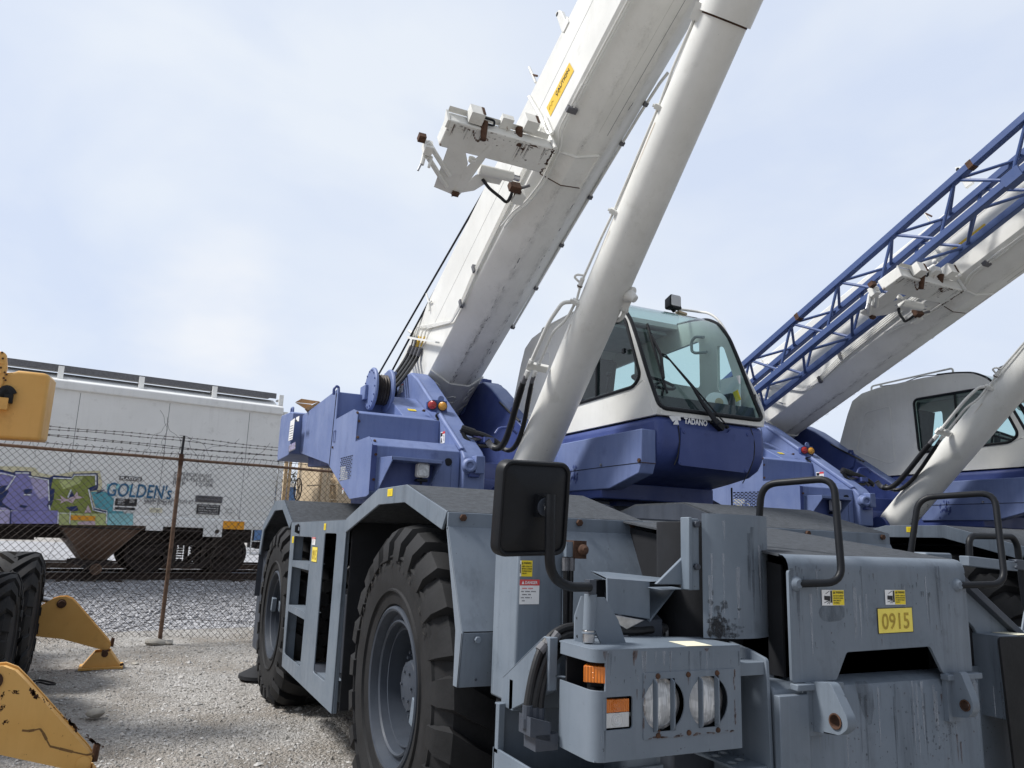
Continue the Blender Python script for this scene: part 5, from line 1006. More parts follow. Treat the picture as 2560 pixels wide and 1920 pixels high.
    tp = [f[0], f[1], D(1112, 670), D(890, 652)]; up = [V3((f[0][0], 2.93, f[0][2])), V3((f[1][0], 2.93, f[1][2])), V3((0.86, 2.99, 1.632)), V3((0.5, 3.25, 1.66))]; mb.add(up+[q-EZ*0.01 for q in up], [(0, 1, 2, 3), (7, 6, 5, 4)], 'grey')
    mb.box((0.47, 3.15, 1.42), (0.84, 3.17, 1.62), 'dark'); mb.prism([V3((f[2][0], 2.93, f[2][2])), V3((0.84, 3.0, 1.63)), V3((0.84, 3.0, 1.615)), V3((f[2][0], 2.93, f[2][2]-0.012))], (0, 0.2, 0), 'grey'); mb.build('air_duct', crane, bevel=0.003)
    mb = MB(); mb.prof([(2.95, 1.30), (2.95, 1.46), (3.25, 1.62), (3.25, 1.30)], 0.52, 0.70, 'greydark'); mb.prism([D(690, 840), D(880, 872), D(780, 925), D(740, 900)], (0, 0.02, 0), 'steel'); mb.build('duct_support', crane, bevel=0.004)
    mb = MB(); mb.box((0.75, 4.1, 1.93), (2.6, 6.3, 1.95), 'greydark'); mb.box((1.25, 4.4, 1.5), (2.1, 5.9, 1.93), 'greydark'); mb.lathe((1.55, 5.0, 1.94), (0, 0, 1), [(0, 0.16), (0.06, 0.16), (0.08, 0.2), (0.11, 0.2), (0.13, 0.14), (0.13, 0)], 'black', 24); mb.box((1.35, 5.4, 1.93), (2.0, 6.0, 2.12), 'dark'); mb.build('deck', crane)
    # lamp housings left (with mirror) and right
    for side in (0, 1):
        Y = 2.60; X0, X1, Z0, Z1 = 0.125, 0.832, 0.995, 1.390; mb = MB()
        lamp = []
        for c in (0.443, 0.662): lamp.append(c)
        oc = lambda a, b: (float(P(zh(a, b), 'y', Y)[0]), float(P(zh(a, b), 'y', Y)[2]))
        # front sheet with cut-outs
        sig = rrect(0.165, 1.105, 0.298, 1.222, 0.012); mk = [(X0+0.05, 1.262), (0.152, 1.258), (0.160, 1.268), (0.160, 1.330), (0.150, 1.342), (X0+0.05, 1.346)]
        mb.plate([(X0+0.05, Z0), (X1, Z0+0.0), (X1, Z1), (X0+0.05, Z1)], [sig, rrect(0.345, 1.065, 0.795, 1.300, 0.01)], (0, Y, 0), EX, EZ, 0.010, 'grey')
        # rounded corner and outer side, split by the marker lamp slot
        cr = [(X0+0.05-0.05*math.sin(R(a)), Y+0.05-0.05*math.cos(R(a))) for a in range(0, 91, 15)]; side_pts = cr+[(X0, 2.86)]
        for za, zb_ in ((Z0, 1.245), (1.345, Z1)):
            vs = []
            for x, y in side_pts: vs += [(x, y, za), (x, y, zb_), (x+0.008, y+0.004, za), (x+0.008, y+0.004, zb_)]
            fs = []
            for i in range(len(side_pts)-1): p, q = 4*i, 4*i+4; fs += [(p, p+1, q+1, q), (p+2, q+2, q+3, p+3), (p+1, p+3, q+3, q+1), (p, q, q+2, p+2)]
            mb.add(vs, fs, 'grey')
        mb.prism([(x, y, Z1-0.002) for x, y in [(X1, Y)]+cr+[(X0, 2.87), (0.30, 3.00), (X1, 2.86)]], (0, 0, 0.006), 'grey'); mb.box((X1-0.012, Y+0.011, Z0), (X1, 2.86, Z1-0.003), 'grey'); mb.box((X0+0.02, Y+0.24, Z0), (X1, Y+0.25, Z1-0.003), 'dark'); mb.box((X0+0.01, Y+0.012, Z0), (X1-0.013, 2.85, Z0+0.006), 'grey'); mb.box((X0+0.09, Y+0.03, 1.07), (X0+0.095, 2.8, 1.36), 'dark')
        Hs = MX(mb, side).build('lamp_housing', crane, bevel=0.003)
        mb = MB(); hl = []
        for c in lamp:
            ch = circ(c, 1.182, 0.098, 30); pts = []
            for x, z in ch: pts.append((x, z))
            a = [(c-0.098*math.cos(R(t)), 1.182+0.098*math.sin(R(t))) for t in range(-58, 59, 8)]
            b = [(c+0.098*math.cos(R(t)), 1.182-0.098*math.sin(R(t))) for t in range(-58, 59, 8)]
            top = [(c-0.052, 1.278), (c-0.022, 1.278), (c-0.022, 1.279-0.0), (c+0.022, 1.278), (c+0.052, 1.278)]; bot = [(c+0.052, 1.086), (c+0.022, 1.086), (c-0.022, 1.086), (c-0.052, 1.086)]
            hl.append(a+top+b+bot)
        mb.plate(rrect(0.345, 1.062, 0.797, 1.303, 0.004), hl, (0, Y-0.003, 0), EX, EZ, 0.006, 'grey')
        for x in (0.413, 0.560, 0.705): 
            for z in (1.289, 1.073): mb.lathe((x, Y-0.003, z), (0, -1, 0), [(0, 0.011), (0.006, 0.009), (0.009, 0.0)], 'rust', 10)
        for c in lamp:
            for dx in (-0.041, 0.041): mb.plate(rpoly([(-Y-0.004, 1.082), (-Y+0.022, 1.095), (-Y+0.022, 1.268), (-Y-0.004, 1.282)], 0.008), [], (c+dx-0.002, 0, 0), -EY, EZ, -0.006, 'grey')
        for x in (0.413, 0.560, 0.705): run(mb, (x, Y-0.0042, 1.283), EX, EZ, 0.004, 0.035, 'ruststain')
        run(mb, (0.418, Y-0.0042, 1.092), EX, EZ, 0.006, 0.02, 'ruststain')
        for i in range(26): blot(mb, (RNG.choice((0.348, 0.794))+RNG.normal(0, 0.003), Y-0.0043, RNG.uniform(1.07, 1.30)), EX, EZ, 0.003, RNG.uniform(0.003, 0.014), 'ruststain', 6)
        for i in range(26): blot(mb, (RNG.uniform(0.35, 0.79), Y-0.0043, 1.0655+RNG.normal(0, 0.002)), EX, EZ, RNG.uniform(0.004, 0.016), 0.003, 'ruststain', 6)
        MX(mb, side).build('lamp_guard', Hs, bevel=0.002, split=False)
        mb = MB(); q = lambda a, b: P(zh(a, b), 'y', Y-0.0015)
        for a, b, w, l in ((565, 252, 0.010, 0.035), (845, 245, 0.012, 0.035), (590, 270, 0.004, 0.06), (830, 262, 0.006, 0.05), (858, 600, 0.003, 0.04), (1500, 165+60, 0.012, 0.012)): run(mb, q(a, b), EX, EZ, w, l, 'ruststain')
        for i in range(40): run(mb, q(RNG.uniform(500, 1800), RNG.uniform(260, 1150)), EX, EZ, RNG.uniform(0.0008, 0.003), RNG.uniform(0.004, 0.03), 'soot' if i % 2 else 'chalk')
        for i in range(12): run(mb, q(RNG.uniform(500, 1800), 250), EX, EZ, RNG.uniform(0.003, 0.010), RNG.uniform(0.05, 0.2), 'dampstain' if i % 2 else 'chalk')
        absorb(Hs, MX(mb, side))
        for c in lamp:
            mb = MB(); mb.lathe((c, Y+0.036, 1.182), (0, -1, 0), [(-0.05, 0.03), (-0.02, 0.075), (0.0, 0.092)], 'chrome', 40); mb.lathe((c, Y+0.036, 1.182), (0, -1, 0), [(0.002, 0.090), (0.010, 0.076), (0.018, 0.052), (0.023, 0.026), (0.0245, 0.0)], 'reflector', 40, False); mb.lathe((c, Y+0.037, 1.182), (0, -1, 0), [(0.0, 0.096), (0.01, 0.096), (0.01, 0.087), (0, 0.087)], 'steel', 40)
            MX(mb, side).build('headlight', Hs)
        mb = MB(); mb.box((0.168, Y+0.03, 1.108), (0.295, Y+0.035, 1.219), 'black'); mb.box((0.172, Y+0.006, 1.166), (0.285, Y+0.03, 1.212), 'orange'); mb.box((0.172, Y+0.006, 1.112), (0.285, Y+0.03, 1.164), 'clear')
        for zc, mt in ((1.189, 'orange'), (1.138, 'clear')): mb.lathe((0.23, Y+0.006, zc), (0, -1, 0), [(0, 0.023), (0.003, 0.022), (0.001, 0.015), (0.004, 0.013), (0.002, 0.006), (0.004, 0.0)], mt, 24)
        MX(mb, side).build('turn_signal', Hs)
        mb = MB(); mb.obox((0.175, 2.665, 1.300), (0.032, -0.028, 0), (0.03, 0.035, 0), (0, 0, 0.030), 'orange'); mb.obox((0.215, 2.72, 1.285), (0.02, -0.018, 0), (0.02, 0.024, 0), (0, 0, 0.045), 'black')
        for z in (1.288, 1.306): mb.obox((0.160, 2.634, z), (0.02, -0.004, 0), (0.002, 0.006, 0), (0, 0, 0.003), 'orange')
        MX(mb, side).build('marker_lamp', Hs, bevel=0.006)
        mb = MB(); mb.prism([(float(q[0]), float(q[1]), Z1+0.0055) for q in (P(zh(*w), 'z', Z1+0.0055) for w in ((1150, 160), (1380, 158), (1550, 200), (1320, 205)))], (0, 0, 0.001), 'cream'); MX(mb, side).build('reflective_patch', Hs)
        # mirror bracket, arm and head
        mb = MB(); Q = lambda a, b, y=2.76: P(z6(a, b), 'y', y)
        mb.prism([Q(608, 750), Q(665, 752), Q(735, 870), Q(780, 1005), Q(650, 1010), Q(605, 915)], (0, 0.010, 0), 'grey'); k = V3((0.0, 0.07, 0.0))
        mb.prism([Q(540, 745, 2.80), Q(572, 745, 2.80), Q(572, 900, 2.80), Q(540, 1000, 2.80), Q(503, 1000, 2.84), Q(505, 850, 2.84)], (0.0, 0.008, 0), 'grey')
        mb.tube([Q(588, 735), Q(580, 925)], 0.026, 'grey', 14); mb.tube([Q(578, 925), Q(577, 990)], 0.024, 'steel', 12); mb.tube([Q(579, 935), Q(578.6, 945)], 0.028, 'grey', 12); mb.obox(Q(587, 700), (0.016, 0, 0), (0, 0.02, 0), (0, 0, 0.032), 'greydark')
        for q in ((520, 862), (520, 958)): mb.tube([Q(*q, 2.835), Q(*q, 2.825)], 0.007, 'dark', 8)
        if side == 0:
            MR = mb.build('mirror', crane, bevel=0.003)
            mb = MB(); pts = [Q(580, 697, 2.74), Q(470, 697, 2.69), Q(400, 655, 2.62), Q(370, 590, 2.56), Q(372, 300, 2.545), Q(374, 235, 2.545)]; mb.tube(fillet(pts, 0.09, 7), 0.019, 'black', 14); mb.tube([Q(374, 305, 2.545), Q(375, 205, 2.545)], 0.018, 'black', 12); mb.build('mirror_arm', MR)
            mb = MB(); o = Q(88, 540, 2.62); u = Q(460, 530, 2.66)-o; v = Q(90, 18, 2.57)-o; lu, lv = np.linalg.norm(u), np.linalg.norm(v); u /= lu; v = v-np.dot(v, u)*u; v /= np.linalg.norm(v); nn = np.cross(u, v); nn /= np.linalg.norm(nn)
            n0 = 28; rings = []
            for ins, d in ((0.0, 0.05), (0.0, 0.012), (0.004, 0.002), (0.010, 0.0), (0.016, 0.004), (0.018, 0.010), (0.05, -0.004), (0.11, -0.010)):
                rr = rrect(ins, ins, lu-ins, lv-ins, max(0.01, 0.045-ins*0.6), 6); rings.append([o+u*a+v*b-nn*(d-0.0) for a, b in rr])
            n0 = len(rings[0]); vs = [p for r in rings for p in r]; fs = [(i*n0+j, i*n0+(j+1) % n0, (i+1)*n0+(j+1) % n0, (i+1)*n0+j) for i in range(len(rings)-1) for j in range(n0)]
            fs.append(tuple((len(rings)-1)*n0+j for j in range(n0))); mb.add(vs, fs, 'black'); mb.add([p+0.0*nn for p in rings[0]], [tuple(range(n0))[::-1]], 'steel')
            mb.build('mirror_head', MR)
            mb = MB(); c = Q(345, 265, 2.60); mb.obox(c-nn*0.0, u*0.042, v*0.042, nn*0.016, 'black'); c2 = Q(330, 268, 2.60)+nn*0.018; mb.lathe(c2, nn, [(0, 0.034), (0.008, 0.034), (0.008, 0.0)], 'greydark', 20); mb.lathe(Q(345, 272, 2.60)+nn*0.026, nn, [(0, 0.02), (0.012, 0.014), (0.016, 0)], 'steel', 16)
            for q in ((320, 255), (342, 232)): mb.lathe(Q(*q, 2.60)+nn*0.026, nn, [(0, 0.005), (0.005, 0.004), (0.006, 0)], 'steel', 8)
            mb.tube([Q(398, 272, 2.54), Q(350, 272, 2.56)], 0.008, 'greydark', 8); mb.build('mirror_clamp', MR)
        else: mb.mirrored().build('mirror_bracket', crane, bevel=0.003)
front_end()
# ------------------------------------------------------------------ superstructure
def superstructure():
    global name_lines
    X0, X1 = 0.30, 1.13
    mb = MB()                                  # stepped engine housing
    pr = [(6.54, 2.15), (6.54, 2.555), (6.66, 2.635), (7.12, 2.635), (7.125, 2.915), (7.27, 2.955), (8.04, 2.955), (8.04, 3.26), (8.20, 3.26), (8.20, 2.50), (7.24, 2.12), (6.80, 2.10), (6.60, 2.11)]
    mb.prof(pr, X0+0.012, X1, 'blue'); B = mb.build('engine_housing', crane, bevel=0.008)
    # side door sheet with the grille, standing a little proud of the housing
    mb = MB(); so = [(6.535, 2.13), (6.535, 2.56), (6.655, 2.64), (7.115, 2.64), (7.10, 2.92), (7.27, 2.965), (7.99, 2.96), (7.99, 3.29), (8.015, 3.29), (8.175, 2.50), (7.18, 2.11), (6.60, 2.115)]
    cq = [np.array(P(z3(*w), 'x', X0)) for w in ((612, 1014), (724, 986), (702, 1200), (595, 1228))]
    g2 = lambda s_, t_: cq[0]*(1-s_)*(1-t_)+cq[1]*s_*(1-t_)+cq[2]*s_*t_+cq[3]*(1-s_)*t_
    mb.plate([(-y, z) for y, z in so], [[(-float(q[1]), float(q[2])) for q in cq]], (X0, 0, 0), -EY, EZ, 0.008, 'blue'); D_ = mb.build('side_door', B)
    mb = MB(); nr, nc = 12, 7                  # punched grille: every cell is a frame round its own slot
    for j in range(nr):
        edges = [0.0]+[(i+(0.5 if j % 2 else 0))/nc for i in range(0 if j % 2 else 1, nc+(0 if j % 2 else 1))]+([1.0] if j % 2 else [])
        for a_, b_ in zip(edges[:-1], edges[1:]):
            t0, t1_ = j/nr, (j+1)/nr; o4 = [g2(a_, t0), g2(b_, t0), g2(b_, t1_), g2(a_, t1_)]
            if b_-a_ < 0.9/nc: mb.add([q-EX*0.001 for q in o4], [(0, 1, 2, 3)], 'blue'); continue
            s0_, s1_, u0, u1 = a_+(b_-a_)*0.11, b_-(b_-a_)*0.11, t0+(t1_-t0)*0.13, t1_-(t1_-t0)*0.13; cs, cu = (s1_-s0_)*0.22, (u1-u0)*0.3
            h8 = [g2(s0_+cs, u0), g2(s1_-cs, u0), g2(s1_, u0+cu), g2(s1_, u1-cu), g2(s1_-cs, u1), g2(s0_+cs, u1), g2(s0_, u1-cu), g2(s0_, u0+cu)]
            mb.add([q-EX*0.001 for q in o4+h8], [(0, 1, 5, 4), (1, 6, 5), (1, 2, 7, 6), (2, 8, 7), (2, 3, 9, 8), (3, 10, 9), (3, 0, 11, 10), (0, 4, 11)], 'blue')
    mb.build('grille', B, split=False)
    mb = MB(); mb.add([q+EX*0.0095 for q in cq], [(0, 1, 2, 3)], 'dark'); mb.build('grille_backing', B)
    mb = MB()
    for (a, b, c, d) in ((605, 1095, 655, 1150), (598, 1150, 672, 1215), (640, 1140, 668, 1190)):
        mb.add([P(z3(*w), 'x', X0+0.0055) for w in ((a, b), (c, b-8), (c, d), (a, d))], [(0, 1, 2, 3)], 'cream')
    mb.build('insect_screen', B)
    mb = MB(); h = [P(z3(*w), 'x', X0-0.006) for w in ((553, 775), (568, 772), (560, 868), (543, 872))]
    for i in range(4): mb.tube([h[i], h[(i+1) % 4]], 0.003, 'bluedeep', 5)
    mb.bolt(P(z3(545, 922), 'x', X0), (-1, 0, 0), 0.013, 'rust', 0.012); mb.tube([P(z3(510, 1085), 'x', X0-0.002), P(z3(575, 440), 'x', X0-0.002)], 0.004, 'dark', 5); mb.tube([P(z3(598, 375), 'x', X0+0.03), P(z3(598, 375), 'x', X0+0.03)+EZ*0.001], 0.002, 'blue', 4); mb.build('door_latch', B)
    for q, w in (((765, 615), 0.012), ((772, 700), 0.012), ((765, 835), 0.012), ((915, 868), 0.012), ((925, 985), 0.010), ((905, 1208), 0.011)):
        pass
    mb = MB()
    for q in ((765, 615), (778, 690), (767, 835)): mb.bolt(P(z3(*q), 'y', 7.11), (-0.4, -0.6, 0.3), 0.013, 'rust', 0.016)
    for q in ((915, 868), (968, 890), (1285, 918), (1585, 948)): mb.bolt(P(z3(*q), 'y', 6.60), (0, -0.5, 0.8), 0.013, 'rust', 0.014)
    for q in ((925, 985), (905, 1208)): mb.bolt(P(z3(*q), 'y', 6.532), (0, -1, 0), 0.012, 'rust', 0.012)
    mb.tube([P(z3(1572, 1052), 'y', 6.535), P(z3(1572, 1052), 'y', 6.53)], 0.035, 'dark', 18)
    mb.build('bolts', B)
    sticker(B, P(z3(625, 1335), 'x', X0), -EY, EZ, 0.055, 0.05, 'fig')
    # corner post strip and front panel frame with rust runs
    mb = MB(); mb.box((X0+0.0, 6.532, 2.16), (X0+0.05, 6.539, 2.555), 'bluedeep'); mb.box((1.045, 6.532, 2.16), (1.12, 6.539, 2.50), 'blue'); mb.build('front_panel_edge', B, bevel=0.003)
    # work lamp in its hooded recess
    Y = 6.54; hp = lambda a, b, y=Y: P(z3(a, b), 'y', y); mb = MB()
    a, b, c, d = hp(1065, 1000, 6.36), hp(1520, 1050, 6.36), hp(1440, 1230, 6.36), hp(975, 1205, 6.36)
    mb.prism([V3((a[0], 6.34, a[2])), V3((b[0], 6.34, a[2]-0.005)), V3((b[0], 6.34, a[2]-0.035)), V3((a[0], 6.34, a[2]-0.03))], (0, 0.195, 0), 'blue'); L0, R0 = a[0], b[0]
    mb.prism([(L0-0.06, 6.54, a[2]-0.0), (L0, 6.34, a[2]), (L0, 6.34, a[2]-0.04), (L0-0.06, 6.54, 2.14)], (0.01, 0, 0), 'blue'); mb.prism([(R0+0.0, 6.54, a[2]-0.02), (R0, 6.34, a[2]-0.01), (R0, 6.34, a[2]-0.03), (R0-0.05, 6.54, 2.2)], (-0.01, 0, 0), 'blue')
    mb.box((L0-0.05, 6.531, 2.15), (R0-0.02, 6.536, a[2]-0.02), 'bluedeep'); mb.build('lamp_hood', B, bevel=0.004)
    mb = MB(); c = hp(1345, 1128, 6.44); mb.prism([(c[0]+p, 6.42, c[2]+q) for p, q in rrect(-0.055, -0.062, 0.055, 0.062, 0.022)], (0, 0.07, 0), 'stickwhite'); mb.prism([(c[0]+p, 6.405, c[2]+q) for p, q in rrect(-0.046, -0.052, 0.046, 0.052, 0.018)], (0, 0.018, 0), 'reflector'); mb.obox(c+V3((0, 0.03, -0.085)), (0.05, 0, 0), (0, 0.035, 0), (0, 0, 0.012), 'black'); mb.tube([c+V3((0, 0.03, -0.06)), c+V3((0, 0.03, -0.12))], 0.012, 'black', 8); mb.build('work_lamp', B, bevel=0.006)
    # raised sloping cover beside the boom bracket, dark recess and winch guard
    mb = MB(); mb.prof([(7.17, 2.90), (7.88, 3.245), (8.10, 3.25), (8.10, 2.90)], 0.80, 1.125, 'blue'); mb.build('sloped_cover', B, bevel=0.006)
    sticker(B, P(z3(1218, 594), 'y', 7.45), V3((0.97, 0, 0)), V3((0, 0.9, 0.43)), 0.09, 0.06, 'plain')
    mb = MB(); mb.bolt(P(z3(1355, 598), 'y', 7.35), (0, -0.4, 0.9), 0.015, 'rust', 0.015); mb.bolt(P(z3(1352, 600), 'y', 7.36), (0, -0.4, 0.9), 0.02, 'dark', 0.005); mb.build('cover_bolt', B)
    mb = MB(); pts = [P(z3(*q), 'y', 8.1) for q in ((550, 452), (552, 400), (575, 375), (595, 385), (595, 430))]; mb.tube(fillet(pts, 0.03, 4), 0.014, 'bluedeep', 10); mb.build('grab_handle', B)
    # deck under the cab and rear frame
    mb = MB(); mb.box((1.0, 6.62, 2.10), (2.40, 9.9, 2.34), 'bluedeep'); mb.box((2.05, 5.6, 2.16), (3.25, 9.4, 2.30), 'bluedeep'); mb.box((1.36, 6.7, 2.30), (2.0, 7.9, 2.5), 'bluedeep'); mb.box((1.36, 8.2, 2.30), (2.0, 8.25, 3.0), 'bluedeep'); mb.prof([(8.2, 2.5), (8.2, 3.1), (9.9, 3.35), (9.9, 2.6)], 2.3, 3.1, 'bluedeep'); mb.prof([(8.2, 2.5), (8.2, 2.94), (9.9, 3.0), (9.9, 2.6)], 0.42, 1.13, 'bluedeep'); mb.build('slewing_frame', crane, bevel=0.01)
    # tail: side panel and counterweight
    mb = MB(); tp = [(8.02, 3.29), (9.90, 3.24), (9.90, 2.78), (9.80, 2.755), (8.19, 2.505)]; mb.plate([(-y, z) for y, z in tp][::-1], [], (X0+0.004, 0, 0), -EY, EZ, 0.012, 'blue'); mb.prof([(8.2, 2.5), (9.8, 2.75), (9.9, 2.78), (9.9, 2.80), (9.8, 2.77), (8.2, 2.52)], X0+0.02, 3.0, 'blue'); mb.box((X0+0.004, 8.0, 3.0), (X0+0.02, 8.04, 3.29), 'blue'); mb.build('tail_panel', crane, bevel=0.004)
    mb = MB(); mb.prof([(9.90, 2.75), (9.90, 3.27), (10.05, 3.30), (10.75, 3.34), (10.80, 3.28), (10.80, 2.80), (10.74, 2.72), (10.0, 2.73)], 0.18, 3.18, 'blue'); mb.box((0.5, 9.4, 2.85), (2.9, 9.9, 3.2), 'bluedeep'); CW = mb.build('counterweight', crane, bevel=0.012)
    mb = MB(); mb.tube(fillet([(0.25, 10.3, 3.31), (0.25, 10.3, 3.40), (0.25, 10.44, 3.40), (0.25, 10.44, 3.31)], 0.03, 3), 0.014, 'blue', 8); mb.build('lifting_eye', CW)
    mb = MB(); q = lambda a, b: P(z3(a, b), 'x', 0.18-0.003)
    mb.add([q(145, 865), q(182, 850), q(205, 660), q(165, 690)], [(0, 1, 2, 3)], 'stickwhite'); mb.add([q(212, 690), q(240, 688), q(244, 640), q(215, 655)], [(0, 1, 2, 3)], 'stickwhite'); mb.add([P(z3(*w), 'x', 0.1765) for w in ((205, 685), (218, 672), (228, 690), (214, 694))], [(0, 1, 2, 3)], 'ink')
    for i in range(6): mb.add([P(z3(*w), 'x', 0.1762) for w in ((152+1.5*i, 850-22*i), (182+1.5*i, 838-22*i), (183+1.5*i, 832-22*i), (153+1.5*i, 844-22*i))], [(0, 1, 2, 3)], 'inkgrey')
    mb.add([P(z3(*w), 'x', 0.1765) for w in ((147, 968), (208, 938), (212, 880), (150, 908))], [(0, 1, 2, 3)], 'inkgrey'); o = P(z3(150, 958), 'x', 0.1755); e = P(z3(206, 932), 'x', 0.1755); mb.text('GR-800XL', o, -EY, EZ, 0.085, 'gpurple2', float(o[1]-e[1]), off=0.02); mb.build('lettering', CW)
    mb = MB(); ds = [P(z3(*w), 'y', 10.0) for w in ((205, 518), (260, 488), (425, 508), (440, 520), (330, 585), (290, 575))]
    cb = [P(z3(*w), 'y', 9.75) for w in ((205, 520), (262, 488), (425, 512), (360, 535))]; c2 = [P(z3(*w), 'y', 9.6) for w in ((205, 522), (290, 575), (330, 587), (355, 540))]; mb.add(cb, [(0, 1, 2, 3)], 'cardboard'); mb.add(c2, [(0, 1, 2, 3)], 'cardboard'); 
    mb.prism([P(z3(*w), 'y', 9.5) for w in ((290, 580), (330, 590), (440, 525), (420, 512))], (0.1, 0.3, 0.0), 'cardboard')
    o = mb.build('cardboard_sheet', None, org=cb[0]); tag(o, 'folded sheet of brown cardboard lying on the tail of the near crane', 'cardboard')
    # boom brackets (tall side plates) with slewing motor and marker lights
    AP = [(6.45, 2.14), (6.45, 2.50), (6.52, 2.575), (7.92, 3.48), (8.15, 3.59), (8.75, 3.60), (9.2, 3.40), (9.35, 2.34), (8.2, 2.34)]
    for side in (0, 1):
        mb = MB(); mb.prof(AP, 1.13, 1.345, 'blue'); mb.prof([(6.56, 2.565), (7.92, 3.447), (7.90, 3.485), (6.50, 2.590)], 1.118, 1.16, 'blue')
        if side == 1: mb = MB(); mb.prof(AP, 1.13, 1.345, 'blue', 'bluedeep')  # side faces in deeper blue paint in the shade between the brackets
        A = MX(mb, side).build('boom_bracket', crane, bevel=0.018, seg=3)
        mb = MB(); mb.tube([(1.12, 8.75, 3.42), (1.36, 8.75, 3.42)], 0.14, 'blue', 24); MX(mb, side).build('pivot_boss', A)
        if side == 0:
            sticker(A, P(z3(1502, 892), 'x', 1.13), -EY, EZ, 0.12, 0.115, 'fig'); sticker(A, P(z3(1135, 445), 'x', 1.13), -EY, EZ, 0.14, 0.105, 'fig')
            mb = MB(); c = P(z3(1765, 1090), 'y', 6.44); mb.lathe(c, (-0.35, -0.94, 0), [(-0.02, 0.075), (0.02, 0.075), (0.025, 0.06), (0.07, 0.058), (0.075, 0.03), (0.055, 0.028), (0.055, 0)], 'blue', 24); mb.obox(P(z3(1840, 1080), 'y', 6.42), (0.045, 0, 0), (0, 0.05, 0), (0, 0, 0.08), 'blue'); mb.obox(P(z3(1800, 1160), 'y', 6.43), (0.05, 0, 0), (0, 0.03, 0), (0, 0, 0.03), 'bluedeep'); mb.build('slewing_motor', A, bevel=0.01)
            mb = MB(); pts = [P(z3(1462, 640), 'x', 1.125), P(z3(1480, 690), 'x', 1.12), P(z3(1475, 890), 'x', 1.12)]; mb.tube(spline([P(z3(1490, 620), 'x', 1.125)]+pts, 5), 0.010, 'hose', 8); mb.build('lamp_cable', A)
            mb = MB(); c = P(z3(1475, 560), 'y', 7.16); pl = [P(z3(*q), 'y', 7.2) for q in ((1385, 515), (1440, 495), (1562, 510), (1562, 615), (1430, 600), (1385, 575))]; mb.prism(pl, (0, 0.04, 0), 'bluedeep'); mb.lathe(P(z3(1508, 490), 'y', 7.24), (0, 1, 0), [(0, 0.035), (0.012, 0.035)], 'blue', 16); mb.obox(P(z3(1540, 645), 'y', 7.2), (0.03, 0, 0), (0, 0.03, 0), (0, 0, 0.02), 'rust'); M_ = mb.build('marker_light_bracket', crane, bevel=0.004)
            for q, mt in (((1428, 546), 'red'), ((1520, 556), 'amber')):
                mb = MB(); c = P(z3(*q), 'y', 7.195); mb.lathe(c, (-0.3, -0.95, 0.05), [(0, 0.043), (0.016, 0.043), (0.018, 0.039), (0.026, 0.031), (0.031, 0.017), (0.033, 0.0)], mt, 26); mb.lathe(c, (-0.3, -0.95, 0.05), [(-0.01, 0.049), (0.014, 0.049), (0.016, 0.043)], 'ink', 26); mb.build('marker_light', M_)
    # grab loop and hydraulic block beyond the far bracket
    mb = MB(); pts = [P(z3(*q), 'x', 2.25) for q in ((1945, 405), (1960, 380), (2040, 375), (2052, 400), (2050, 490), (2020, 510))]; mb.tube(fillet(pts, 0.03, 4), 0.015, 'bluedeep', 10)
    for q, r in (((1905, 370), 0.09), ((1935, 430), 0.10), ((1965, 470), 0.08), ((1890, 345), 0.06)): mb.obox(P(z3(*q), 'x', 2.3), (r*0.7, 0, 0), (0, r*0.6, 0), (0, 0, r*0.8), 'bluedeep')
    mb.build('valve_block', crane, bevel=0.012)
    mb = MB(); mb.plate([(-7.35, 2.93), (-7.28, 2.93), (-7.24, 3.05), (-7.28, 3.16), (-7.33, 3.17), (-7.37, 3.1)], [circ(-7.31, 3.12, 0.02, 10)], (2.0, 0, 0), -EY, EZ, 0.02, 'bluedeep'); mb.tube([P(z3(*q), 'x', 2.0) for q in ((2030, 520), (2090, 580), (2212, 690))], 0.012, 'hose', 6); mb.build('bracket_lug', crane)
    # hydraulic hoses around the lift cylinder foot
    mb = MB(); W_ = lambda a, b, y: P(zk(a, b), 'y', y)
    for i, h in enumerate([((700, 1305), (760, 1325), (850, 1350), (930, 1390), (980, 1430)), ((760, 1385), (840, 1370), (900, 1380), (950, 1440)), ((840, 1365), (890, 1370), (940, 1400), (1000, 1445)), ((700, 1310), (740, 1380), (800, 1420), (900, 1425))]):
        mb.tube(spline([W_(a, b, 6.75-0.03*j) for j, (a, b) in enumerate(h)], 5), 0.028 if i == 0 else 0.02, 'hose' if i in (0, 3) else 'inkgrey', 10)
    mb.tube([W_(700, 1305, 6.75), W_(790, 1335, 6.72)], 0.040, 'hose', 10); mb.tube([W_(790, 1335, 6.72), W_(850, 1358, 6.7)], 0.03, 'gpurple', 10); mb.obox(W_(880, 1385, 6.68), (0.05, 0, 0), (0, 0.05, 0), (0, 0, 0.025), 'bluedeep'); mb.tube(fillet([W_(935, 1340, 6.9), W_(960, 1300, 6.9), W_(1040, 1295, 6.9), W_(1085, 1340, 6.9)], 0.05, 4), 0.014, 'bluedeep', 8)
    mb.build('swivel_hoses', crane)
    # winches
    for x, y, r in ((0.70, 8.55, 0.33), (1.02, 8.35, 0.34)): pass
    mb = MB()
    WC = P(z3(885, 400), 'x', 0.62); wy, wz = float(WC[1]), float(WC[2])
    for x in (0.62, 0.80): mb.lathe((x, wy, wz), (1, 0, 0), [(-0.015, 0.0), (-0.015, 0.215), (-0.004, 0.228), (0.015, 0.228), (0.015, 0.20), (0.03, 0.0)], 'blue', 36)
    for k in range(14): a = 2*math.pi*k/14; mb.bolt((0.606, wy+0.195*math.cos(a), wz+0.195*math.sin(a)), (-1, 0, 0), 0.009, 'bluedeep', 0.010)
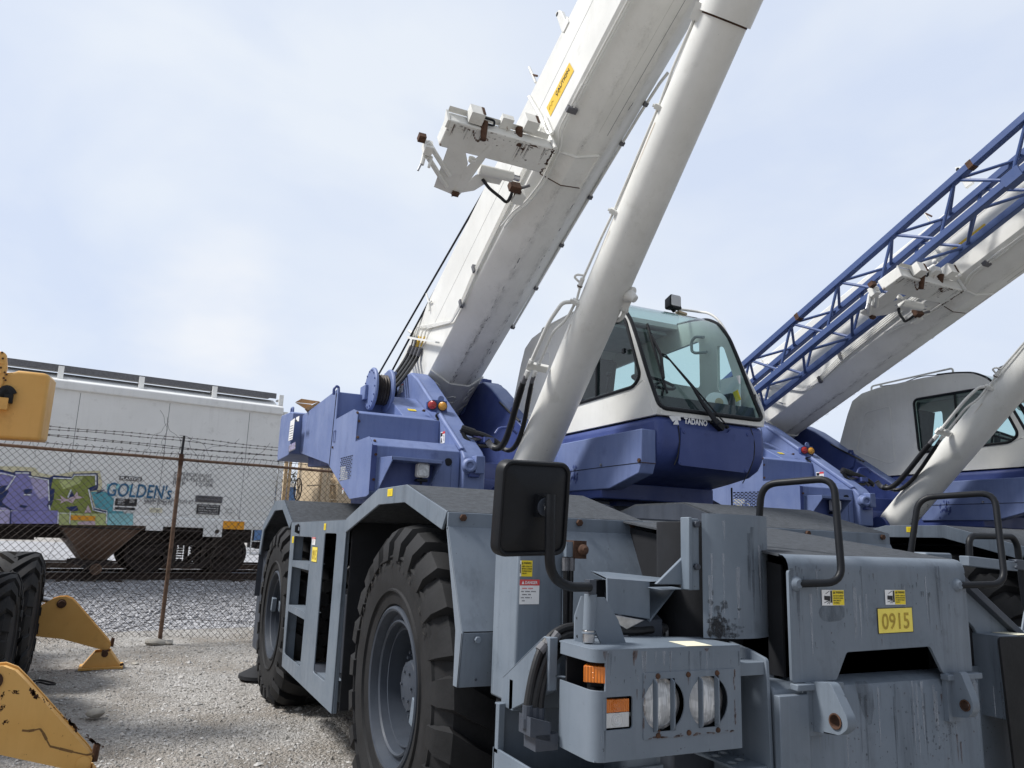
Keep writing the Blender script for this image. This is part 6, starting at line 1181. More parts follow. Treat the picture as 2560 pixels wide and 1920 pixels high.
    for i in range(5): mb.lathe((0.64+0.029*i, wy, wz), (1, 0, 0), [(0, 0.15), (0.015, 0.165), (0.029, 0.15)], 'wire', 28)
    mb.build('winch_drum', crane)
    mb = MB(); q = P(z3(830, 440), 'x', 0.6); mb.obox(q, (0.03, 0, 0), (0, 0.10, 0), (0, 0, 0.08), 'blue'); mb.obox(P(z3(1055, 300), 'x', 1.0), (0.05, 0, 0), (0, 0.09, 0), (0, 0, 0.06), 'blue'); mb.lathe(P(z3(1090, 430), 'x', 1.08), (-1, 0, 0), [(0, 0.12), (0.05, 0.12), (0.05, 0.08), (0.09, 0.07), (0.09, 0)], 'dark', 20); mb.lathe(P(z3(1030, 482), 'x', 0.95), (-1, 0, 0), [(0, 0.03), (0.03, 0.02), (0.03, 0)], 'orange', 12); mb.build('winch_bracket', crane, bevel=0.008)
superstructure()
# ------------------------------------------------------------------ boom (own frame: across, along, up)
EL = R(29.2); BA = V3((0, -math.cos(EL), math.sin(EL))); BV = V3((0, math.sin(EL), math.cos(EL))); BO = V3((1.68, 8.12, 3.64))
def BP(u, t, v): return BO+EX*u+BA*t+BV*v
def bpix(p, u):                                # picture point on the boom plane across = u
    q = P(p, 'x', 1.68+u)-BO; return float(q@BA), float(q@BV)
def bchamf(p, side=0):                         # picture point on the near lower chamfer of the boom
    n = np.cross(BA, V3(BP(-0.11, 0, -0.165)-BP(-0.32, 0, 0))); return PL(p, BP(-0.32, 0, 0), n/np.linalg.norm(n))
PIV = V3((1.68, 8.75, 3.42))
def boom():
    mb = MB(); secs = []
    T = [(-0.95, 0.90), (0.0, 0.90), (2.0, 0.83), (4.2, 0.745), (7.0, 0.68), (13.5, 0.62)]; n = 10; vs = []
    for t, top in T:
        sec = [(-0.32, 0.02), (-0.30, -0.012), (-0.125, -0.158), (-0.10, -0.165), (0.10, -0.165), (0.125, -0.158), (0.30, -0.012), (0.32, 0.02), (0.32, top-0.02), (0.30, top), (-0.30, top), (-0.32, top-0.02)]
        n = len(sec); vs += [BP(u, t, v) for u, v in sec]
    und = {0, 1, 2, 3, 4, 5, 6}; fw, fu = [], []
    for i in range(len(T)-1):
        for j in range(n): (fu if j in und and j not in (0,) else fw).append((i*n+j, (i+1)*n+j, (i+1)*n+(j+1) % n, i*n+(j+1) % n))
    fw.append(tuple(range(n))); fw.append(tuple((len(T)-1)*n+j for j in range(n))[::-1])
    fw = [f[::-1] for f in fw]; fu = [f[::-1] for f in fu]
    k = len(mb.v); mb.add(vs, fw, 'white'); i = mb.mi('white')
    i = mb.mi('boombelly'); mb.f += [list(f) for f in fu]; mb.m += [i]*len(fu)
    B = mb.build('boom', crane, org=PIV, ang=25)
    # raised base plate with pressed dimples
    mb = MB(); t0, t1_ = -0.52, 0.0
    ring = [(-0.324, 0.10), (-0.324, 0.0), (-0.303, -0.017), (-0.126, -0.164), (-0.10, -0.171), (0.10, -0.171), (0.126, -0.164), (0.303, -0.017), (0.324, 0.0), (0.324, 0.10)]
    vs = [BP(u, t, v) for t in (t0, t1_) for u, v in ring]; m_ = len(ring); mb.add(vs, [(j, m_+j, m_+j+1, j+1) for j in range(1, m_-2)], 'boomunder')
    mb.tube([BP(u, t1_, v) for u, v in ring[1:-1]], 0.010, 'white', 6); mb.tube([BP(u, t0, v) for u, v in ring[1:-1]], 0.006, 'boomunder', 6)
    nl = V3(BP(-0.165, 0, -0.21)-BP(0, 0, 0)); nl /= np.linalg.norm(nl); nr = V3((-nl[0], nl[1], nl[2])); nd = -BV
    for (u, v, nn, ts) in ((-0.215, -0.09, nl, (-0.17, -0.33)), (0.0, -0.171, nd, (-0.27,)), (0.215, -0.09, nr, (-0.17, -0.33))):
        for t in ts: mb.lathe(BP(u, t, v)+nn*0.0, nn, [(-0.004, 0.066), (0.008, 0.062), (0.010, 0.054), (0.001, 0.046), (0.0, 0)], 'boomunder', 22); mb.lathe(BP(u, t, v)+nn*0.003, nn, [(0, 0.0465), (0.001, 0.041)], 'boomdirt', 22, False)
    mb.build('base_plate', B)
    # weld seams and grime lines along the lower faces
    mb = MB()
    for u, v in ((-0.112, -0.166), (0.112, -0.166)):
        for t in RNG.exponential(0.9, 60):
            if t < 5: w = RNG.uniform(0.0006, 0.0042); l = RNG.uniform(0.01, 0.06); o = RNG.normal(0, 0.016*(0.3+math.exp(-t))); mb.add([BP(u+o-w, t, v-0.002), BP(u+o+w, t+0.01, v-0.002), BP(u+o+w*.6, t+l, v-0.002), BP(u+o-w*.7, t+l*.8, v-0.002)], [(0, 1, 2, 3)], 'inkgrey')
    absorb(B, mb); mb = MB(); mb.tube([BP(0.055, t, -0.1655) for t in (3.4, 6, 9, 13)], 0.0018, 'inkgrey', 4); mb.tube([BP(-0.03, t, -0.1655) for t in (3.4, 6, 9, 13)], 0.0012, 'boomdirt', 4); absorb(B, mb); mb = MB(); mb.tube([BP(-0.3205, t, 0.46) for t in (-0.8, 2, 6, 13)], 0.0012, 'inkgrey', 4); absorb(B, mb)
    # hydraulic pipes on the near lower corner
    mb = MB()
    def bq(p, u=-0.345): t, v = bpix(p, u); return BP(u, t, v)
    for k in range(4):
        o = 6*k; mb.tube(fillet([bq(zk(372+25*k, 668-1*k)), bq(zk(395+22*k, 600+4*k)), bq(zk(600+8*k, 562+3*k)), bq(zk(632+2*k, 560)), bq(zk(695+5*k, 432+2*k)), bq(zk(795+7*k, 195)), BP(-0.345, 3.2, 0.10+0.026*(3-k))], 0.05, 4), 0.0075, 'white', 8)
        mb.tube([bq(zk(372+25*k, 668)), bq(zk(355+22*k, 735))], 0.010, 'cautionyellow' if k > 1 else 'inkgrey', 8)
    mb.prism([bq(zk(350, 668), -0.36), bq(zk(550, 704), -0.36), bq(zk(550, 716), -0.36), bq(zk(352, 684), -0.36)], (-0.05, 0, 0), 'white')
    for q in ((790, 200), (700, 440)): c = bq(zk(*q), -0.35); mb.obox(c, EX*0.02, BA*0.02, BV*0.045, 'inkgrey')
    for k in range(2):
        A = [BP(-0.345, 3.2, 0.13-0.03*k)]+[bchamf(zt(a+14*k, b+10*k))+V3((-0.02, 0, -0.03)) for a, b in ((150, 1520), (172, 1500), (195, 1540), (235, 1455), (330, 1385), (450, 1240), (555, 985), (555, 880), (690, 620), (1030, 0))]
        A2 = [bchamf(zt(a+(22*k), b+(10*k if b > 700 else 0)))+V3((-0.02, 0, -0.03)) for a, b in ((160, 1545), (190, 1510), (235, 1450), (335, 1372), (440, 1235), (555, 985), (562, 870), (695, 620), (1028, 0), (1200, -320))]
        mb.tube(fillet(A2, 0.06, 4), 0.0085, 'white', 8); mb.tube([A2[7]-BA*0.07, A2[7]+BA*0.07], 0.014, 'white', 8)
    c = bchamf(zt(648, 740))+V3((-0.02, 0, -0.03)); mb.obox(c, EX*0.045, BA*0.025, BV*0.02, 'inkgrey'); mb.build('hydraulic_pipes', B)
    # far edge pipe with clips
    mb = MB(); mb.tube([BP(0.305, t, -0.028-0.006*math.sin(t*2)) for t in np.arange(0.9, 3.75, 0.15)]+[BP(0.32, 3.9, -0.03), BP(0.35, 4.0, -0.01)], 0.013, 'boomunder', 8); 
    for t in (0.9, 1.5, 2.1, 2.7, 3.3, 3.7): mb.obox(BP(0.305, t, -0.028), EX*0.02, BA*0.018, BV*0.018, 'inkgrey')
    mb.build('edge_pipe', B)
    # big side lug, small rope guide forks
    mb = MB(); lg = [bpix(zt(*q), -0.25) for q in ((520, 90), (545, 68), (560, 75), (600, 160), (565, 225))]; mb.prism([BP(-0.25, t, v) for t, v in lg], (0.035, 0, 0), 'white'); t, v = bpix(zt(533, 98), -0.25); mb.tube([BP(-0.252, t, v), BP(-0.24, t, v)], 0.022, 'dark', 12)
    mb.prism([BP(-0.33, t, v) for t, v in [bpix(zt(*q), -0.33) for q in ((600, 110), (612, 150), (575, 225), (560, 215))]], (0.02, 0, 0), 'white'); mb.build('side_lug', B, bevel=0.004)
    mb = MB(); f1 = lambda *q: [BP(-0.30, *bpix(zt(*w), -0.30)) for w in q]; mb.tube(f1((385, 570), (365, 520), (340, 465)), 0.012, 'whiterust', 8); mb.tube(f1((368, 518), (395, 525)), 0.010, 'rust', 8); mb.tube(f1((355, 490), (347, 505)), 0.008, 'white', 8)
    f2 = lambda *q: [BP(-0.34, *bpix(zb(*w), -0.34)) for w in q]; mb.tube(f2((512, 880), (510, 820), (492, 755)), 0.011, 'whiterust', 8); mb.tube(f2((510, 820), (530, 808)), 0.010, 'whiterust', 8); mb.tube(f2((365, 1030), (395, 1050), (390, 1080)), 0.02, 'white', 8); mb.build('rope_guide', B)
    # caution sticker
    mb = MB(); q = [bpix(zt(*w), -0.322) for w in ((618, 432), (650, 488), (487, 806), (460, 745))]; mb.add([BP(-0.3235, t, v) for t, v in q], [(0, 1, 2, 3)], 'cautionyellow'); a, b = np.array(q[0]), np.array(q[3]); c = np.array(q[1])
    o = BP(-0.3255, *(b+(a-b)*0.36+(c-a)*0.52)); u = BP(-0.3255, *a)-BP(-0.3255, *b); lu = np.linalg.norm(u); u /= lu; v = BP(0, *a)-BP(0, *c); v /= np.linalg.norm(v); mb.text('CAUTION', o, u, v, 0.045, 'ink', 0.25, off=0.02)
    for k, (f_, g_) in enumerate(((0.05, 0.45), (0.38, 0.55), (0.70, 0.40))):
        p = b+(a-b)*f_+(c-a)*g_; mb.tube([BP(-0.3255, p[0]+dx*lu*0.2, p[1]+dy) for dx, dy in ((0, -0.01), (0.35, 0.02), (0.5, -0.02), (0.7, 0.02), (0.95, 0.0))], 0.0022, 'platebrown', 4)
    mb.build('caution_sticker', B)
    mb = MB(); mb.prism([BP(-0.3215, *bpix(zk(*w), -0.3215)) for w in ((405, 660), (416, 690), (400, 755), (378, 745))], (-0.002, 0, 0), 'cautionyellow'); mb.build('hose_tag', B)
    # jib stowage bracket: a box arm standing out from the near side
    C = [bpix(zj(*q), -0.33) for q in ((1600, 615), (1440, 890), (1555, 515))]
    mb = MB(); fr, bo, bk = C; bk2 = (bk[0]+bo[0]-fr[0], bk[1]+bo[1]-fr[1])
    def arm(u, q): return BP(u, *q)
    end = 0; best = None
    for uu in np.arange(-2.0, -0.4, 0.005):
        w = arm(uu, fr)-CAM; px = 1280+FPX*(w@AX[0])/(w@AX[2])
        if px >= zj(395, 0)[0]: end = uu; break
    sec = [fr, bo, bk2, bk]; mb.prism([arm(-0.32, q) for q in sec], EX*(end+0.32), 'whiterust'); JB = mb.build('jib_bracket', B, bevel=0.014, seg=3); mb = MB()
    fa = lambda f, a: BP(end+(-0.32-end)*f, *(np.array(fr)+(np.array(bo)-np.array(fr))*a))-BA*0.0016
    dn = (fa(0.5, 1)-fa(0.5, 0)); dn /= np.linalg.norm(dn)
    for f_, w, l in ((0.68, 0.006, 0.20), (0.72, 0.010, 0.13), (0.66, 0.003, 0.17), (0.75, 0.004, 0.16), (0.15, 0.012, 0.06), (0.30, 0.004, 0.10), (0.9, 0.006, 0.09), (0.05, 0.006, 0.12)): run(mb, fa(f_, 0.08), EX, -dn, w, l, 'ruststain')
    for i in range(70): blot(mb, fa(RNG.uniform(0, 1), abs(RNG.normal(0, 0.2))), EX, dn, RNG.uniform(0.003, 0.016), RNG.uniform(0.002, 0.007), 'ruststain' if i % 3 else 'soot', 7)
    for i in range(8): run(mb, fa(RNG.uniform(0, 1), 0.1), EX, -dn, RNG.uniform(0.004, 0.012), RNG.uniform(0.08, 0.2), 'dampstain')
    blot(mb, fa(0.80, 0.08), EX, dn, 0.035, 0.010, 'rust', 9)
    for i in range(40): blot(mb, fa(0.985+RNG.normal(0, 0.008), RNG.uniform(0, 1)), EX, dn, 0.006, RNG.uniform(0.004, 0.014), 'rust', 7)
    absorb(JB, mb)
    L = lambda f, q=fr: arm(end+(-0.32-end)*f, q); dt = np.array(bo)-np.array(fr); df = np.array(bk)-np.array(fr)
    pp = lambda f, a, b: BP(end+(-0.32-end)*f, *(np.array(fr)+dt*a+df*b))
    mb = MB()                                  # end channels, top flange plates and pin blocks
    mb.prism([pp(-0.02, -0.06, 1.0), pp(-0.02, 0.0, 0.0), pp(-0.02, 0.28, 0.0), pp(-0.02, 0.25, 0.5)], EX*0.02, 'whiterust');
    mb.prism([pp(0.0, -0.0, 1.0), pp(0.95, -0.0, 1.0), pp(0.95, -0.16, 1.02), pp(0.0, -0.16, 1.02)], BA*0.012, 'white')
    for f_, b_, a_ in ((0.22, 0.62, -0.25), (0.74, 1.2, -0.35)): mb.obox(pp(f_, a_, b_), EX*0.058, BA*0.05, BV*0.058, 'whiterust'); mb.lathe(pp(f_, a_, b_)-BA*0.05, -BA, [(0, 0.026), (0.012, 0.023), (0.013, 0)], 'rust', 12); mb.obox(pp(f_, a_, b_)+EX*0.05, EX*0.012, BA*0.054, BV*0.05, 'rust')
    mb.obox(pp(0.52, -0.2, 1.0), EX*0.05, BA*0.05, BV*0.03, 'whiterust'); mb.build('pin_block', JB, bevel=0.005)
    for k, f_ in enumerate((0.31, 0.66)):
        mb = MB(); c = pp(f_, -0.1, 0.15+0.5*k)-BA*0.03; mb.tube([c+EZ*0.06, c-EZ*0.10], 0.030, 'rust', 12, True, [0.034, 0.022]); 
        if k == 0: mb.tube(fillet([c+EZ*0.05-EX*0.05, c+EZ*0.10-EX*0.06, c+EZ*0.10+EX*0.09, c+EZ*0.05+EX*0.09, c+EZ*0.05-EX*0.03], 0.03, 4), 0.010, 'black', 8)
        else: mb.tube(fillet([c-EX*0.03, c-EX*0.09-EZ*0.01, c-EX*0.09-EZ*0.03, c-EX*0.02-EZ*0.03], 0.02, 3), 0.006, 'rust', 6)
        d = -1 if k == 0 else 1
        for i in range(11): a = math.pi*i/10; q = c+EX*d*(0.045+0.04*math.cos(a))-EZ*(0.10*math.sin(a)+0.0)-BA*0.02; mb.tube([q-EZ*0.009, q+EZ*0.009], 0.0055, 'rust', 5)
        mb.build('chained_pin', JB)
    pg = lambda f, a, d=0.0: pp(f, a, 0)-BA*d
    mb = MB(); mb.prism([pg(.06, .2), pg(.12, .2), pg(.31, 1.35), pg(.33, 2.65), pg(.11, 2.5)], BA*-0.012, 'white'); mb.build('hanger_plate', JB, bevel=0.003)
    mb = MB(); mb.prism([pg(.42, .30, .03), pg(.45, .42, .03), pg(.37, 2.45, .03), pg(.30, 2.62, .03), pg(.30, 1.45, .03)], BA*-0.012, 'white'); mb.lathe(pp(0.33, 1.12, 0.02), -BA, [(0.0, 0.036), (0.03, 0.034), (0.03, 0.022), (0.0, 0.02)], 'whiterust', 16); mb.obox(pg(.32, 2.5, .02), EX*0.03, BA*0.02, BV*0.03, 'rust'); mb.build('hanger_plate', JB, bevel=0.003)
    mb = MB(); mb.prism([pg(.33, 2.62), pg(.48, 2.32), pg(.56, 1.87), pg(.68, 1.85), pg(.68, 1.62), pg(.50, 1.60), pg(.42, 1.95), pg(.36, 2.42)], BA*0.06, 'white'); mb.build('jib_foot', JB, bevel=0.005)
    mb = MB(); a, b = pg(.43, 1.25, .05), pg(.75, 1.22, .05); mb.cyl(a, b, 0.046, 'white', 20); mb.cyl(b, pg(.82, 1.22, .05), 0.026, 'steel', 12); mb.tube(spline([pg(.50, 1.4, .10), pg(.60, 1.6, .12), pg(.74, 1.85, .12), pg(.82, 1.98, .12), pg(.83, 1.8, .1), pg(.82, 1.65, .08)], 5), 0.0145, 'hose', 10); mb.tube(spline([pg(.82, 1.55, .08), pg(.88, 1.45, .08), pg(.95, 1.33, .06)], 5), 0.014, 'inkgrey', 10)
    mb.obox(pg(.82, 1.55, .06), EX*0.05, BA*0.03, BV*0.04, 'rust'); mb.obox(pg(.90, 1.98, .04), EX*0.05, BA*0.05, BV*0.05, 'white'); mb.obox(pg(.87, 1.78, .04), EX*0.026, BA*0.026, BV*0.03, 'rust'); mb.build('bracket_cylinder', JB, bevel=0.006)
    mb = MB(); e1, e3 = pg(-.10, .95), pg(-.07, 1.35); mb.tube([pg(.20, 2.05, -.02), e1], 0.022, 'white', 8); mb.tube([pg(.22, 2.5, -.02), e3-EZ*0.02], 0.022, 'white', 8); mb.obox((e1+e3)/2, EX*0.035, BA*0.04, BV*0.05, 'whiterust'); mb.obox(e1-EX*0.05+BV*0.04, EX*0.03, BA*0.03, BV*0.025, 'rust'); mb.tube([e3-EX*0.02, e3-EX*0.04-EZ*0.11], 0.018, 'whiterust', 8); mb.tube([e3-EX*0.04-EZ*0.09, e3-EX*0.07-EZ*0.17], 0.009, 'steel', 8); mb.tube([e3+EX*0.04-EZ*0.02, e3+EX*0.02-EZ*0.12], 0.012, 'white', 8); mb.build('swing_link', JB)
    mb = MB()                                  # collar plate welded on the chamfer, gusset strips up the boom side
    bflat = lambda p: PL(p, BP(0, 0, -0.172), BV)
    q0, q3 = bchamf(zj(1600, 612))+V3((-0.006, 0, -0.009)), bchamf(zj(1440, 888))+V3((-0.006, 0, -0.009)); q1, q2 = bflat(zj(2110, 690)), bflat(zj(1890, 1062)); t_ = lambda p: float((p-BO)@BA)
    k1 = BP(-0.112, t_(q0)*0.55+t_(q1)*0.45, -0.172); k2 = BP(-0.112, t_(q3)*0.55+t_(q2)*0.45, -0.172); mb.add([q0, k1, k2, q3, q1, q2], [(0, 1, 2, 3), (1, 4, 5, 2)], 'whiterust'); mb.tube([q0, k1, q1], 0.012, 'white', 6); mb.tube([q1, q2], 0.009, 'white', 6); mb.tube([q3, k2, q2], 0.005, 'rust', 6)
    for a, b in (((1305, 10), (1440, 240)), ((1440, 240), (1605, 605)), ((1495, 255), (1570, 435))): mb.tube([BP(-0.335, *bpix(zj(*a), -0.335)), BP(-0.335, *bpix(zj(*b), -0.335))], 0.018, 'white', 6)
    c = BP(-0.36, *bpix(zj(1400, 330), -0.36)); mb.tube([c, c-BA*0.12+EX*-0.02], 0.03, 'white', 12); mb.ball(c-BA*0.12-EX*0.02, 0.035, 'steel'); mb.ball(c+EX*-0.08, 0.03, 'whiterust'); mb.build('collar_plate', JB)
    return B
boom_obj = boom()
# ------------------------------------------------------------------ lift cylinder
CE = math.atan2(2.57, 2.41); CA = V3((0, -math.cos(CE), math.sin(CE))); C0 = V3((1.68, 6.49, 2.14))
def lift_cylinder():
    cb = V3((0, math.sin(CE), math.cos(CE)))
    mb = MB(); r = 0.172; prf = [(-0.05, 0.10), (0.02, 0.165), (0.08, r), (4.6, r)]; mb.lathe(C0, CA, prf, 'white', 56); ts = float((P(zt(1715, 105), 'x', 1.68)-C0)@CA)-0.03; mb.lathe(C0, CA, [(ts, r+0.001), (ts, r+0.022), (ts+0.9, r+0.022), (ts+0.9, 0.12), (ts+2.6, 0.12)], 'white', 56); mb.lathe(C0, CA, [(ts-0.012, r+0.0015), (ts, r+0.0015)], 'rust', 56, False); mb.cyl(C0-EX*0.22, C0+EX*0.22, 0.12, 'bluedeep', 20); LC = mb.build('lift_cylinder', crane, org=C0, ang=30)
    def on(p, off=0.0):                        # picture point on the near-left flank of the barrel
        q = P(p, 'x', 1.68-r*0.55-off); d = q-C0; return q
    # silhouette-side pipe: follow the upper left flank, 60 degrees round from the viewer
    ev = V3(CAM-C0); ev = ev-(ev@CA)*CA; ev /= np.linalg.norm(ev); sd_ = np.cross(CA, ev); 
    left = sd_ if (sd_@AX[0]) < 0 else -sd_
    rad = lambda ang: math.cos(ang)*ev+math.sin(ang)*left
    F = lambda t, ang, rr: C0+CA*t+rad(R(ang))*rr
    K = lambda f, a, b, e=0.0: PL(f(a, b), C0+ev*e, ev)     # points on the plane of the barrel's visible outline
    mb = MB(); mb.tube([K(zk, 1498, 415, .03), K(zk, 1512, 360, .03), K(zk, 1532, 290, .03), K(zk, 1660, 0, .03), K(zt, 930, 1450, .03), K(zt, 1240, 725, .03), K(zt, 1330, 480, .03), K(zt, 1480, 130, .03)], 0.0105, 'white', 10)
    mb.tube(fillet([K(zk, 1495, 420, .03), K(zk, 1425, 555, .05), K(zk, 1335, 630, .09), K(zk, 1235, 860, .12)], 0.08, 5), 0.0115, 'white', 10)
    mb.tube(fillet([K(zk, 1465, 428, .03), K(zk, 1400, 432, .06), K(zk, 1310, 560, .09), K(zk, 1185, 840, .12)], 0.06, 5), 0.0165, 'white', 12)
    mb.tube([K(zk, 1515, 330, .03), K(zk, 1540, 265, .03)], 0.018, 'whiterust', 12); mb.tube([K(zk, 1518, 322, .03), K(zk, 1521, 314, .03)], 0.022, 'rust', 12); mb.tube(fillet([K(zk, 1525, 300, .03), K(zk, 1480, 255, .03), K(zk, 1500, 238, .03), K(zk, 1545, 245, .03)], 0.03, 4), 0.009, 'white', 8)
    c = K(zt, 1515, 85, .05); mb.obox(c, CA*0.055, left*0.045, ev*0.04, 'white'); mb.tube([K(zt, 1480, 135, .04), K(zt, 1495, 95, .04)], 0.02, 'white', 8); mb.build('cylinder_pipe', LC)
    for q, f in (((1490, 428), zk), ((925, 1462), zt), ((1236, 742), zt)):
        mb = MB(); c = K(f, *q, .04); mb.obox(c, CA*0.018, left*0.030, ev*0.03, 'white'); mb.obox(c-left*0.045+ev*0.03, CA*0.013, left*0.035, ev*0.012, 'white'); mb.bolt(c+left*0.03, left, 0.012, 'whiterust', 0.016); mb.build('pipe_clamp', LC)
    mb = MB(); a, b = K(zk, 1152, 872, .12), K(zk, 1292, 902, .06); mb.prism([a+CA*0.030, b+CA*0.030, b-CA*0.030, a-CA*0.030], -ev*0.05, 'whiterust')
    for (x0, y0, x1, y1, rr) in ((1190, 828, 1178, 856, 0.026), (1240, 848, 1230, 872, 0.021), (1165, 900, 1145, 950, 0.025), (1213, 905, 1198, 945, 0.020)): mb.tube([K(zk, x0, y0, .12), K(zk, x1, y1, .12)], rr, 'whiterust', 6)
    for (x0, y0, x1, y1, rr) in ((1150, 935, 1125, 990, 0.023), (1203, 935, 1185, 990, 0.018)): mb.tube([K(zk, x0, y0, .12), K(zk, x1, y1, .12)], rr, 'inkgrey', 12)
    mb.build('hose_block', LC, bevel=0.004)
    for k, rr in enumerate((0.026, 0.019)):
        mb = MB(); w = (((1128, 985), (1078, 1150), (1045, 1270), (1005, 1385), (965, 1435), (915, 1430), (880, 1385)), ((1188, 985), (1160, 1130), (1140, 1240), (1105, 1360), (1060, 1440), (1010, 1452), (950, 1415)))[k]; sp = spline([K(zk, a, b, 0.12-0.03*i) for i, (a, b) in enumerate(w)], 8); n = len(sp); mb.tube(sp, rr, 'hose', 12)
        for i in range(2, int(n*0.78)):
            for f_ in ((0.0, 0.5) if k == 0 else (0.25, 0.75)): q = sp[i]*(1-f_)+sp[i+1]*f_; d = sp[i+1]-sp[i-1]; d /= np.linalg.norm(d); mb.tube([q-d*0.007, q+d*0.007], rr*1.13, 'hose', 12)
        for i in range(int(n*0.78), n-2): mb.tube([sp[i], sp[i+1]], rr*1.08, 'inkgrey', 12)
        mb.build('cylinder_hose', LC, split=False)
    c = K(zk, 1850, 410, .02); mb = MB(); mb.obox(c, CA*0.09, left*0.035, ev*0.045, 'white'); mb.tube([K(zk, 1840, 390, .05), K(zk, 1870, 385, .09), K(zk, 1905, 412, .12)], 0.042, 'white', 14, True, [0.05, 0.046, 0.03]); mb.tube([K(zk, 1860, 350, .03), K(zk, 1895, 352, .06)], 0.032, 'white', 12); mb.tube([K(zk, 1838, 470, .02), K(zk, 1828, 500, .02)], 0.028, 'whiterust', 10); mb.tube(fillet([K(zk, 1828, 495, .02), K(zk, 1812, 540, .02), K(zk, 1780, 560, .0), K(zk, 1755, 545, .0)], 0.04, 4), 0.017, 'white', 10); mb.build('holding_valve', LC, bevel=0.006)
    mb = MB()                                  # rust run below the sleeve and dirt at the foot
    for ang, t0, l, w in tuple((62, float((P(f(*q), 'x', 1.68)-C0)@CA)-0.06, l, w) for f, q, l, w in ((zt, (1270, 770), 0.35, 0.010), (zt, (960, 1490), 0.15, 0.006), (zk, (1520, 450), 0.14, 0.006))):
        mb.add([F(t0, ang-w*150, r+0.002), F(t0, ang+w*150, r+0.002), F(t0-l, ang+w*40, r+0.002), F(t0-l, ang-w*40, r+0.002)], [(0, 1, 2, 3)], 'cartan')
    for i in range(90): t = abs(RNG.normal(0, 0.22))+0.08; ang = RNG.normal(-25, 12); w = RNG.uniform(0.3, 1.4); l = RNG.uniform(0.006, 0.03); mb.add([F(t, ang-w, r+0.0015), F(t, ang+w, r+0.0015), F(t+l, ang+w*.6, r+0.0015), F(t+l, ang-w*.6, r+0.0015)], [(0, 1, 2, 3)], 'inkgrey')
    absorb(LC, mb)
    return LC
cyl_obj = lift_cylinder()
def ropes():
    mb = MB(); pt = lambda f, a, b, y: P(f(a, b), 'y', y)
    for (a, b) in (((125, 935), (663, 0)), ((235, 880), (640, 120))):
        A = P(zk(*a), 'x', 1.25); Bq = P(zk(*b), 'x', 1.45); d = (Bq-A)/np.linalg.norm(Bq-A); mb.tube([A-d*0.3, A, Bq, Bq+d*3.2], 0.0125, 'black', 8)
    o = mb.build('wire_rope', crane)
    mb = MB()
    for k in range(4):
        s_ = [BP(-0.345, *bpix(zk(355+22*k, 735+4*k), -0.345)), BP(-0.36, *bpix(zk(330+22*k, 790+8*k), -0.36)), P(zk(290+18*k, 860+12*k), 'x', 1.18), P(zk(215+15*k, 960+14*k), 'x', 1.0), P(zk(120+14*k, 1050+8*k), 'x', 0.85), P(zk(55+15*k, 1085+2*k), 'x', 0.8)]
        mb.tube(spline(s_, 6), 0.021, 'hose', 10); mb.tube([s_[0], s_[0]+(s_[1]-s_[0])*0.8], 0.024, 'inkgrey', 10)
    mb.build('boom_hoses', crane)
ropes()
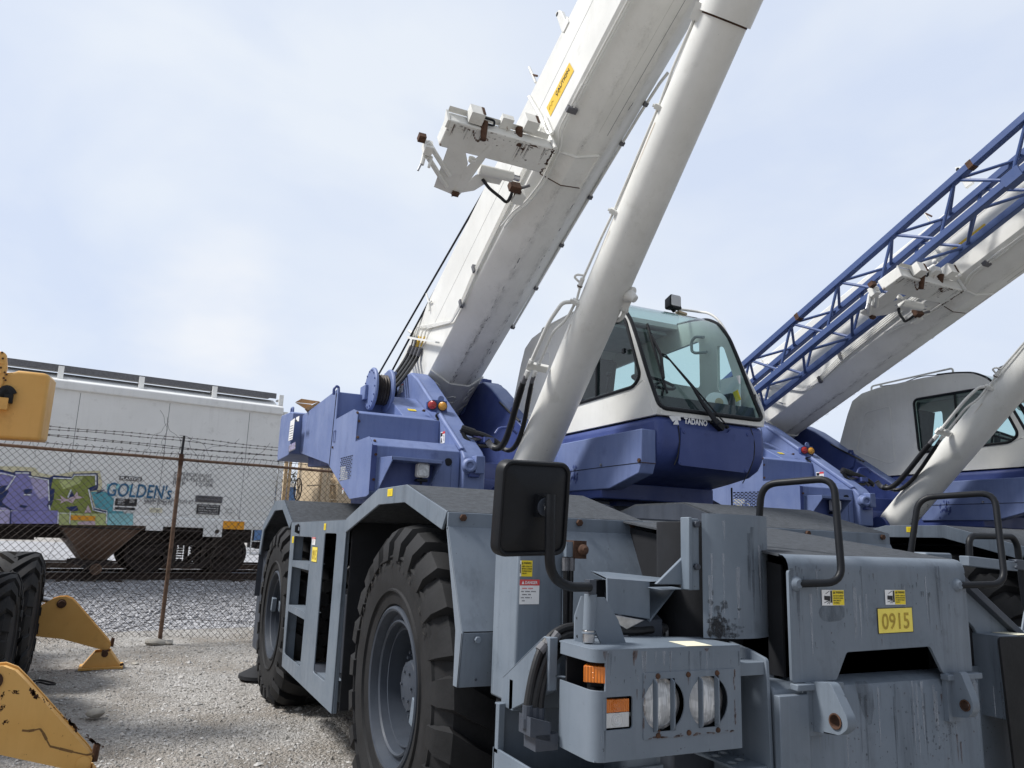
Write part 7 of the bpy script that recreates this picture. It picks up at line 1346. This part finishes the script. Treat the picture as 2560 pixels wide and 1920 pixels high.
# ------------------------------------------------------------------ cab
def cab():
    XL, XR = 2.17, 3.29
    WP = [(4.975, 2.86), (5.12, 3.15), (5.26, 3.46), (5.37, 3.68), (5.50, 3.84), (5.66, 3.93), (5.9, 3.97), (6.3, 3.985)]
    back = [(6.97, 3.965), (7.22, 3.93), (7.38, 3.85), (7.47, 3.68), (7.63, 3.29), (7.66, 2.81)]
    mb = MB()
    winL = rpoly([(6.45, 3.73), (6.42, 3.065), (5.30, 3.085), (5.205, 3.16), (5.44, 3.73)], 0.07, 5)
    side = [(4.985, 2.81), (4.975, 2.86)]+WP[1:]+back
    offs = lambda ps: [(-y, z) for y, z in ps]
    mb.plate(offs(side), [offs(winL)], (XL, 0, 0), -EY, EZ, 0.035, 'white')
    pr = lambda f, a, b, x=3.27: P(f(a, b), 'x', x)[1:]
    dw = rpoly([tuple(pr(z4, *q)) for q in ((1400, 480), (1675, 375), (1682, 712), (1410, 665))], 0.05, 4); tw = rpoly([tuple(pr(z4, *q)) for q in ((1800, 410), (1850, 420), (1960, 760), (1990, 900), (1805, 720))], 0.03, 3)
    ymax = max(y for y, z in dw); rw = rpoly([(7.36, 3.74), (7.40, 3.35), (6.86, 3.20), (6.86, 3.76)], 0.05, 4)
    mb.plate([(y, z) for y, z in side][::-1] if False else offs(side), [offs(dw), offs(rw)]+([offs(tw)]), (XR-0.035, 0, 0), -EY, EZ, 0.035, 'white')
    rb = [(6.15, 3.981)]+[(6.3, 3.985)]+back[:4]
    bo_, bv_ = V3((0, 7.63, 3.29)), V3((0, 7.47-7.63, 3.68-3.29)); bl_ = float(np.linalg.norm(bv_)); bv_ = bv_/bl_
    mb.plate([(-(XR-0.036), 0), (-(XL+0.036), 0), (-(XL+0.036), bl_), (-(XR-0.036), bl_)], [rrect(-3.2, 0.06, -2.4, bl_-0.04, 0.05)], bo_, -EX, bv_, 0.03, 'white'); mb.sheet([(7.66, 2.81), (7.632, 3.285)], XL+0.036, XR-0.036, 'white', 0.001); mb.box((XL+0.036, 7.60, 2.81), (XR-0.036, 7.625, 3.28), 'white')
    mb.sheet(rb[::-1], XL+0.036, XR-0.036, 'white', 0.03); mb.box((XL+0.03, 4.972, 2.808), (XR-0.03, 5.02, 2.862), 'white')
    mb.box((XL+0.036, 6.10, 3.93), (XR-0.036, 6.16, 3.978), 'white')
    0 and print('DW', dw[:3], tw[:3], rw[:3], [min(y for y, z in q) for q in (dw, tw, rw)], [max(y for y, z in q) for q in (dw, tw, rw)], [max(z for y, z in q) for q in (dw, tw, rw)])
    C = mb.build('cab', crane, bevel=0.016, seg=3)
    mb = MB(); e = [(5.05, 2.83), (5.16, 3.12), (5.30, 3.43), (5.41, 3.64), (5.54, 3.80), (5.70, 3.89), (5.9, 3.925), (6.97, 3.92), (7.2, 3.88), (7.40, 3.66), (7.57, 3.29), (7.6, 2.83)]
    mb.plate(offs(e), [offs(rpoly([(6.47, 3.75), (6.44, 3.045), (5.29, 3.065), (5.18, 3.15), (5.43, 3.75)], 0.07, 5))], (XL+0.04, 0, 0), -EY, EZ, 0.012, 'interior'); mb.box((XL+0.1, 6.2, 3.88), (XR-0.1, 7.1, 3.91), 'interior'); mb.box((XL+0.05, 7.42, 2.85), (XR-0.05, 7.45, 3.3), 'seat'); mb.box((XL+0.05, 5.0, 2.815), (XR-0.05, 7.5, 2.835), 'seat')
    mb.prof([(5.02, 2.83), (5.05, 2.98), (5.35, 3.02), (5.5, 2.98), (5.5, 2.83)], XL+0.06, XR-0.05, 'seat'); mb.build('cab_lining', C)
    mb = MB(); mb.obox((2.72, 6.55, 3.06), (0.24, 0, 0), (0, 0.24, 0), (0, 0, 0.07), 'seat'); mb.obox((2.72, 6.86, 3.38), (0.23, 0, 0), (0, 0.06, 0.02), (0, -0.06, 0.32), 'seat'); mb.obox((2.72, 6.94, 3.74), (0.13, 0, 0), (0, 0.05, 0), (0, -0.02, 0.09), 'seat'); mb.box((2.45, 6.35, 2.83), (3.0, 6.8, 2.99), 'seat')
    for x in (2.40, 3.04): mb.box((x-0.06, 6.0, 2.83), (x+0.06, 6.6, 3.16), 'seat'); mb.tube([(x, 6.1, 3.15), (x, 6.05, 3.33)], 0.014, 'black', 8); mb.ball((x, 6.05, 3.35), 0.028, 'black')
    mb.build('driver_seat', C, bevel=0.03, seg=3)
    mb = MB(); sc = V3((2.72, 5.78, 3.27)); ax = V3((0, -0.45, 0.89)); a = EX; b = np.cross(ax, a)
    for j in range(28): p, q = 2*math.pi*j/28, 2*math.pi*(j+1)/28; mb.tube([sc+0.2*(a*math.cos(p)+b*math.sin(p)), sc+0.2*(a*math.cos(q)+b*math.sin(q))], 0.015, 'black', 8)
    for j in range(3): p = 2*math.pi*j/3+0.5; mb.tube([sc-ax*0.03, sc+0.2*(a*math.cos(p)+b*math.sin(p))], 0.012, 'black', 6)
    mb.tube([sc-ax*0.03, sc-ax*0.5+V3((0, -0.15, 0))], 0.035, 'seat', 10); mb.build('steering_wheel', C)
    mb = MB(); c = P(z4(1790, 822), 'y', 5.28); mb.lathe(c, (-0.25, -0.95, 0.15), [(-0.11, 0.0), (-0.10, 0.05), (-0.06, 0.092), (0.0, 0.108), (0.03, 0.098), (0.05, 0.06), (0.055, 0.0)], 'stickwhite', 22); mb.lathe(c, (-0.25, -0.95, 0.15), [(0.045, 0.04), (0.062, 0.036), (0.064, 0.0)], 'cartan', 14); mb.tube([c, c+V3((0.02, 0.05, -0.2))], 0.015, 'stickwhite', 8); mb.build('cab_fan', C)
    mb = MB(); g = [P(z4(*q), 'x', 3.2) for q in ((1700, 350), (1640, 345), (1612, 380), (1615, 450), (1640, 462), (1720, 455))]; mb.tube(fillet(g, 0.04, 4), 0.014, 'interior', 8); mb.build('interior_handle', C)
    mb = MB(); mb.box((3.12, 5.2, 2.85), (3.22, 5.9, 3.12), 'seat'); q = [P(z4(*w), 'x', 3.11) for w in ((1905, 740), (1940, 720), (1965, 790), (1930, 810))]; mb.add(q, [(0, 1, 2, 3)], 'stickyellow'); mb.obox(P(z4(1890, 760), 'x', 3.18), (0.01, 0, 0), (0, 0.12, 0), (0, 0, 0.16), 'stickwhite'); mb.build('side_console', C)
    # glass
    mb = MB(); vs = []; 
    for y, z in WP: vs += [(XL+0.035, y, z), (XR-0.035, y, z)]
    mb.add(vs, [(2*i, 2*i+1, 2*i+3, 2*i+2) for i in range(len(WP)-1)], 'glass'); WS = mb.build('windshield', C, ang=60)
    mb = MB(); mb.tube(fillet([(XL+0.018, 6.12, 3.985)]+[(XL+0.018, y, z) for y, z in WP[::-1][1:-1]]+[(XL+0.02, 4.972, 2.862), (XR-0.02, 4.972, 2.862)]+[(XR-0.018, y, z) for y, z in WP[1:-1]]+[(XR-0.018, 6.12, 3.985)], 0.07, 4), 0.019, 'black', 10); mb.build('windshield_gasket', C)
    mb = MB(); mb.poly([(XL+0.02, y, z) for y, z in winL], 'glass'); SW = mb.build('side_window', C)
    mb = MB(); w = [(XL-0.002, y, z) for y, z in winL]; mb.tube(w+[w[0], w[1]], 0.016, 'black', 8, False); mb.tube([(XL+0.01, 5.91, 3.085), (XL+0.01, 5.91, 3.72)], 0.014, 'black', 8); mb.obox((XL-0.01, 5.44, 3.42), (0.012, 0, 0), (0, 0.016, 0), (0, 0, 0.02), 'black'); mb.build('window_gasket', SW)
    mb = MB(); mb.add([(x, 7.60-0.16*k, 3.33+0.31*k) for x, k in ((2.4, 0), (3.2, 0), (3.2, 1), (2.4, 1))], [(0, 1, 2, 3)], 'glass'); mb.build('rear_window', C)
    for hole in (dw, tw, rw): mb = MB(); mb.poly([(XR-0.02, y, z) for y, z in hole], 'glass'); mb.build('side_window', C)
    mb = MB(); eb = rpoly([(7.18, 3.66), (6.80, 3.70), (6.78, 2.98), (6.88, 2.97), (7.36, 3.16)], 0.05, 4); l = [(XL-0.001, y, z) for y, z in eb]; mb.tube(l+[l[0], l[1]], 0.006, 'white', 6, False); l = [P(z4(*q), 'x', XL-0.001) for q in ((870, 810), (880, 800), (1230, 690), (1275, 640), (1340, 880))]; mb.tube(fillet(l, 0.05, 4), 0.004, 'white', 5, False); mb.build('pressed_panel', C)
    # wiper
    wn = np.cross(V3((1, 0, 0)), V3((0, WP[3][0]-WP[0][0], WP[3][1]-WP[0][1]))); wn /= np.linalg.norm(wn); wn = -wn if wn[1] > 0 else wn
    wo = V3((2.7, WP[0][0], WP[0][1])); S = lambda a, b, d=0.03: PL(z4(a, b), wo+wn*d, wn)
    mb = MB(); mb.tube([S(1300, 255, 0.03), S(1345, 420, 0.035), S(1395, 590, 0.035), S(1440, 745, 0.03)], 0.011, 'black', 6); mb.tube([S(1306, 265, 0.012), S(1440, 745, 0.012)], 0.008, 'black', 6); mb.tube([S(1330, 340, 0.04), S(1395, 470, 0.05), S(1415, 640, 0.04)], 0.013, 'black', 6); mb.build('wiper_blade', C)
    mb = MB(); mb.tube([S(1395, 470, 0.055), S(1460, 510, 0.06), S(1620, 700, 0.06), S(1700, 830, 0.06), S(1800, 965, 0.06)], 0.010, 'black', 8, True, [0.008, 0.008, 0.012, 0.017, 0.024]); mb.tube([S(1400, 465, 0.055), S(1430, 475, 0.06), S(1620, 690, 0.06), S(1850, 960, 0.06)], 0.007, 'black', 8); mb.obox(P(z4(1800, 970), 'y', 4.94), (0.045, 0, -0.03), (0, 0.03, 0), (0.014, 0, 0.02), 'black'); mb.lathe(P(z4(1860, 985), 'y', 4.95), (0, -1, 0), [(0, 0.018), (0.02, 0.014), (0.022, 0)], 'black', 12); mb.build('wiper_arm', C)
    # blue nose and belt
    mb = MB(); nose = [(4.985, 2.805), (4.965, 2.70), (4.962, 2.60), (4.985, 2.50), (5.04, 2.425), (5.14, 2.375), (5.40, 2.33), (5.9, 2.26), (7.60, 2.26), (7.655, 2.805)]; mb.prof(nose, XL, XR, 'bluedeep'); N = mb.build('cab_base', crane, bevel=0.055, seg=5, ang=50)
    mb = MB(); fr = lambda a, b, y=4.955: P(z4(a, b), 'y', y)
    ol = [fr(*q) for q in ((1540, 985), (1780, 1018), (1870, 1030), (1890, 993), (2025, 1010), (2055, 1060), (2050, 1210), (2010, 1310), (1985, 1310), (1520, 1255), (1535, 1100))]; ol2 = rpoly([(q[0], q[2]) for q in ol], 0.02, 3)
    mb.plate(ol2, [], (0, 4.952, 0), EX, EZ, 0.010, 'bluedeep'); mb.build('nose_panel', N, bevel=0.003)
    mb = MB()
    for q in ((1560, 1018), (2012, 1038), (1530, 1240), (1997, 1295)): mb.lathe(fr(*q, 4.952), (0, -1, 0), [(0, 0.017), (0.006, 0.015), (0.008, 0.006), (0.004, 0.0)], 'bluedeep', 14)
    mb.tube(spline([fr(*q, 4.962) for q in ((1520, 975), (1528, 1090), (1515, 1190), (1490, 1255))], 4), 0.005, 'ink', 6); mb.tube(spline([fr(*q, 4.962) for q in ((2030, 985), (2058, 1090), (2055, 1200), (2020, 1300), (1975, 1385))], 4), 0.004, 'ink', 6); mb.build('panel_screws', N)
    mb = MB(); y = 4.953; o = fr(1562, 962, y); e = fr(1726, 972, y); t = fr(1566, 918, y); mb.text('TADANO', o, EX, EZ, float(t[2]-o[2]), 'stickwhite', float(e[0]-o[0]), off=0.035)
    for ps in (((1452, 908), (1488, 908), (1512, 930), (1480, 948)), ((1492, 908), (1534, 910), (1538, 940), (1516, 938)), ((1512, 920), (1524, 968), (1484, 968), (1488, 955))): mb.add([fr(*q, y) for q in ps], [tuple(range(4))], 'stickwhite')
    mb.build('lettering', N)
    # roof lamp, roof rail, front grab rail
    mb = MB(); c = P(z4(1500, 95), 'y', 5.72); pr_ = rrect(-0.066, -0.066, 0.066, 0.066, 0.022); f = [(c[0]+a, c[1], c[2]+b) for a, b in pr_]; g = [(c[0]+a*0.8, c[1]+0.10, c[2]-0.01+b*0.8) for a, b in pr_]; n = len(f); mb.add(f+g, [tuple(range(n))[::-1], tuple(range(n, 2*n))]+[(j, (j+1) % n, n+(j+1) % n, n+j) for j in range(n)], 'black'); mb.prism([(c[0]+a*0.82, c[1]-0.012, c[2]+0.006+b*0.82) for a, b in pr_], (0, 0.013, 0), 'clear')
    mb.tube([c+V3((0.0, 0.05, -0.06)), P(z4(1492, 165), 'y', 5.78)], 0.02, 'black', 10); mb.obox(P(z4(1540, 180), 'y', 5.8), (0.05, 0, -0.006), (0, 0.03, 0), (0, 0, 0.012), 'cartan'); mb.obox(P(z4(1500, 142), 'y', 5.74), (0.05, 0, 0), (0, 0.03, 0), (0, 0, 0.012), 'black'); mb.build('roof_lamp', C, bevel=0.004)
    mb = MB(); X = 3.36; rl = [P(z4(*q), 'x', X) for q in ((1575, 178), (1660, 168), (1745, 185), (1820, 250), (1900, 400), (1985, 590), (2060, 740), (2110, 850), (2122, 910), (2100, 950))]; rl[0] = V3((3.05, rl[1][1]+0.05, rl[1][2])); sp = spline(rl, 6); mb.tube(sp, 0.0125, 'white', 10); q = P(z4(1905, 395), 'x', X); mb.tube([q, P(z4(1875, 415), 'x', 3.29)], 0.010, 'white', 8); q = P(z4(2070, 770), 'x', X); mb.tube([q-V3((0, 0.006, 0.016)), q+V3((0, 0.006, 0.016))], 0.016, 'black', 8); mb.build('grab_rail', C)
    mb = MB(); mb.tube(fillet([(2.24, 7.12, 3.94), (2.24, 7.12, 4.02), (2.24, 5.95, 4.05), (2.24, 5.95, 3.97)], 0.05, 4), 0.012, 'white', 8); mb.tube([(2.24, 7.0, 4.025), (2.5, 7.0, 3.97)], 0.010, 'white', 8); mb.tube(spline([(2.26, 7.0, 4.0), (2.3, 6.7, 4.0), (2.27, 6.4, 4.03), (2.3, 6.1, 4.0)], 5), 0.006, 'hose', 6); mb.build('roof_rail', C)
    # box beside the cab
    mb = MB(); mb.prof([(4.995, 2.42), (4.995, 2.683), (6.35, 2.683), (6.35, 2.235), (5.45, 2.232), (5.03, 2.335)], 2.03, 2.168, 'blue'); Bx = mb.build('cab_side_box', crane, bevel=0.008)
    mb = MB(); mb.tube([(2.029, 4.99, 2.415), (2.029, 6.35, 2.415)], 0.0035, 'dark', 5); mb.tube([(2.03, 4.993, 2.415), (2.165, 4.993, 2.415)], 0.003, 'rust', 5); mb.bolt(P(z4(1246, 1222), 'x', 2.03), (-1, 0, 0), 0.018, 'rust', 0.014); mb.bolt(P(z4(975, 1255), 'x', 2.03), (-1, 0, 0), 0.013, 'steel', 0.012)
    for i in range(34):
        a, b = RNG.normal(780, 16), RNG.normal(1330, 45); s = RNG.uniform(0.004, 0.018); q = P(z4(a, b), 'x', 2.0285); mb.add([q+EY*s, q+EZ*s*1.6, q-EY*s*.7, q-EZ*s*1.4], [(0, 1, 2, 3)], 'bluedeep')
    mb.build('box_details', Bx)
    # hanging pieces under the cab
    mb = MB(); mb.tube([(3.2, 5.3, 2.3), (3.2, 5.3, 2.05)], 0.008, 'black', 6); mb.box((2.4, 5.9, 2.12), (3.1, 7.2, 2.26), 'bluedeep'); mb.build('cab_mount', crane)
cab()
# ------------------------------------------------------------------ second crane: the same machine, boom lower, lattice jib stowed beside it
def copy_tree(o, parent=None):
    c = o.copy(); COL.objects.link(c); WO[c.name] = WO[o.name]
    if parent is not None: c.parent = parent
    for ch in list(o.children): copy_tree(ch, c)
    return c
def second_crane():
    r = copy_tree(crane); r.location = (CT[0]+4.945, CT[1]-0.068, -0.06); r.rotation_euler = (0, 0, R(-0.78))
    r['label'] = 'second blue and white crane parked on the right with blue lattice jib along its boom'
    kids = {o.name.split('.')[0]: o for o in r.children}
    b, c = kids['boom'], kids['lift_cylinder']; b.rotation_euler = (R(BROT), 0, 0); c.rotation_euler = (R(3.7), 0, 0)
    for nm in ('wire_rope', 'boom_hoses'):
        o = kids[nm]; bpy.data.objects.remove(o)
    W4 = {'A': (-0.92, JV[0]), 'B': (-0.50, JV[1]), 'C': (-0.92, JV[2]), 'D': (-0.50, JV[3])}
    def J(k, t): u, (v0, sl) = W4[k]; return BP(u, t, v0+sl*t)
    jt0, jt1 = -0.35, 9.6
    J0 = None
    for k in 'ABCD':
        mb = MB(); a, d = J(k, jt0), J(k, jt1); dr = (d-a)/np.linalg.norm(d-a); s = np.cross(dr, EX); mb.obox((a+d)/2, dr*np.linalg.norm(d-a)/2, EX*0.040, s*0.040, 'jibblue')
        if J0 is None: J0 = mb.build('lattice_jib', b, bevel=0.008)
        else: mb.build('jib_chord', J0, bevel=0.008)
    n = 12; st = (jt1-jt0)/n
    for (p, q) in (('A', 'B'), ('C', 'D'), ('A', 'C'), ('B', 'D')):
        mb = MB()
        for i in range(n): t = jt0+0.1+i*st; mb.tube([J(p, t), J(q, t+st/2)], 0.017, 'jibblue', 8); mb.tube([J(q, t+st/2), J(p, t+st)], 0.017, 'jibblue', 8)
        mb.build('jib_lacing', J0)
    mb = MB()
    for t in (4.35,): mb.obox(J('C', t), BA*0.09, EX*0.055, BV*0.06, 'jibblue')
    for k, t in (('A', 1.55), ('A', 4.1)): mb.obox(J(k, t), BA*0.03, EX*0.0415, BV*0.0415, 'rust')
    for k in 'AB': mb.obox(J(k, jt0), BA*0.07, EX*0.06, BV*0.05, 'jibblue')
    mb.tube([J('A', jt0), J('D', jt0)], 0.03, 'jibblue', 8); mb.tube([J('A', jt0+.1), J('C', jt0+.1)], 0.025, 'jibblue', 8); mb.obox(J('B', jt0+0.25), BA*0.08, EX*0.06, BV*0.06, 'ink'); mb.build('jib_fitting', J0)
    return r
BROT = 6.3
JV = ((0.57, 0.0), (0.56, 0.0), (0.13, 0.0), (0.13, 0.0))
crane2 = second_crane()
